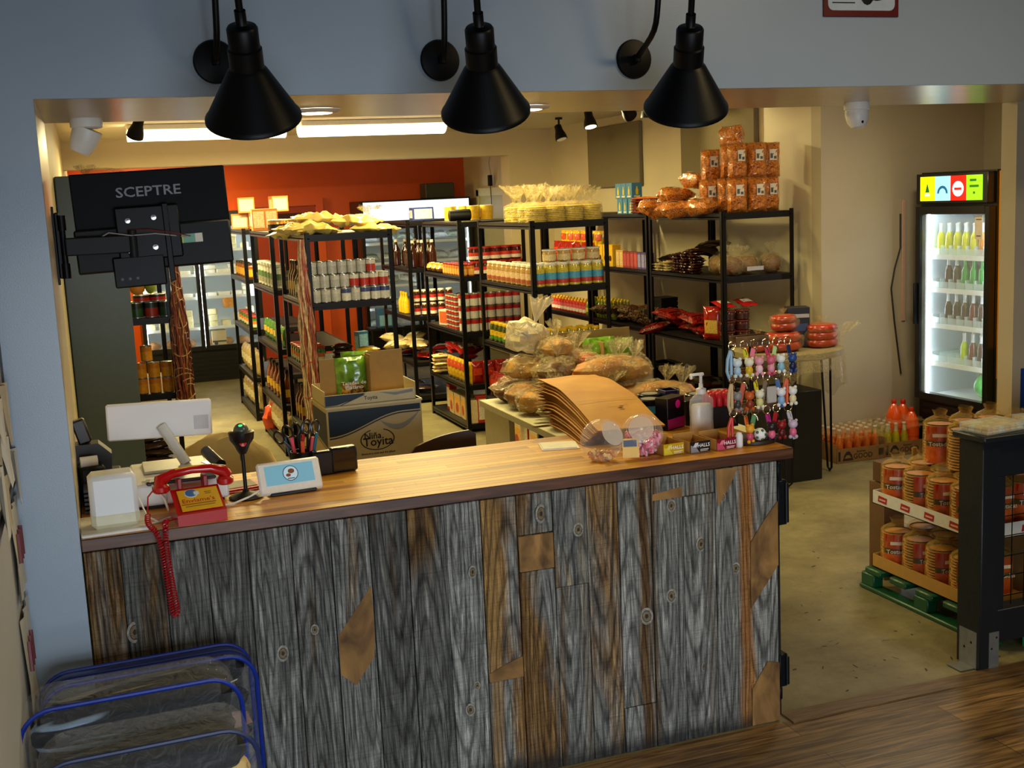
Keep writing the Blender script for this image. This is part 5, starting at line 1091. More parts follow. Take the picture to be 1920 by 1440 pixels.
# white cash drawer unit with POS screen
t = thing('cash_drawer', 'white cash drawer under the point of sale screen', 'cash drawer', (.325, .43, Z), 0)
m = MB(); m.box(-.155, .145, -.17, .19, 0.012, .085, 0, .006); m.box(-.14, .13, -.15, .17, 0, .012, 1); m.build('drawer_body', [M('e4e2de', .35, 0, 0), BLK], t); m = MB(); m.box(-.145, .135, -.172, -.1695, .02, .078, 0, .002); m.build('drawer_front', M('dedcd8', .4), t)
t = thing('pos_terminal', 'white point of sale screen from behind on a slanted silver post', 'screen', (.30, .50, Z+.086), 0)
m = MB(); m.box(-.09, .12, -.09, .09, 0, .010, 0, .003); m.build('base', M('c2bfb6', .35, .2), t); m = MB(); m.rod((.055, -.02, .01), (-.015, .032, .14), .018, 20); m.build('post', M('d0cfcc', .3, .1), t)
m = MB(); m.T = T(-.015, .045, .150, .12, 0.03, -.02); m.box(-.178, .172, -.008, .012, -.055, .075, 0, .006); m.build('screen', M('eceaea', .3, 0, 0), t)
m = MB(); m.T = T(-.015, .045, .150, .12, 0.03, -.02); m.box(.11, .16, -.0088, -.0078, -.03, .02, 0); m.build('badge', M('c8c6c8', .35), t, False)
m = MB(); m.tube([(.20, .28, Z+.09), (.22, .24, Z+.10), (.26, .22, Z+.04), (.27, .20, Z+.005)], .004, 8, 0); m.tube([(.30, .33, Z+.087), (.30, .27, Z+.12), (.305, .24, Z+.10), (.31, .22, Z+.01)], .004, 8, 0); m.tube([(.18, .16, Z+.07), (.20, .10, Z+.02), (.23, .07, Z+.006), (.27, .12, Z+.005)], .0028, 8, 0); m.tube([(.17, .05, Z+.004), (.20, .06, Z+.004), (.26, .10, Z+.004)], .0028, 8, 0)
tag(m.build('white_cables', M('e8e4dc', .4)), 'loose white cables between the white stand and the red phone', 'cables')
m = MB(); m.box(-.12, .10, -.03, .03, 0, .012, 0, .004); o = tag(m.build('barcode_bar', M('1c1a18', .3), None, True, (.33, .262, Z+.085)), 'narrow black bar lying on the cash drawer front', 'bar')
t = thing('stapler', 'black stapler standing on the cash drawer right of the silver post', 'stapler', (.435, .42, Z+.086), .3)
m = MB(); m.box(-.018, .018, -.06, .06, 0, .012, 0, .003); m.build('base', CHR, t); m = MB(); m.T = T(0, 0, .018, .25); m.box(-.017, .017, -.07, .065, 0, .03, 0, .010); m.rod((0, -.072, .018), (0, .05, .018), .02, 14); m.build('stapler_arm', M('0c0c0d', .25), t)
# red desk phone
RED = M('b80d0d', .22, 0, .04, coat=.6); REDD = M('8a0808', .3, 0, .05)
t = thing('desk_phone', 'red desk telephone with yellow advert card, at the counter front edge', 'telephone', (.352, .085, Z), .10)
m = MB(); m.prism([(-.09, 0), (.09, 0), (.075, .05), (.06, .10), (-.06, .10), (-.075, .05)], -.0, .001)
m = MB(); x0, x1 = -.075, .075
side = [(-.085, 0), (.085, 0), (.085, .055), (.06, .085), (.03, .092), (-.085, .035)]   # y,z profile
n = len(side); vs = [(x0, y, z) for y, z in side]+[(x1, y, z) for y, z in side]; m.add(vs, [tuple(range(n)), tuple(reversed(range(n, 2*n)))]+[(i, (i+1) % n, (i+1) % n+n, i+n) for i in range(n)], 0); m.build('phone_body', RED, t, False)
sl = math.atan2(.057, .115)
m = MB(); m.T = T(.004, -.03, .066, sl, 0, 0); m.box(-.062, .062, -.052, .048, 0, .003, 0)
m.T = T(-.005, -.03, .066, sl, 0, 0); m.lathe([(.021, .0032), (0, .0042)], 20, 1, True, (-.012, .028, 0)); m.lathe([(.021, .0033), (.018, .0046)], 20, 4, False, (-.012, .028, 0))
m.box(-.004+.0, .012, .018, .034, .0042, .0046, 4)
m.text("Envíame's", T(.004, -.008, .0036), .026, 2); m.box(-.05, .055, -.026, -.022, .0031, .0036, 3); m.box(-.04, .05, -.036, -.033, .0031, .0036, 3); m.box(.028, .05, .026, .029, .0031, .0036, 3); m.box(.03, .048, .018, .021, .0031, .0036, 3); m.build('advert_card', [M('e0a80c', .4), M('3a6aa8', .4), M('b81c10', .4), M('8a5a10', .4), M('d8dce0', .4)], t, False)
m = MB(); m.box(-.05, -.035, .03, .075, .08, .125, 0, .003); m.box(.03, .045, .03, .075, .08, .125, 0, .003); m.build('cradle', REDD, t)
m = MB(); m.tube([(-.105, .035, .10), (-.10, .045, .125), (-.06, .052, .139), (0, .054, .144), (.06, .052, .141), (.10, .045, .128), (.112, .035, .11)], [.019, .020, .014, .013, .014, .020, .019], 16, 0)
for sx in (-1, 1): m.lathe([(.02, 0), (.027, .006), (.027, .02), (.018, .028)], 18, 0, True, (.10*sx, .035, .087))
m.build('handset', RED, t)
m = MB(); m.tube([(-.05, .05, .148), (0, .052, .151), (.055, .05, .148)], [.006, .007, .006], 8, 0); m.build('yellow_tape', M('e0a81c', .5), t)
cd = []
def coil(path, turns, r=.007):
    L = [0]; path = [Vector(p) for p in path]
    for a, b in zip(path, path[1:]): L.append(L[-1]+(b-a).length)
    out = []; N = turns*9
    for i in range(N+1):
        s = L[-1]*i/N; k = 0
        while k < len(L)-2 and L[k+1] < s: k += 1
        f = (s-L[k])/max(1e-6, L[k+1]-L[k]); p = path[k].lerp(path[k+1], f); d = (path[k+1]-path[k]).normalized(); up = Vector((0, 1, 0)) if abs(d.y) < .8 else Vector((1, 0, 0)); x = up.cross(d).normalized(); y = d.cross(x); a = 2*PI*i/9
        out.append(p+r*(math.cos(a)*x+math.sin(a)*y))
    return out
def sm(P, n=6):
    a = []
    for i in range(len(P)-1):
        p0 = Vector(P[max(i-1, 0)]); p1 = Vector(P[i]); p2 = Vector(P[i+1]); p3 = Vector(P[min(i+2, len(P)-1)])
        for k in range(n): s = k/n; a.append(.5*((2*p1)+(p2-p0)*s+(2*p0-5*p1+4*p2-p3)*s*s+(3*p1-p0-3*p2+p3)*s**3))
    a.append(Vector(P[-1])); return a
m = MB(); m.tube(coil(sm([(-.155, -.03, .04), (-.16, -.06, .02), (-.145, -.096, .0), (-.138, -.112, -.03), (-.130, -.112, -.12), (-.125, -.112, -.20), (-.122, -.112, -.255), (-.113, -.112, -.268), (-.106, -.112, -.25), (-.112, -.114, -.18), (-.118, -.114, -.10), (-.120, -.112, -.03), (-.116, -.10, .004), (-.112, -.07, .016), (-.10, -.05, .015)]), 82, .0075), .0022, 5, 0)
m.tube([(-.12, .03, .105), (-.145, .01, .085), (-.155, -.03, .045)], .0025, 6, 0); m.tube([(-.10, -.05, .015), (-.085, -.03, .012), (-.07, -.02, .012)], .0025, 6, 0); m.build('coiled_cord', M('b0101a', .3), t)
# barcode scanner on a pole
t = thing('barcode_scanner', 'black barcode scanner on a thin stand with green light', 'scanner', (.525, .27, Z), 0)
m = MB(); m.lathe([(.056, 0), (.058, .004), (.045, .012), (.012, .022), (.008, .03)], 28, 0); m.build('stand_base', BLK, t); m = MB(); m.rod((0, 0, .02), (.0, .01, .16), .0065, 10); m.build('stand_pole', BLK, t)
m = MB(); m.lathe([(.012, .15), (.02, .165), (.026, .18), (.040, .20), (.043, .225), (.034, .23)], 24, 0); m.box(-.007, .007, .02, .04, .12, .18, 0, .003); m.build('scanner_head', M('141416', .3, .2), t); m = MB(); m.ball((0, 0, .226), (.026, .026, .028), 0, 18); m.build('scanner_dome', M('5a5f58', .25, .3), t)
m = MB(); m.ball((-.002, -.012, .246), (.008, .007, .005), 0, 10); m.build('green_light', emis('3aff7a', 1.5), t); m = MB(); m.T = T(0, -.0315, .192, PI/2-.4); m.lathe([(.012, 0), (.0, .003)], 14, 0); m.build('red_window', M('a01014', .3, emit=.3), t)
# card payment tablet
t = thing('payment_tablet', 'white customer payment tablet with blue screen on the counter', 'tablet', (.672, .262, Z-.0), .10)
m = MB(); m.box(-.075, .085, -.03, .045, 0, .012, 0, .004); m.build('stand_foot', M('2a2c30', .4), t)
m = MB(); m.T = T(0, .0, .052, -.42, 0, 0); m.box(-.108, .108, -.009, .006, -.052, .060, 0, .009); m.build('tablet_body', M('efe9da', .3), t)
m = MB(); m.T = T(0, .0, .052, -.42, 0, 0); m.box(-.083, .083, -.0100, -.0092, -.022, .045, 0); so2 = m.build('display', M('6f9fb0', .15, 0, .02, emit=.5), t, False)
m = MB(); m.T = T(0, .0, .052, -.42, 0, 0); m.T = m.T @ T(.003, -.0101, .013, PI/2); m.lathe([(.026, 0), (.026, .0004), (.0, .0004)], 24, 0); m.lathe([(.0265, .0003), (.024, .0008)], 24, 1, False); m.ball((.003, .007, .0004), (.012, .009, .0006), 2, 10); m.ball((-.008, -.006, .0004), (.009, .006, .0006), 2, 10); m.box(-.012, .012, -.019, -.016, .0004, .0008, 1); m.build('screen_emblem', [M('b8d0dc', .3, emit=.3), M('3c4a58'), M('8a4a1c')], t, False)
m = MB(); m.tube([(-.09, .0, .03), (-.14, -.02, .012), (-.20, -.05, .005), (-.26, -.06, .004)], .0035, 8, 0); m.build('white_cord', WHT, t)
# papers and red folder under the scanner
m = MB(); m.box(-.11, .1, -.05, .08, 0, .004, 0); m.box(-.11, .09, -.03, .09, .004, .008, 1); m.box(-.1, .08, -.01, .09, .008, .010, 2); o = tag(m.build('paper_pile', [M('b01824', .4), M('c02030', .4), M('a8a090', .6)], None, False, (.50, .40, Z)), 'red folders and papers lying behind the scanner base', 'papers'); o.rotation_euler = (0, 0, .15)
# pen cup with scissors
t = thing('pen_cup', 'black pen cup crammed with scissors, markers and pens', 'pen cup', (.755, .50, Z), 0)
m = MB(); m.lathe([(.036, 0), (.04, .004), (.042, .09), (.038, .09), (.036, .01)], 20, 0); m.build('cup', BLK, t)
for i, (x, y, lx, ly, h, c, r) in enumerate([(.0, .0, .01, 0, .15, 'b01820', .006), (.02, -.01, .02, -.01, .14, 'c83a4a', .006), (-.015, -.015, -.02, 0, .145, 'e0506a', .006), (.03, .0, .03, .0, .15, '2a6a78', .006), (.01, .02, 0, .02, .14, '303038', .005), (.0, -.02, .0, -.02, .13, 'e05a3a', .007), (-.028, 0, -.03, 0, .15, '4a6a8a', .005)]):
    m = MB(); m.rod((x, y, .02), (x+lx, y+ly, h), r, 8); m.build('pen', M(c, .35), t)
for i, (x, y, a, s) in enumerate([(-.03, -.01, -.5, 1.0), (.0, .01, .05, 1.0), (.025, .005, .25, 1.1)]):
    m = MB(); m.T = T(x, y, .10, 0, a, .2*i)
    for sx in (-1, 1):
        m.tube([(sx*.018*s+.015*s*math.cos(k*PI/8), 0, .065*s+.024*s*math.sin(k*PI/8)) for k in range(16)], .0042, 7, 0, True); m.tube([(sx*.010, 0, .045*s), (sx*.003, 0, .01), (0, 0, -.04)], .005, 7, 0)
    m.build('scissors', M('101012', .3), t)
# black card reader lying behind
t = thing('black_case', 'black rectangular display device standing on the counter right of the pens', 'device', (.87, .47, Z), .12)
m = MB(); m.box(-.085, .075, -.012, .02, 0, .088, 0, .006); m.box(-.02, .078, -.016, .024, .004, .094, 0, .006); m.build('device_body', M('0c0c0e', .25), t); m = MB(); m.box(-.012, .068, -.0172, -.0160, .014, .082, 0); m.build('device_screen', M('050608', .06, coat=1), t, False)
# napkin, bowls, gum boxes, sanitizer
m = MB(); m.box(-.085, .06, -.07, .06, 0, .004, 0, .001); m.box(-.08, .05, -.065, .055, .004, .007, 0, .001); o = tag(m.build('napkin_stack', M('f2eddc', .7), None, False, (1.745, .47, Z)), 'folded white napkins lying on the counter left of paper bags', 'napkins'); o.rotation_euler = (0, 0, -.25)
m = MB(); [m.quad((1.765+.05*i, .32-.03*i, Z+.0005), (1.79+.05*i, .33-.03*i, Z+.0005), (1.785+.05*i, .345-.03*i, Z+.0005), (1.76+.05*i, .335-.03*i, Z+.0005)) for i in range(1)]
def bowl(x, y, rz, lb, fillc, n, lid):
    t = thing('candy_jar', lb, 'candy jar', (x, y, Z), rz); r = .078
    m = MB(); m.T = T(0, 0, r*.97)
    prof = [(r*math.sin(a), -r*math.cos(a)) for a in [PI*(.12+.88*k/12) for k in range(13)]]
    m.lathe([(.001, -r*.93)]+[(max(p[0], .001), p[1]) for p in prof if p[1] > -r*.93], 30, 0, False); m.lathe([(.034, -r*.93), (.001, -r*.92)], 24, 0, False)
    m.T = T(0, 0, r*.97) @ T(0, 0, 0, 1.05, 0, 0); m.lathe([(.050, r*.76), (.053, r*.80), (.050, r*.84), (.053, r*.88)], 28, 0, False); m.build('glass_bowl', film('clear_bowl', 'f4efe2', .03, .04, .0), t)
    l = MB(); l.T = T(0, 0, r*.97) @ T(0, 0, 0, 1.05, 0, 0); l.lathe([(.046, r*.83), (.044, r*.80), (.001, r*.80)], 26, 0); l.build('flat_lid', film('frosted_lid', 'e8dccc', .4, .3, .1), t)
    r2 = random.Random(int(x*100)); q = MB()
    for i in range(n):
        a = r2.uniform(0, 2*PI); ly = i/n; z = .010+ly*fillc[0]; rr = math.sqrt(r2.random())*math.sqrt(max(0, r*r-(z-r*.97)**2))*.84
        q.T = T(rr*math.cos(a), rr*math.sin(a), z, r2.uniform(0, 3), r2.uniform(0, 3), r2.uniform(0, 3)); q.box(-.011, .011, -.006, .006, -.005, .005, i % len(fillc[1]), .002)
    q.build('candies', [M(c, .3, coat=.4) for c in fillc[1]], t)['kind'] = 'stuff'
bowl(1.775, .155, .35, 'clear round candy jar nearly empty, left of the full one', (.02, ['d8a050', 'c87a30', 'e0c080']), 45, 0); bowl(1.945, .175, -.5, 'clear round candy jar half full of pink candies', (.07, ['e07a90', 'e8a0b0', 'd84a6a', 'f0e0e0', 'e07a90', '9a3a50']), 330, 0)
m = MB(); m.T = T(0, 0, 0, PI/2-.2); m.box(-.032, .028, -.04, .03, 0, .001, 0); m.box(-.028, .02, .0, .024, .001, .002, 1); o = tag(m.build('bubblegum_label', [M('e0b020', .4), M('1c2450', .4)], None, False, (1.878, .128, Z+.045)), 'yellow and navy label stuck on the pink candy jar', 'label'); o.rotation_euler = (0, 0, -.3)
def halls(x, y, rz, cols, lb, txt):
    t = thing('cough_drop_box', lb, 'box', (x, y, Z), rz, 'open cough drop boxes'); w, d, h = .088, .12, .042
    m = MB(); m.box(-w/2, w/2, -d/2, -d/2+.002, 0, h, 0); m.box(-w/2, -w/2+.002, -d/2, d/2, 0, h, 2); m.box(w/2-.002, w/2, -d/2, d/2, 0, h, 2); m.box(-w/2, w/2, d/2-.002, d/2, 0, h+.012, 2); m.box(-w/2, w/2, -d/2, d/2, 0, .002, 2); m.build('carton', [M(cols[0], .35), M(cols[0]), M('b5843c', .7)], t, False)
    m = MB(); m.prism([(-w*.46, .002), (-w*.05, .002), (-w*.2, .022), (-w*.46, .03)], -d/2-.0006, -d/2, 0); m.prism([(-w*.36, h*.55), (-w*.24, h*.9), (-w*.08, h*.9), (-w*.18, h*.5)], -d/2-.0012, -d/2-.0006, 1); m.text('HALLS', FRONT(w*.16, -d/2-.0012, h*.62) @ Matrix.Shear('XZ', 4, (0, 0)), .0185, 2); m.box(.0, w*.4, -d/2-.001, -d/2, h*.24, h*.29, 2); m.box(.0, w*.36, -d/2-.001, -d/2, h*.12, h*.16, 2); m.build('print', [M(cols[1], .4), M(cols[2], .4), M('f0f0f0', .4)], t, False)
halls(2.035, .17, .07, ('c8a008', 'e0c83a', 'e8d860'), 'yellow HALLS cough drop box, open, beside the pink candy jar', 1); halls(2.135, .155, .07, ('16161a', '8a8a90', 'd0d0d4'), 'black HALLS cough drop box between yellow and red boxes', 1); halls(2.238, .145, .07, ('7a0f2c', 'c84a6a', 'e07a90'), 'dark red HALLS cough drop box at right of the row', 1)
t = thing('hand_sanitizer', 'clear pump bottle of white hand sanitizer on the counter', 'pump bottle', (2.29, .36, Z), .1)
m = MB(); m.T = T(0, 0, 0, 0, 0, 0, (1, .62, 1)); m.lathe([(.046, 0), (.052, .006), (.050, .07), (.052, .12), (.048, .145), (.03, .162), (.016, .168)], 26, 0); m.build('bottle', film('sanitizer_bottle', 'e8e8ea', .18, .08, .3), t)
m = MB(); m.T = T(0, 0, 0, 0, 0, 0, (.88, .55, 1)); m.lathe([(.046, .004), (.050, .07), (.051, .115), (.046, .125)], 24, 0); m.build('gel', M('ded4bc', .3, 0, .04), t)
m = MB(); m.lathe([(.017, .165), (.02, .168), (.02, .185), (.009, .19), (.008, .205), (.006, .206), (.006, .235), (.013, .238), (.013, .246)], 18, 0); m.box(-.048, .012, -.007, .007, .238, .248, 0, .003); m.box(-.050, -.040, -.006, .006, .226, .246, 0, .003); m.build('pump', WHT, t)
# keychain spinner stand
t = thing('keychain_stand', 'wooden slat keychain stand on the right end of counter', 'display stand', (2.40, .17, Z), 0)
m = MB(); m.lathe([(.085, 0), (.09, .003), (.09, .014), (.085, .017)], 28, 0); m.box(-.10, .10, -.075, -.05, .017, .03, 0, .002); m.build('stand_base', M('2c1c12', .5), t)
m = MB(); m.cyl(0, 0, .015, .40, .008, 12); m.build('pole', BLK, t)
WD = M2('dark_slat_wood', '4a3018', '7a5a34', 8, (1, 1, 14), .3, .7, .5, .1)
for i, z in enumerate((.385, .26, .135)):
    m = MB(); m.box(-.075 if i == 0 else -.11, .06 if i == 0 else .11, -.030, -.020, z-.02, z+.018, 0, .001); m.box(-.075, .075, .020, .030, z-.02, z+.018, 0, .001); m.box(-.012, .012, -.02, .02, z-.01, z+.01, 0); m.build('slat', WD, t, False)
HK = [z+.0 for z in (.385, .26, .135)]
m = MB()
for z in HK:
    for i in range(6): x = -.1+.04*i; m.tube([(x, -.03, z-.005), (x, -.052, z-.008), (x, -.058, z+.004)], .0016, 6, 0)
m.build('hooks', CHR, t)['kind'] = 'stuff'
cols = [[('8fb4d4', 'd8e4e8', 'a8c8e0'), ('d8c81c', 'f0e8d0', 'e0b818'), ('e8788a', 'e8a0b0', 'f0c8d0'), ('c83a5a', 'd8607a', 'e898a8'), ('b8d890', 'f0f0e8', '8ac0d8'), ('1c2c5a', '2a4a8a', '14204a')],
        [('c8b088', '8a8a88', '3a3a3c'), ('b8441c', 'c8581c', '8a3010'), ('d8c41c', 'e8e4c8', 'd8d488'), ('7a6a5a', 'b8b0a8', '9a8a70'), ('2a5a9a', 'e8e8ea', '8ab4d8'), ('d8603a', 'e8e8e0', 'e8d8a8')],
        [('c82c24', 'e8e8e8', 'd8d8d8'), ('d8641c', 'e8a828', 'c84a6a'), ('3a7a34', 'f0f0ea', '2a6a34'), ('b81c7a', '26161a', 'e0688a'), ('a81018', '8a1014', '5a0c10'), ('b8b0b8', 'c8b4c8', 'e0688a')]]
cnm = [['pale blue', 'yellow', 'pink bow', 'deep pink', 'mint green', 'navy blue'], ['beige', 'rust orange', 'mustard', 'brown and grey', 'blue and white', 'salmon loop'], ['red and white', 'orange strap', 'soccer ball', 'magenta strap', 'dark red', 'grey and pink']]
for ri in range(3):
    for i in range(6):
        c = cols[ri][i]; x = 2.40-.115+.046*i; y = .17-.062-.006*(i % 2); z = Z+HK[ri]
        k = thing('keychain', '%s keychain charm with strap, %s from left in the %s row' % (cnm[ri][i], ords(i), ('top', 'middle', 'bottom')[ri]), 'keychain', (x, y, z), J(.3), 'keychains on the stand'); k.scale = (1.25, 1.25, 1.25)
        m = MB(); m.tube([(.012*math.cos(a*PI/7), 0, .012*math.sin(a*PI/7)-.005) for a in range(14)], .0014, 6, 0, True); m.tube([(0, 0, -.016), (.006, 0, -.025), (.008, 0, -.035)], .002, 5, 0); m.build('key_ring', M('d8c8a0', .2, 1), k)
        m = MB(); s = -1 if (i+ri) % 2 else 1; ang = .22*s
        if i == 0 or (ri, i) == (1, 5): m.tube([(-.006, 0, -.018), (-.016*1, 0, -.045), (-.019, 0, -.080), (-.012, 0, -.10), (-.004, 0, -.09), (-.004, 0, -.055), (-.004, 0, -.02)], .0045, 8, 0)
        else: m.T = T(-.002*s, .0, -.018, 0, ang); m.box(-.0075, .0075, -.0015, .0015, -.088, 0, 0, .0014)
        m.build('strap', M(c[0], .45, 0, .08), k)
        m = MB()
        if (ri, i) == (2, 2):
            m.ball((.012, -.008, -.075), .019, 0, 16)
            for a in range(5): m.ball((.012+.013*math.cos(a*1.25), -.021, -.075+.013*math.sin(a*1.25)), (.0045, .004, .0045), 1, 8)
        elif (ri, i) == (2, 0): m.T = T(.014, -.008, -.09); m.lathe([(.008, -.018), (.011, -.014), (.011, .018), (.007, .026), (0, .028)], 14, 0)
        elif (ri, i) == (1, 3): m.box(-.004, .03, -.012, -.004, -.085, -.035, 0, .003)
        else:
            m.ball((.012, -.008, -.056), (.0145, .012, .013), 0, 14); m.ball((.012, -.008, -.080), (.0115, .010, .014), 1, 12)
            for sx in (-1, 1): m.ball((.012+sx*.010, -.008, -.045), .005, 0, 8); m.ball((.012+sx*.009, -.011, -.094), .006, 0, 8)
        m.build('charm', [M(c[1], .4, 0, .03), M(c[2] if (ri, i) != (2, 2) else '1c4a24', .4, 0, .03)], k)
# small red candy rolls standing behind the stand
tr_ = box_make('candy_display', '0c0c10', '1a1a22', .12, .085, .10, 'display box'); tr_((2.445, .50, Z), 0, 'black open display box full of red candy rolls')
rl = MB(); rl.lathe([(.012, 0), (.013, .003), (.013, .05), (.008, .056)], 10, 0); RL = Proto(lambda: tag(rl.build('candy_roll', M('d82a3c', .3, 0, .1)), 'x', 'candy roll'))
for i in range(12): RL((2.445-.045+.03*(i % 4), .50-.03+.03*(i//4), Z+.0855), 0, 'red wrapped candy roll, %s from left, %s row of the black display' % (ords(i % 4), ('front', 'middle', 'back')[i//4]), 'red candy rolls')
# fallen bulb-like ring at counter edge, right end
m = MB(); m.tube([(2.492+.012*math.cos(a*PI/8), -.0, 1.02+.03*math.sin(a*PI/8)) for a in range(16)], .0025, 6, 0, True)
# ================================================================ BEHIND THE COUNTER
t = thing('bread_table', 'white table behind the counter covered with bagged bread', 'table', (2.55, 1.55, 0))
m = MB(); m.box(-.52, .31, -.80, .84, .885, .92, 0, .003); m.build('table_top', M('c4bd9a', .5), t); m = MB(); m.box(-.50, -.47, .42, .82, .0, .885, 0); m.build('side_panel', M('d0c8a8', .5), t, False)
for sx in (-.47, .25):
    for sy in (-.76, .78): m = MB(); m.box(sx, sx+.05, sy, sy+.05, 0, .885, 0); m.build('leg', M('3a3630', .5), t, False)
# kraft paper bags, a leaning fanned stack
KR = M2('brown_kraft_paper', 'b87a22', 'd89c36', 5, (1, 1, 1), .3, .7, .6, .1, 6)
def kbag():
    t = thing('paper_bag', 'x', 'paper bag'); m = MB(); nx, ny = 8, 14; W, L = .27, .88
    for dz in (0, .004):
        vs = [(-W/2+W*i/nx, L*j/ny, dz+.035*math.sin(PI*min(1, max(0, (j/ny-.05)/.95)))+.006*mnoise.noise(Vector((i*.3, j*.3, 1)))) for j in range(ny+1) for i in range(nx+1)]
        m.add(vs, [(j*(nx+1)+i, j*(nx+1)+i+1, (j+1)*(nx+1)+i+1, (j+1)*(nx+1)+i) for j in range(ny) for i in range(nx)], 0)
    m.build('paper_sheet', KR, t); m = MB(); m.quad((-W/2+.01, .30, .041), (W/2-.01, .30, .041), (W/2-.01, .303, .041), (-W/2+.01, .303, .041), 0); m.quad((-.02, .24, .038), (.07, .24, .038), (.07, .243, .038), (-.02, .243, .038)); m.ball((.03, .21, .034), (.012, .006, .002), 0, 8); m.build('crease_print', M('8a5a20', .7), t); return t
KB = Proto(kbag)
for i in range(15):
    dz = i*.0042; KB((1.945+.003*i+J(.004), .40-.003*i+J(.006), Z+.002+dz), 0, 'brown kraft paper bag, %s from bottom of the leaning stack' % ords(i), 'kraft paper bags in a stack', None, (-.10+.0135*i, 0, -.13+J(.006)+.002*i))
# bags of bread in a heap
def bread(c, rx, ry, rz_, seed, n=3, rf=.05, op=FILM):
    def f():
        t = thing('bread_bag', 'x', 'bread bag'); r = random.Random(seed); m = MB()
        for i in range(n): m.ball((rx*.9*(i-(n-1)/2)/max(1, n)*1.5, r.uniform(-.01, .01), rz_*.75+r.uniform(0, .01)), (rx*(1.2/n+.15), ry*.8, rz_*.75), 0, 14, .08, 2, seed+i)
        m.build('bread_roll', M(c, .5, 0, .3, 12, bump=.3, bscale=30), t)
        b = MB(); b.ball((0, 0, rz_*.85), (rx*1.08, ry*1.05, rz_*.88), 0, 22, .16, 2.6, seed+4, .9); ruffle(b, (rx*.3, 0, rz_*1.5), rf, rf*1.9, 0, seed, 28, (.4, .2)); b.build('plastic_wrap', op, t); return t
    return Proto(f)
b1 = bread('b8802c', .13, .10, .07, 1); b2 = bread('9a5c1c', .14, .11, .08, 2, 2); b3 = bread('cf9c48', .12, .10, .075, 3, 3, .06); b4 = bread('5c3418', .13, .10, .075, 4, 2, .055); b5 = bread('bc7418', .16, .10, .08, 5, 1, .045)
HB = [(b4, 2.14, 2.28, .92, .5, 'dark rolls at the back left corner of the table'), (b2, 2.13, 2.05, .92, .9, 'brown rolls second from the back left'), (b1, 2.12, 1.83, .92, .2, 'tan rolls at the middle left edge'), (b4, 2.13, 1.60, .92, 1.3, 'dark brown rolls near the paper bags left edge'),
      (b3, 2.35, 2.20, .92, 1.4, 'pale rolls in back centre'), (b5, 2.36, 1.95, .92, .3, 'long brown loaf in lower centre'), (b1, 2.38, 1.70, .92, -.4, 'tan rolls lower centre front'), (b3, 2.16, 2.12, 1.05, -.5, 'pale rolls upper left of the heap'), (b4, 2.22, 1.88, 1.06, .8, 'dark rolls in the middle of the heap'),
      (b2, 2.38, 2.08, 1.06, .1, 'brown rolls high in the heap centre'), (b5, 2.46, 1.78, 1.05, .25, 'long golden loaf across the heap front'), (b1, 2.30, 2.05, 1.15, 1.1, 'topmost pale tan rolls of the heap'), (b3, 2.60, 2.0, .92, .6, 'pale rolls right of the heap'), (b5, 2.68, 1.66, .92, -.3, 'large golden loaf right behind the kraft bags'),
      (b1, 2.60, 1.80, 1.04, .5, 'tan rolls leaning on the white tray'), (b2, 2.05+.09, 1.42, .92, .4, 'brown rolls tucked left of the kraft stack')]
for pr, x, y, z, a, l in HB: pr((x+.06, y, z+.001), a, 'bag of ' + l, 'bread bags on the white table')
m = MB(); ruffle(m, (0, 0, 0), .05, .14, 0, 3, 30, (.35, .1)); m.ball((-.05, 0, -.05), (.12, .09, .09), 0, 18, .25, 2.5, 3); tag(m.build('plastic_sack', film('milky_film', 'd8c8a0', .55, .4, .6, 20), None, True, (2.28, 2.15, 1.33)), 'milky plastic sack gathered upright on top of the bread heap', 'sack')
# white tray box with green chip bags and sausage bag
t = thing('cardboard_tray', 'open white and brown carton holding green chip bags on bread table', 'carton', (2.66, 2.16, .921), .02)
m = MB(); m.box(-.22, .24, -.14, -.135, 0, .14, 0); m.box(.235, .24, -.14, .14, 0, .14, 0); m.box(-.22, -.215, -.14, .14, 0, .14, 0); m.box(-.22, .24, .135, .14, .0, .34, 1); m.box(-.22, .24, -.14, .14, 0, .004, 1); m.box(-.04, -.034, -.12, .10, .0, .30, 1); m.build('carton', [M('cfc8bc', .6), M('a5824a', .7)], t, False)
GRN = M2('green_chip_bag', '2c5a10', '86b832', 9, (1, 1, 1), .3, .65, .25, .5, 3, 1, coat=.5)
def chipg():
    t = thing('plantain_chip_bag', 'x', 'chip bag'); m = MB(); pillow(m, .19, .30, .08, 0, 4, .008)
    o = m.build('bag', [GRN], t); m = MB(); pillow(m, .17, .13, .085, 0, 6, .004, 10, 8, .8, (0, -.004, .02)); m.build('window', M2('plantain_slices', '4a2c08', 'c8922c', 34, (1, 1, 1), .4, .6, .3, .4, 3, 1), t)
    m = MB(); m.text('Tajadas de', FRONT(0, -.051, .125), .034, 0); m.text('Plátano', FRONT(0, -.053, .095), .036, 0); m.build('lettering', M('efe6cc', .5), t, False); return t
CG = Proto(chipg)
CG((2.56, 2.10, .925), .5, 'green chip bag tilted left in the carton on bread table', 'green plantain chip bags', None, (0, .35, .3)); CG((2.74, 2.12, .925), 0, 'green plantain chip bag in the right half of that carton', 'green plantain chip bags'); CG((2.68, 2.24, .925), 0, 'green chip bag at the back of the carton on bread table', 'green plantain chip bags')
sb = loaf('8a2412', .11, .10, .22, 6, 'sausage_bag', rf=.03); sb((2.84, 2.08, .925), 0, 'upright bag of dark red sausages at the right of green chip carton'); sb2 = loaf('c04a20', .1, .09, .1, 8, 'sausage_bag', rf=.03); sb2((2.50, 1.96, 1.09), .3, 'small bag of orange-red sausages on the bread heap')
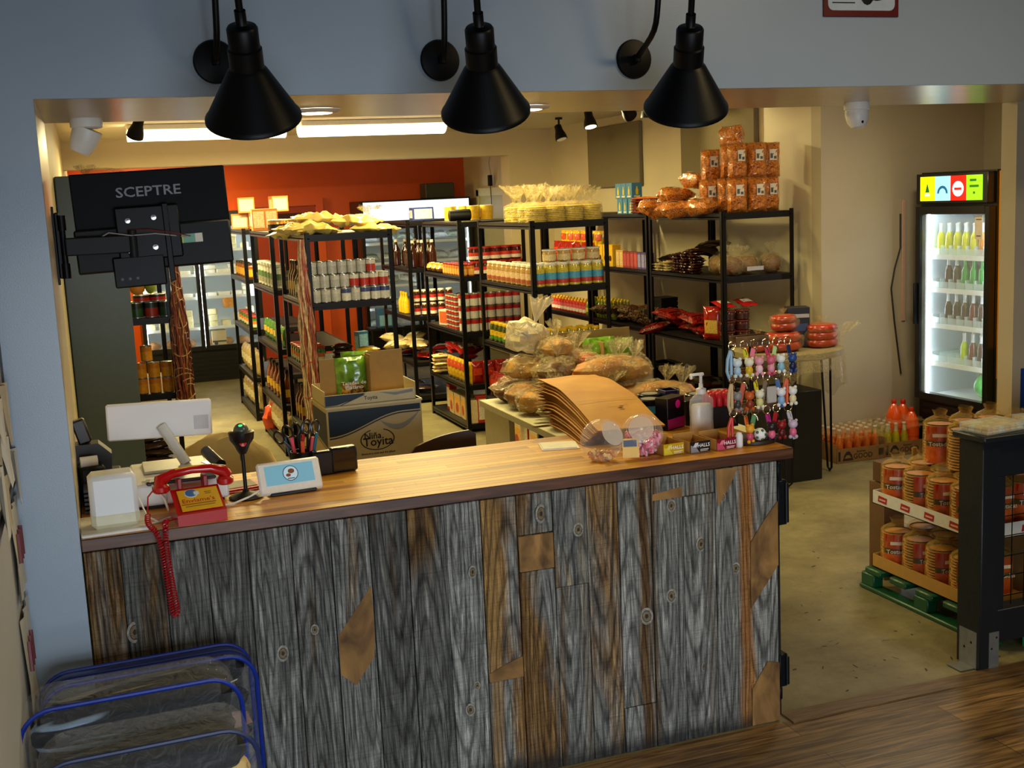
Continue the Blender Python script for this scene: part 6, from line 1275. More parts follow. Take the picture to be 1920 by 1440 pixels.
b1((2.66, 1.98, 1.04), .3, 'tied bag of round tan buns in front of the green chip bags', 'bread bags on the white table')
b3((2.80, 1.55, .921), .2, 'mostly empty tied clear bag right of the golden loaf', 'bread bags on the white table', (.8, .8, .9))
# hair gel tubs in stacks
tub = Proto(lambda: (lambda t: (MB().lathe([(.046, 0), (.05, .004), (.05, .045)], 24, 0).build('tub_body', M('0a0c10', .3), t), MB().lathe([(.0508, .010), (.0508, .042)], 24, 0, False).build('tub_label', M('3a8ab8', .35, 0, .06, 60), t), MB().lathe([(.053, .045), (.053, .064), (.049, .068), (.036, .068)], 24, 0, False).lathe([(.036, .068), (.0, .067)], 24, 1).build('lid', [M('0a0a0c', .25), M('9a9a98', .3)], t), t)[-1])(thing('gel_tub', 'x', 'tub')))
for i, (x, y, n) in enumerate(((2.30, .84, 3), (2.41, .82, 2), (2.53, .84, 3), (2.65, .86, 3), (2.36, .96, 3), (2.48, 1.02, 3))):
    for k in range(n): tub((x, y, .921+.0685*k), J(3), 'black gel tub with blue label, stack %s from left, %s from bottom' % (ords(i), ords(k)), 'blue-labelled black gel tubs')
pb = MB(); pb.box(-.03, .03, -.035, .035, 0, .16, 0, .001); pb.box(-.031, .031, -.036, .036, .157, .160, 1); tag(pb.build('purple_carton', [M('2a1a5a', .4), M('8a80b0', .4)], None, False, (2.435, .93, .981)), 'purple carton standing among the black gel tubs', 'carton')
pc = MB(); pc.box(-.03, .03, -.03, .03, 0, .06, 0); tag(pc.build('riser_block', BLK, None, False, (2.435, .93, .921)), 'small black block under the purple carton', 'block')
t = thing('pink_display_box', 'black display box with magenta panel and pink disc behind sanitizer', 'display box', (2.255, .56, Z), .5)
m = MB(); m.box(-.06, .06, -.03, .03, 0, .13, 0, .001); m.build('carton', M('0c0a0c', .35), t, False); m = MB(); m.box(-.059, .059, -.0315, -.03, .004, .045, 0); m.T = T(.012, -.031, .10, PI/2); m.lathe([(.017, 0), (0, .001)], 18, 1); m.build('printed_panel', [M('b01870', .35), M('d81c8a', .35)], t, False)
m = MB(); m.box(-.07, .07, -.05, .05, 0, .1, 0, .002); tag(m.build('black_carton', M('0d0d10', .35), None, False, (2.40, .615, Z)), 'plain black carton at right behind keychain stand', 'carton')
# big white carton with open tray on top
t = thing('flour_carton', 'large white and navy carton printed Niña Toyita behind the counter', 'carton', (1.325, 2.02, .0), .02)
W, D, H = .235, .17, 1.055; NAVY = M('14283a', .45, 0, .05); CARD = M('c0ae88', .6, 0, .04, 12)
m = MB(); m.box(-W, W, -D, D, .56, H, 0, .003); m.box(-W-.004, W+.004, -D-.004, D+.004, H-.01, H, 1); m.build('carton_box', [CARD, M('d6c8a0', .6)], t, False)
m = MB(); y = -D-.0008
top = [(-W+.008+i*(2*W-.016)/16, H-.022) for i in range(17)]; curve = [(-W+.008+i*(2*W-.016)/16, H-.145+.095*(.5-.5*math.cos(PI*min(1, i/13)))) for i in range(17)]
for i in range(16):
    a, b = top[i], top[i+1]; c, d = curve[i+1], curve[i]; m.quad((a[0], y, a[1]), (d[0], y, d[1]), (c[0], y, c[1]), (b[0], y, b[1]), 0); m.quad((d[0], y, d[1]-.006), (d[0], y, d[1]-.012), (c[0], y, c[1]-.012), (c[0], y, c[1]-.006), 0)
for i in range(12):
    u0, u1 = i/12, (i+1)/12; f = lambda u: (.02+u*(W-.03), H-.085-.035*math.sin(PI*u)+.03*u*u); g = lambda u: (.02+u*(W-.03), H-.085-.062*abs(math.sin(PI*min(1, u)))**.9+.03*u*u)
    a, b, c, d = f(u0), f(u1), g(u1), g(u0); m.quad((a[0], y-.0004, a[1]), (d[0], y-.0004, d[1]), (c[0], y-.0004, c[1]), (b[0], y-.0004, b[1]), 2)
m.T = T(.005, y-.0004, H-.178, PI/2, 0, 0); 
el = lambda r, w: [((r)*math.cos(a*PI/16), (r*.62)*math.sin(a*PI/16)) for a in range(32)]
o1, o2 = el(.085, 1), el(.080, 1); vs = [(x_, y_, 0) for x_, y_ in o1]+[(x_, y_*.98, 0) for x_, y_ in o2]; m.add(vs, [(i, (i+1) % 32, (i+1) % 32+32, i+32) for i in range(32) if not 6 <= i <= 9], 1)
m.T = Matrix(); m.text('Niña', FRONT(-.018, y-.001, H-.160), .045, 1); m.text('Toyita', FRONT(.008, y-.001, H-.190), .058, 1); m.text('Store in a cool and dry place', FRONT(.005, y-.001, H-.245), .0145, 1)
m.build('print', [NAVY, M('1a1c20', .5), M('8a8c8c', .5)], t, False)
m = MB(); x = -W-.0008; m.quad((x, D-.01, H-.03), (x, D-.01, H-.16), (x, -D+.01, H-.20), (x, -D+.01, H-.03), 0); m.quad((x, D-.01, H-.17), (x, D-.01, H-.175), (x, -D+.01, H-.215), (x, -D+.01, H-.21), 0); m.text('Niña Toyita', LEFTF(x-.0006, 0, H-.27), .04, 1); m.build('side_print', [NAVY, M('3a3020')], t, False)
t2 = thing('flour_carton', 'white carton carrying the big Niña Toyita one, on the floor', 'carton', (1.325, 2.02, 0), .02); m = MB(); m.box(-W, W, -D, D, 0, .555, 0, .003); m.build('carton_box', CARD, t2, False)
t = thing('carton_tray', 'open shallow carton lid with chip bag and brown flaps, on the big carton', 'carton', (1.31, 2.0, H+.001), .02)
m = MB(); w, d, h = .225, .15, .075; m.box(-w, w, -d, -d+.004, 0, h-.02, 0); m.box(-w, w, d-.004, d, 0, h, 0); m.box(-w, -w+.004, -d, d, 0, h, 0); m.box(w-.004, w, -d, d, 0, h+.01, 0); m.box(-w, w, -d, d, 0, .004, 0); m.build('tray', M('cdbf98', .6), t, False)
m = MB(); y = -d-.0007; m.prism([(-w+.004, .004), (-w+.06, .006), (-w+.16, .03), (-w+.20, .052), (-w+.004, .053)], y, y+.0006, 0); m.prism([(-w+.07, .003), (-w+.082, .003), (-w+.2, .045), (-w+.19, .046)], y-.0004, y, 0); m.prism([(.04, .05), (.12, .028), (.21, .036), (.21, .05), (.12, .042)], y, y+.0006, 1); m.text('Toyita', FRONT(.0, y-.0006, .027), .026, 2); m.build('print', [NAVY, M('8a8a86'), M('1c1c1c')], t, False)
m = MB(); m.box(-.215, -.11, -.03, -.026, .01, .215, 0); m.build('inner_flap', M('a8803c', .7, 0, .05), t, False); m = MB(); m.box(.01, .014, -.13, .06, .006, .22, 0); m.box(.014, .20, -.03, -.026, .008, .235, 0); m.box(.014, .016, -.13, -.03, .0, .23, 0); m.build('inner_flap', M('a8803c', .7, 0, .05), t, False)
CG((1.25, 1.965, H+.008), .05, 'green plantain chip bag standing in the open tray on the big carton', 'green plantain chip bags', (.85, .8, .70)); CG((1.30, 2.05, H+.008), -.3, 'green bag behind the front chip bag in the open tray', 'green plantain chip bags', (.85, .8, .75))
# chair back and cushion-like stool
t = thing('office_chair', 'brown wooden chair with only its curved back showing over the counter', 'chair', (1.43, 1.02, 0), .12)
m = MB(); n = 12; pts = [(-.15+.30*i/n, .03*math.sin(PI*i/n)) for i in range(n+1)]
vs = [(x, y+dy, z) for dy in (0, .012) for zz in (0, 1) for i, (x, y) in enumerate(pts) for z in [(.80 if zz == 0 else .988+.05*(i/n)+.008*math.sin(PI*i/n)-(.02 if i in (0, n) else 0))]]; N = n+1
fs = [(i, i+1, i+1+N, i+N) for i in range(n)]+[(2*N+i+1, 2*N+i, 3*N+i, 3*N+i+1) for i in range(n)]+[(N+i, N+i+1, 3*N+i+1, 3*N+i) for i in range(n)]+[(i+1, i, 2*N+i, 2*N+i+1) for i in range(n)]+[(0, N, 3*N, 2*N), (n, 2*N+n, 3*N+n, N+n)]
m.add(vs, fs, 0); m.build('backrest', M('4a3020', .4), t); m = MB(); m.box(-.2, .2, .0, .42, .44, .48, 0, .01); m.build('seat', M('4a3020', .4), t)
for sx in (-.17, .17):
    for sy in (.03, .38): m = MB(); m.rod((sx, sy, 0), (sx, sy, .8 if sy < .1 else .44), .015, 8); m.build('leg', M('2a1c14', .4), t)
t = thing('upholstered_chair', 'tan tufted chair back, rounded, behind the scanner and screen', 'chair', (.545, 1.15, 0), .0)
m = MB(); m.ball((0, 0, .80), (.23, .07, .315), 0, 30, .03, 4, 3, .9)
for x, z in ((-.08, .95), (.08, .95), (0, .88), (-.12, .85), (.12, .85)): m.ball((x, -.062, z), (.012, .008, .012), 1, 8)
m.build('backrest', [M('c8aa6c', .7, 0, .1, 12, bump=.6, bscale=9), M('9a7a44', .7)], t); m = MB(); m.box(-.22, .22, -.0, .42, .42, .52, 0, .04); m.build('seat', M('b89a60', .7), t)
for sx in (-.18, .18):
    for sy in (.05, .38): m = MB(); m.rod((sx, sy, 0), (sx, sy, .43), .02, 8); m.build('leg', M('2a2018', .5), t)

# ================================================================ ROUND TABLE WITH SAUSAGES
t = thing('hairpin_table', 'round table on black hairpin legs draped with clear plastic', 'table', (4.53, 3.28, 0))
m = MB(); m.lathe([(.36, .855), (.375, .862), (.375, .90), (.36, .905), (0, .905)], 40, 0); m.build('table_top', M('8f8258', .5), t); 
for a in (-.05, 2.05, 4.15):
    m = MB(); cx, cy = .30*math.cos(a), .30*math.sin(a); ex, ey = .33*math.cos(a), .33*math.sin(a); tx, ty = -math.sin(a), math.cos(a)
    m.tube([(cx+tx*.06, cy+ty*.06, .86), (ex+tx*.025, ey+ty*.025, .03), (ex, ey, .008), (ex-tx*.025, ey-ty*.025, .03), (cx-tx*.06, cy-ty*.06, .86)], .008, 10, 0); m.build('hairpin_leg', M('0a0a0b', .35, .5), t)
t = thing('clear_table_cover', 'loose clear plastic sheet hanging over the round table edge', 'plastic sheet', (4.53, 3.28, 0)); m = MB(); n = 48; vs = []; prof = [(.30, .908), (.375, .908), (.384, .88), (.386, .83), (.39, .78)]
for j, (r, z) in enumerate(prof):
    for i in range(n+1):
        a = -2.2+2.9*i/n; q = .9+.1*math.sin(a*9)*(j > 2); dz = (.13*max(0, math.sin(a*2.2+2.0))+.05*math.sin(a*5))*(j-2) if j > 2 else 0; vs.append((r*math.cos(a)*(1+.03*math.sin(a*11)*(j > 2)), r*math.sin(a)*(1+.03*math.sin(a*11)*(j > 2)), z-max(0, dz)))
m.add(vs, [(j*(n+1)+i, j*(n+1)+i+1, (j+1)*(n+1)+i+1, (j+1)*(n+1)+i) for j in range(len(prof)-1) for i in range(n)], 0); ruffle(m, (.39, -.06, .93), .05, .11, 0, 4, 26, (.9, 0)); m.build('sheet', FILM, t)
def saus(n, r, w, seed):
    def f():
        t = thing('sausage_bag', 'x', 'sausage bag'); m = MB(); rr = random.Random(seed)
        for i in range(n): m.tube([(w*math.cos(a*PI/6)*.5, w*.35*math.sin(a*PI/6), r*(1+1.75*i)) for a in range(12)], r, 10, 0, True); m.ball((0, 0, r*(1+1.75*i)), (w*.5, w*.35, r*.9), 0, 12)
        m.build('sausages', M('a82804', .3, 0, .2, 14, coat=.4, bump=.3, bscale=30), t); b = MB(); b.ball((0, 0, r*n*.9), (w*.5+r*1.25, w*.35+r*1.25, r*n*1.02), 0, 22, .10, 3, seed, .75); ruffle(b, (0, 0, r*n*1.9), .035, .05, 0, seed); b.build('plastic_wrap', FILMT, t); return t
    return Proto(f)
sg1 = saus(3, .028, .17, 3); sg2 = saus(2, .034, .19, 4)
sg1((4.72, 3.14, .909), .1, 'bag of three stacked orange sausage rings at right edge of round table', 'orange sausage bags'); sg1((4.80, 3.30, .909), .6, 'bag of sausages behind the right edge bag on round table', 'orange sausage bags', .9)
sg2((4.40, 3.12, .909), 0, 'wide bag of orange sausages left of the dark carton, lower', 'orange sausage bags'); sg2((4.42, 3.14, 1.045), .5, 'bag of orange sausages stacked on top of the wide one', 'orange sausage bags', .8); sg2((4.26, 3.2, .909), .3, 'bag of orange sausages behind keychains at the table left', 'orange sausage bags', .8)
t = thing('coffee_maker_box', 'dark blue and black appliance carton standing on the round table', 'carton', (4.60, 3.26, .909), -.35); m = MB(); m.box(-.075, .075, -.06, .06, 0, .27, 0, .002); m.build('carton', M('14151c', .4), t, False); m = MB(); m.box(-.07, .07, -.0612, -.06, .20, .225, 0); m.box(-.07, .0, -.0612, -.06, .06, .19, 1); m.box(-.02, .06, -.0616, -.0612, .11, .16, 2); m.box(-.0762, -.075, -.05, .05, .0, .10, 0); m.build('printed_panel', [M('a8a4a4', .4), M('5a3c34', .4, 0, .4), M('3a4870', .4)], t, False)
m = MB(); m.box(-.18, .25, -.2, .2, 0, .62, 0, .004); tag(m.build('black_storage_bin', M('0c0c0d', .5), None, True, (4.44, 3.30, .0)), 'black storage bin in the shade under the round table', 'bin')

# ================================================================ SODA CRATES
def crate(x0, w, lb, n, liq, nm, full):
    t = thing('soda_crate', lb, 'crate', (x0+w/2, 3.56, 0), -.03, 'cardboard soda trays'); CB_ = M('8a6436', .75, 0, .08, 20); h = .105
    m = MB(); m.box(-w/2, w/2, -.15, -.146, 0, h, 0); m.box(-w/2, w/2, .146, .15, 0, h, 0); m.box(-w/2, -w/2+.004, -.15, .15, 0, h+.03, 0); m.box(w/2-.004, w/2, -.15, .15, 0, h+.05, 0); m.box(-w/2, w/2, -.15, .15, 0, .004, 0); m.build('tray', CB_, t, False)
    m = MB(); y = -.1512; m.text('GOOD', FRONT(.015, y, .04), .052, 0); m.text('Summer', FRONT(-.0, y, .076), .022, 0); m.prism([(-.155, .014), (-.065, .014), (-.078, .055), (-.098, .082), (-.122, .082), (-.142, .055)], y+.0004, y+.001, 0); m.prism([(-.14, .032), (-.08, .032), (-.098, .055), (-.122, .055)], y-.0002, y+.0004, 1); m.box(-w/2+.012, -w/2+.03, y, y+.001, .015, .085, 0); m.box(w/2-.055, w/2-.012, y, y+.001, .03, .08, 0); m.build('print', [M('2a1e12', .7), CB_], t, False); return t
crate(5.03, .405, 'cardboard tray of orange soda bottles, left of the two by the wall', 0, 0, 0, 0); crate(5.44, .39, 'cardboard tray of yellow soda bottles, right one near soda fridge', 0, 0, 0, 0)
os_ = sodab('c8600c', 'e8e0d0', 'd8a070'); ys_ = sodab('a89a0c', 'e8e0d0', 'c8c090')
for d in range(4):
    for i in range(5):
        os_((5.075+.077*i, 3.46+.067*d, .006), J(1), 'orange soda bottle in left crate, %s from left, %s row' % (ords(i), ords(d)), 'orange soda bottles in the crate')
        if not (i >= 3 and d < 2): ys_((5.485+.073*i, 3.46+.067*d-.01, .006), J(1), 'yellow soda bottle in right crate, %s from left, %s row' % (ords(i), ords(d)), 'yellow soda bottles in the crate')
def big2():
    t = thing('large_soda_bottle', 'x', 'soda bottle'); r, h = .054, .33
    m = MB(); m.lathe([(r*.8, 0), (r, .012), (r, h*.30), (r*.96, h*.34), (r, h*.38), (r, h*.62), (r*.86, h*.74), (r*.45, h*.87), (r*.27, h*.91)], 24, 0); m.build('bottle_body', M('f0560a', .12, 0, .05, coat=.8), t); m = MB(); m.lathe([(r*1.01, h*.36), (r*1.01, h*.60)], 24, 0, False); m.build('bottle_label', M('e8500c', .3), t)
    m = MB(); m.lathe([(r*.3, h*.90), (r*.33, h*.91), (r*.33, h*.985), (r*.28, h)], 16, 0); m.build('cap', M('c82a10', .4), t); return t
B2 = Proto(big2)
B2((5.72, 3.48, .006), 0, 'large orange soda bottle at right front of the crate', 'large orange soda bottles', 1.0); B2((5.60, 3.53, .07), 0, 'large orange soda bottle standing left of the other two', 'large orange soda bottles', 1.0); B2((5.735, 3.60, .03), 0, 'large orange soda bottle half hidden behind the right one', 'large orange soda bottles', 1.05)
m = MB(); m.ball((.2, 0, .2), (.22, .15, .05), 0, 26, .25, 3, 3, .8); m.ball((.60, 0, .22), (.20, .15, .05), 0, 26, .25, 3, 7, .8); m.ball((.36, -.155, .13), (.05, .02, .10), 0, 16, .4, 3, 2); tag(m.build('torn_shrink_wrap', FILMT, None, True, (5.05, 3.56, 0)), 'torn clear shrink wrap over the two soda crates', 'plastic wrap')

# ================================================================ BARRIER, TOSTADAS
BW = M('14181c', .45, 0, .12, 8, bump=.1, bscale=60)
t = thing('display_barrier', 'black wooden barrier frame with wire mesh at the right', 'barrier', (3.366, .04, 0))
m = MB(); m.box(0, .090, 0, .14, 0.004, .955, 0, .004); m.build('corner_post', BW, t)
m = MB(); m.box(.095, 1.6, .02, .10, .80, .955, 0, .003); m.build('top_rail', BW, t); m = MB(); m.box(.095, 1.6, .02, .10, .10, .24, 0, .003); m.build('bottom_rail', BW, t); m = MB(); m.box(.095, .135, .02, .10, .24, .80, 0, .003); m.build('side_rail', BW, t)
m = MB(); m.box(-.02, 1.6, -.03, .16, .957, .985, 0, .006); m.build('shelf_cap', BW, t)
m = MB(); 
for i in range(22): m.rod((.14+.066*i, .06, .24), (.14+.066*i, .06, .80), .0022, 6)
for i in range(7): m.rod((.135, .06, .28+.085*i), (1.59, .06, .28+.085*i), .0022, 6)
m.build('wire_mesh', BLKM, t)
for sy, nm_ in ((0, 'x'), (1, 'y')):
    m = MB()
    if sy == 0: m.box(-.002, 0, .02, .12, .004, .16, 0); m.box(-.07, 0, .03, .115, .004, .007, 0); m.T = T(-.0022, .05, .11, 0, -PI/2); m.lathe([(.006, 0), (0, .002)], 10, 1); m.T = T(-.0022, .09, .08, 0, -PI/2); m.lathe([(.006, 0), (0, .002)], 10, 1)
    else: m.box(.045, .094, -.002, 0, .004, .16, 0); m.box(.045, .094, -.04, 0, .004, .007, 0); m.T = T(.058, -.0022, .09, PI/2); m.lathe([(.005, 0), (0, .002)], 10, 1); m.T = T(.082, -.0022, .135, PI/2); m.lathe([(.005, 0), (0, .002)], 10, 1)
    m.build('metal_bracket', [M('9a9c98', .35, .7, .1), BLK], t, False)
def ctray(x, y, rz, lb):
    t = thing('candy_tray', lb, 'candy tray', (x, y, .9855), rz, 'trays of yellow candies'); m = MB(); w, d, h = .105, .072, .032
    m.box(-w, w, -d, d, 0, .003, 0); m.box(-w, w, -d, -d+.002, 0, h, 0); m.box(-w, w, d-.002, d, 0, h, 0); m.box(-w, -w+.002, -d, d, 0, h, 0); m.box(w-.002, w, -d, d, 0, h, 0); m.box(-w-.004, w+.004, -d-.004, d+.004, h, h+.002, 0); m.build('clear_box', film('clear_box', 'd8dcd4', .16, .06, .1), t, False)
    m = MB()
    for i in range(6):
        for j in range(4):
            for k in range(2): m.box(-w+.004+.034*i, -w+.035+.034*i, -d+.004+.035*j, -d+.036+.035*j, .003+.012*k, .014+.012*k, (i+j) % 3, .003)
    m.build('candies', [M('f0b80c', .3), M('f4d040', .3), M('f4e8b8', .4)], t)['kind'] = 'stuff'
ctray(3.475, .115, .12, 'clear tray of yellow wrapped candies at the barrier corner'); ctray(3.74, .11, -.05, 'second clear tray of yellow candies farther right on the barrier')
# green pallet, trays, tostada bags
t = thing('plastic_pallet', 'dark green plastic pallet under the tostada display', 'pallet', (3.95, .68, 0)); m = MB(); GP = M('0c4a2a', .4, 0, .1)
for i in range(5): m.box(-.37, .37, -.46+.19*i, -.34+.19*i, .085, .115, 0, .006)
for x in (-.34, 0, .34):
    for y in (-.42, 0, .40): m.box(x-.03, x+.03, y-.05, y+.05, .02, .085, 0, .006)
    m.box(x-.035, x+.035, -.46, .46, 0, .022, 0, .006)
m.build('pallet_deck', GP, t)
for x, y in ((3.62, -.0), ):
    pass
tm = thing('green_crate_piece', 'green plastic fitting on the floor behind the barrier mesh', 'crate', (3.74, .115, .005)); m = MB(); m.box(-.05, .05, 0, .05, 0, .09, 0, .01); m.box(.02, .05, -.02, .0, .02, .06, 0, .006); m.cyl(.02, -.01, .05, .13, .016, 10); m.build('fitting', M('14764a', .35), tm)
# tray levels
def tray(z, lb, col, stripe):
    t = thing('tostada_tray', lb, 'tray', (3.97, .70, z)); m = MB(); w, d, h = .36, .38, .065
    m.box(-w, w, -d, d, 0, .004, 0); m.box(-w, -w+.004, -d, d, 0, h, 0); m.box(w-.004, w, -d, d, 0, h, 0); m.box(-w, w, -d, -d+.004, 0, h, 0); m.box(-w, w, d-.004, d, 0, h, 0); m.build('tray', M(col, .6, 0, .05), t, False)
    if stripe:
        m = MB(); n = MB()
        for i in range(5):
            y = .30-.17*i; n.prism([(-.035, .016), (.03, .012), (.035, .045), (-.03, .05)], -.0008, .0004, 0); 
            k = MB(); k.T = T(-w-.0008, y, 0, 0, 0, -PI/2); k.prism([(-.035, .018), (.03, .014), (.035, .044), (-.03, .048)], -.0006, .0004, 0); k.box(-.024, .024, -.001, -.0006, .026, .034, 1); m.v += []; base = len(m.v); m.v += k.v; m.f += [tuple(q+base for q in f) for f in k.f]; m.mi += k.mi
            k = MB(); k.T = T(-.28+.17*i, -d-.0008, 0); k.prism([(-.035, .018), (.03, .014), (.035, .044), (-.03, .048)], -.0006, .0004, 0); base = len(m.v); m.v += k.v; m.f += [tuple(q+base for q in f) for f in k.f]; m.mi += k.mi
        m.build('printed_flag', [M('a81c1c', .5), M('d8a8a0', .5)], t, False)
    return t
tray(.118, 'brown cardboard bottom tray of tostada bags on green pallet', 'b5853c', False); tray(.44, 'white upper tray printed with small red flags, tostada bags on it', 'd8d2c4', True)
m = MB()
t = thing('tray_support', 'inner cardboard support holding the upper tostada tray', 'support', (3.97, .70, .124)); m.box(-.02, .34, -.35, .35, 0, .314, 0); m.build('support_box', M('7a5a30', .7), t, False)
TOS = M2('stacked_tostadas', '1c0c04', 'c88a34', 46, (.15, .15, 1), .44, .6, .35, .8, 2, 1.2, coat=.4)
def tost():
    t = thing('tostada_bag', 'x', 'tostada bag'); m = MB(); r = random.Random(4); w, h = .072, .20
    m.T = Matrix()
    for k in range(14): ox_, oy_ = r.uniform(-.003, .003), r.uniform(-.003, .003); m.lathe([(w*.93, k*.0135), (w, .002+k*.0135), (w*.97, .007+k*.0135)], 18, 0, True, (ox_, oy_, 0)); m.lathe([(w*.9, .007+k*.0135), (w*.9, .0135+k*.0135)], 18, 1, False, (ox_, oy_, 0))
    m.build('tostadas', [M('b06c1c', .5, 0, .3, 30), M('1c0c04', .7)], t)
    m = MB(); n = 24
    def arc(a0, a1, z0, z1, rr, mi):
        vs = [(rr*math.cos(a0+(a1-a0)*i/8), rr*math.sin(a0+(a1-a0)*i/8), z) for z in (z0, z1) for i in range(9)]; m.add(vs, [(i, i+1, i+10, i+9) for i in range(8)], mi)
    A0, A1 = -PI*.92, -PI*.28; arc(A0, A1, .004, .085, w*1.05, 0); arc(A0, A1, .085, .112, w*1.052, 1); arc(A0, A1, .112, .182, w*1.05, 2)
    am = (A0+A1)/2
    m.T = T(0, 0, 0, 0, 0, am+PI/2); m.text('Tostadas', FRONT(0, -w*1.075, .098), .029, 3); m.box(-.035, .035, -w*1.06, -w*1.055, .132, .148, 3); m.T = Matrix()
    m.build('printed_label', [M('d8480a', .3, 0, .3, 40, coat=.4), M('1c0a08', .3), M('a81208', .3, coat=.4), M('e0c8a8', .4)], t)
    m = MB(); vs = []; prof = [(w*1.07, .002), (w*1.08, .10), (w*1.06, .19), (w*.9, .205), (w*.35, .225), (w*.5, .25)]; n = 22
    for a, z in prof:
        for i in range(n): th = 2*PI*i/n; rr = a*(1+.06*mnoise.noise(Vector((math.cos(th)*3, math.sin(th)*3, z*20)))); vs.append((rr*math.cos(th), rr*math.sin(th), z+.02*mnoise.noise(Vector((th, z*9, 2)))*(z > .2)))
    m.add(vs, [(j*n+i, j*n+(i+1) % n, (j+1)*n+(i+1) % n, (j+1)*n+i) for j in range(len(prof)-1) for i in range(n)], 0); m.build('plastic_wrap', film('golden_film', 'f2c860', .07, .12, .8, 30), t); return t
TS = Proto(tost)
for zi, (z, nm_) in enumerate(((.123, 'bottom tray'), (.445, 'upper tray'))):
    for i in range(4):
        for j in range(4):
            if zi == 0 and i > 1 and False: continue
            if zi == 0 and i >= 2: continue
            TS((3.695+.155*i, 1.0-.165*j, z), J(.4), 'orange-labelled tostada bag on the %s, column %s from left, row %s from back' % (nm_, ords(i), ords(j)), 'tostada bags')
for i in range(3):
    for j in range(3): TS((3.86+.15*i, .90-.17*j, .655), J(.6), 'tostada bag in the top layer, column %s from left, row %s from back' % (ords(i), ords(j)), 'tostada bags')
m = MB(); m.box(-.055, .055, -.04, .04, 0, .10, 0, .001); tag(m.build('small_carton', M('5a3a1c', .7), None, False, (3.80, 1.22, .50)), 'small brown carton peeking above the tostada bags', 'carton'); m = MB(); m.box(-.016, .016, -.006, .006, 0, .22, 0, .005); tag(m.build('wooden_paddle', M('a8843c', .5), None, True, (3.92, 1.16, .45)), 'light wooden paddle handle upright behind the tostadas', 'paddle')
m = MB(); m.box(-.06, .06, -.06, .06, 0, .494, 0); tag(m.build('carton_column', M('6a4a28', .7), None, False, (3.80, 1.22, 0)), 'brown carton column behind the tostada trays', 'carton')
m = MB(); m.box(-.06, .35, -.002, 0, -.19, .09, 0); m.box(-.05, .34, -.003, -.002, -.17, -.10, 1); m.box(.0, .2, -.003, -.002, .0, .05, 2); tag(m.build('wall_poster', [M('1c3a8a', .4), M('3a5a7a', .4), M('c8c0c8', .4)], None, False, (4.36, .858, .98)), 'blue poster on the beige wall at far right edge', 'poster')
# phone number sign high on the front wall
t = thing('wall_sign', 'red bordered white sign with phone number above the opening, top right', 'sign', (2.765, -.001, 2.575))
m = MB(); m.box(-.16, .155, -.006, 0, 0, .42, 0, .002); m.build('sign_board', M('5a0a0c', .4), t); 
def rr(x0, x1, z0, z1, r):
    o = []
    for cx, cz, a in ((x1-r, z0+r, -PI/2), (x1-r, z1-r, 0), (x0+r, z1-r, PI/2), (x0+r, z0+r, PI)): o += [(cx+r*math.cos(a+k*PI/8), cz+r*math.sin(a+k*PI/8)) for k in range(5)]
    return o
m = MB(); m.prism(rr(-.142, .137, .022, .40, .022), -.007, -.006, 0); m.text('720.436.9773', FRONT(-.078, -.0075, .068), .021, 1); m.box(-.125, -.031, -.0076, -.007, .046, .050, 1); m.ball((.02, -.0075, .10), (.035, .001, .06), 1, 16); m.ball((.06, -.0075, .09), (.05, .001, .035), 1, 16); m.build('sign_face', [M('b4c0cc', .4), M('0a0c10', .4)], t)
# ================================================================ LEFT WALL PAPERS, BOARD
t = thing('notice_board', 'dark framed notice board with papers on the left wall', 'notice board', (-.168, -.12, 1.55)); m = MB()
m.box(0, .012, -1.2, .10, .62, .64, 0); m.box(0, .012, -1.2, .10, -.30, -.28, 0); m.box(0, .012, .09, .10, -.30, .64, 0); m.build('frame', M('1c1c1e', .5), t, False); m = MB(); m.box(0, .006, -1.2, .09, -.28, .62, 0); m.build('board_face', M('b8b0a0', .7), t, False)
rp_ = random.Random(4)
for i in range(9):
    o = MB(); w, h = rp_.uniform(.07, .12), rp_.uniform(.12, .2); y = -.75+.1*i; z = 1.32+rp_.uniform(0, .35); n = 6
    vs = [(.008+.014*math.sin(k*1.3+i)*(1-q), -w/2+w*k/n, -h*q) for q in (0, 1) for k in range(n+1)]; vs = [(x if q < n+1 else x+.012, y_, z_) for q, (x, y_, z_) in enumerate(vs)]
    o.add(vs, [(k, k+1, k+n+2, k+n+1) for k in range(n)], 0); tag(o.build('pinned_paper', M(rp_.choice(['d8d0c0', 'c8b89a', 'e0dcd0', 'b8a890']), .7), None, True, (-.165, y, z)), 'pinned paper sheet on the left wall board, %s from camera side' % ords(i), 'paper', 'papers on the left wall')
for i, (z0, z1, y0, y1) in enumerate(((.95, 1.22, -.26, -.02), (.55, .92, -.3, -.02))):
    m = MB(); n = 8; vs = [(.003+.010*abs(math.sin(k*1.1+q)), y0+(y1-y0)*k/n, z) for q, z in enumerate((z1, (z0+z1)/2, z0)) for k in range(n+1)]; m.add(vs, [(j*(n+1)+k, j*(n+1)+k+1, (j+1)*(n+1)+k+1, (j+1)*(n+1)+k) for j in range(2) for k in range(n)], 0)
    for k in range(3): m.prism([(0, 0)]*3, 0, 0) if False else m.tube([(.016, y0+.06+.05*k, z1-.08), (.018, y0+.04+.05*k, z1-.16)], .006, 5, 1)
    tag(m.build('flyer', [M('d8d0b8', .5), M('6a1c24', .5)], None, True, (-.169, 0, 0)), '%s cream flyer with dark red marks on left wall near the corner' % ('upper', 'lower')[i], 'flyer', 'flyers near the corner')
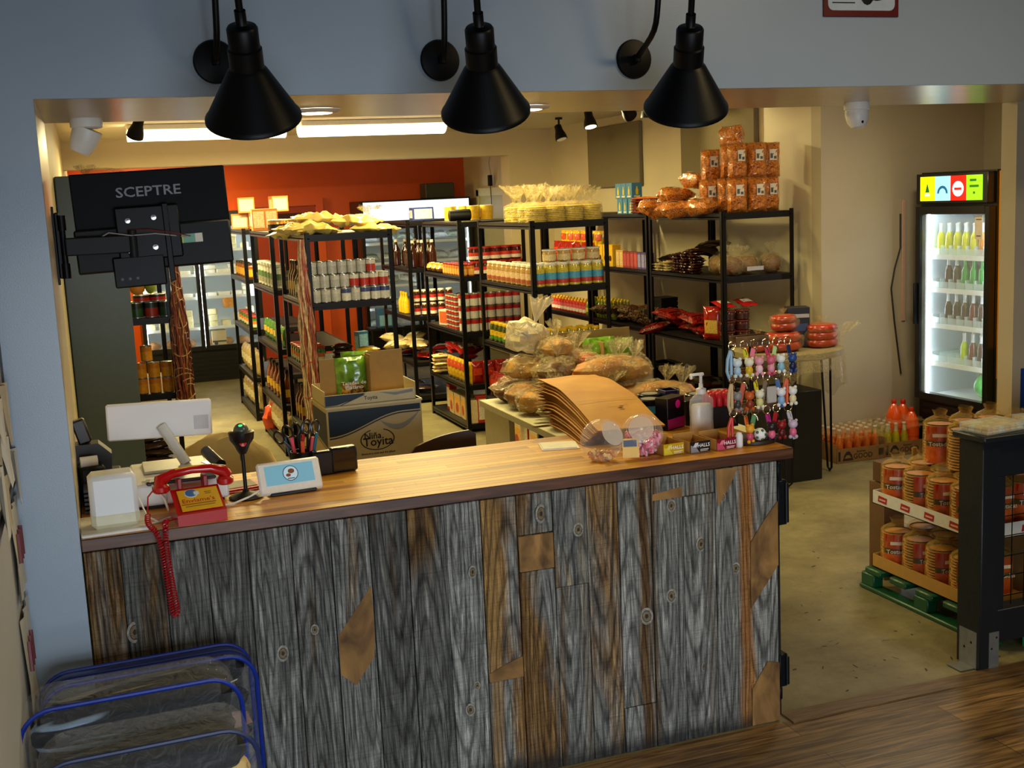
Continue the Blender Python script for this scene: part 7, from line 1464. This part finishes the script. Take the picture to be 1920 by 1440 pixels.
# ================================================================ ZIP BAGS OF BLANKETS
BLU = M('0c2a8a', .35, 0, .1); 
PAT = [M2('blanket_one', '0b0e16', '6e7480', 5, (1, 3, 3), .5, .56, .8, .3, 2, 1.5), M2('blanket_two', '0c1018', '9a8f80', 4, (1.2, 1, 4), .56, .6, .8, .3, 1, 1), M2('blanket_three', '16140f', 'b09a70', 6, (1, 1, 3), .48, .6, .8, .3, 3, 1)]
def rrect(w, h, r, n=7):
    o = []
    for cx, cz, a in ((w/2-r, h-r, 0), (-w/2+r, h-r, PI/2), (-w/2+r*.6, r*.6, PI), (w/2-r*.6, r*.6, -PI/2)):
        q = r if cz > h/2 else r*.6
        o += [(cx+q*math.cos(a+k*PI/2/n), cz+q*math.sin(a+k*PI/2/n)) for k in range(n+1)]
    return o
def zipbag(x, y, z, w, d, h, rz, lb, pat, tr, band, seed):
    """Upright vinyl case: rounded outline in x-z, depth d along y, folded blankets inside."""
    t = thing('blanket_bag', lb, 'zip bag', (x, y, z), rz, 'clear zip bags of blankets'); r = random.Random(seed)
    for k in range(5):
        m = MB(); m.T = T(r.uniform(-.01, .01), 0, h*(.10+.175*k), 0, r.uniform(-.10, .04), 0); m.ball((0, 0, 0), (w*.455, d*.43, h*.10), 0, 28, .05, 3, k+seed, .5); m.build('folded_blanket', pat[(k+seed) % len(pat)], t)
    P = rrect(w, h, .085); N = len(P); m = MB(); ys = [-d/2, -d/2+.012, 0, d/2-.012, d/2]; sc = [.985, 1, 1.0, 1, .985]; vs = []
    for yy, s in zip(ys, sc):
        for i, (px, pz) in enumerate(P): vs.append((px*s, yy+.006*mnoise.noise(Vector((px*8, pz*8, seed)))*(abs(yy) > d*.4), h/2+(pz-h/2)*s))
    m.add(vs, [(j*N+i, j*N+(i+1) % N, (j+1)*N+(i+1) % N, (j+1)*N+i) for j in range(4) for i in range(N)], 0)
    for yy in (-d/2, d/2):
        G = 12; vv = [(-w*.485+w*.97*a/G, yy+(.012 if yy > 0 else -.012)*(1-(2*a/G-1)**4)*(1-(2*b/G-1)**4)*(1+mnoise.noise(Vector((a*.7, b*.9, seed+yy)))*1.4), h*.015+h*.97*b/G) for b in range(G+1) for a in range(G+1)]
        keep = [(b*(G+1)+a, b*(G+1)+a+1, (b+1)*(G+1)+a+1, (b+1)*(G+1)+a) for b in range(G) for a in range(G) if not ((a in (0, G-1)) and b >= G-1)]
        m.add(vv, keep, 0)
    m.build('clear_shell', VINYL, t)
    for yy in ((-d/2, d/2) if band else (-d/2,)): m = MB(); m.tube([(px, yy, pz) for px, pz in P], .0065, 8, 0, True); m.build('piping', tr, t)
    if band:
        m = MB(); Q = [p for p in P if p[1] > h*.55]; Q.sort(key=lambda p: -p[0]); n = len(Q)
        for y0, y1 in ((-.032, -.004), (.004, .032)): m.add([(px, yy, pz+.002) for yy in (y0, y1) for px, pz in Q], [(i, i+1, n+i+1, n+i) for i in range(n-1)], 0)
        m.build('zipper_band', tr, t); m = MB(); m.tube([(px, 0, pz+.003) for px, pz in Q], .004, 6, 0); m.build('zipper', M('101c4a', .5), t)
VINYL = film('vinyl_film', 'eef2f4', .02, .04, 1.4, 18, .26)
BP = [M2('blanket_black', '030405', '0a0d12', 5, (1, 1, 1), .4, .6, .8, .2), M2('blanket_mixed', '05070c', 'd8ccb4', 3.2, (.5, 1, 6), .50, .515, .8, .3, 1, 1.0), M2('blanket_brown', '0c0908', '8a6656', 3, (.5, 1, 6), .52, .54, .8, .3, 1, 1), M2('blanket_blue', '060a14', '9ab8dc', 3, (.5, 1, 6), .56, .58, .8, .3, 1, 1), M2('blanket_tan', '3a2c14', 'e8c47a', 6, (1, 1, 3), .38, .56, .8, .3, 3, 1)]
zipbag(.155, -.20, .302, .60, .11, .40, .04, 'rearmost clear zip bag of blankets with blue zipper band, against counter', [BP[0], BP[1], BP[0], BP[2]], BLU, True, 1)
zipbag(.10, -.46, .302, .56, .20, .46, .03, 'middle clear zip bag of dark patterned blankets with thin blue trim', [BP[1], BP[0], BP[3], BP[0], BP[2], BP[1]], BLU, False, 4)
zipbag(.125, -.73, .302, .52, .20, .43, .03, 'nearest clear zip bag with dark navy trim and tan blanket, cut by frame', [BP[4], BP[4], BP[0], BP[4]], M('1c2a50', .4), False, 2)
m = MB(); m.box(-.29, .29, -.40, .36, .003, .30, 0, .01); tag(m.build('storage_box', M('3a3a40', .6), None, True, (.13, -.50, 0)), 'low grey box under the clear blanket bags', 'box')
# ---------------------------------------------------------------- checks
for k, v in LABELS.items():
    if len(v) > 1: print('DUPLICATE LABEL', len(v), k)
print('OBJECTS', len(bpy.data.objects))
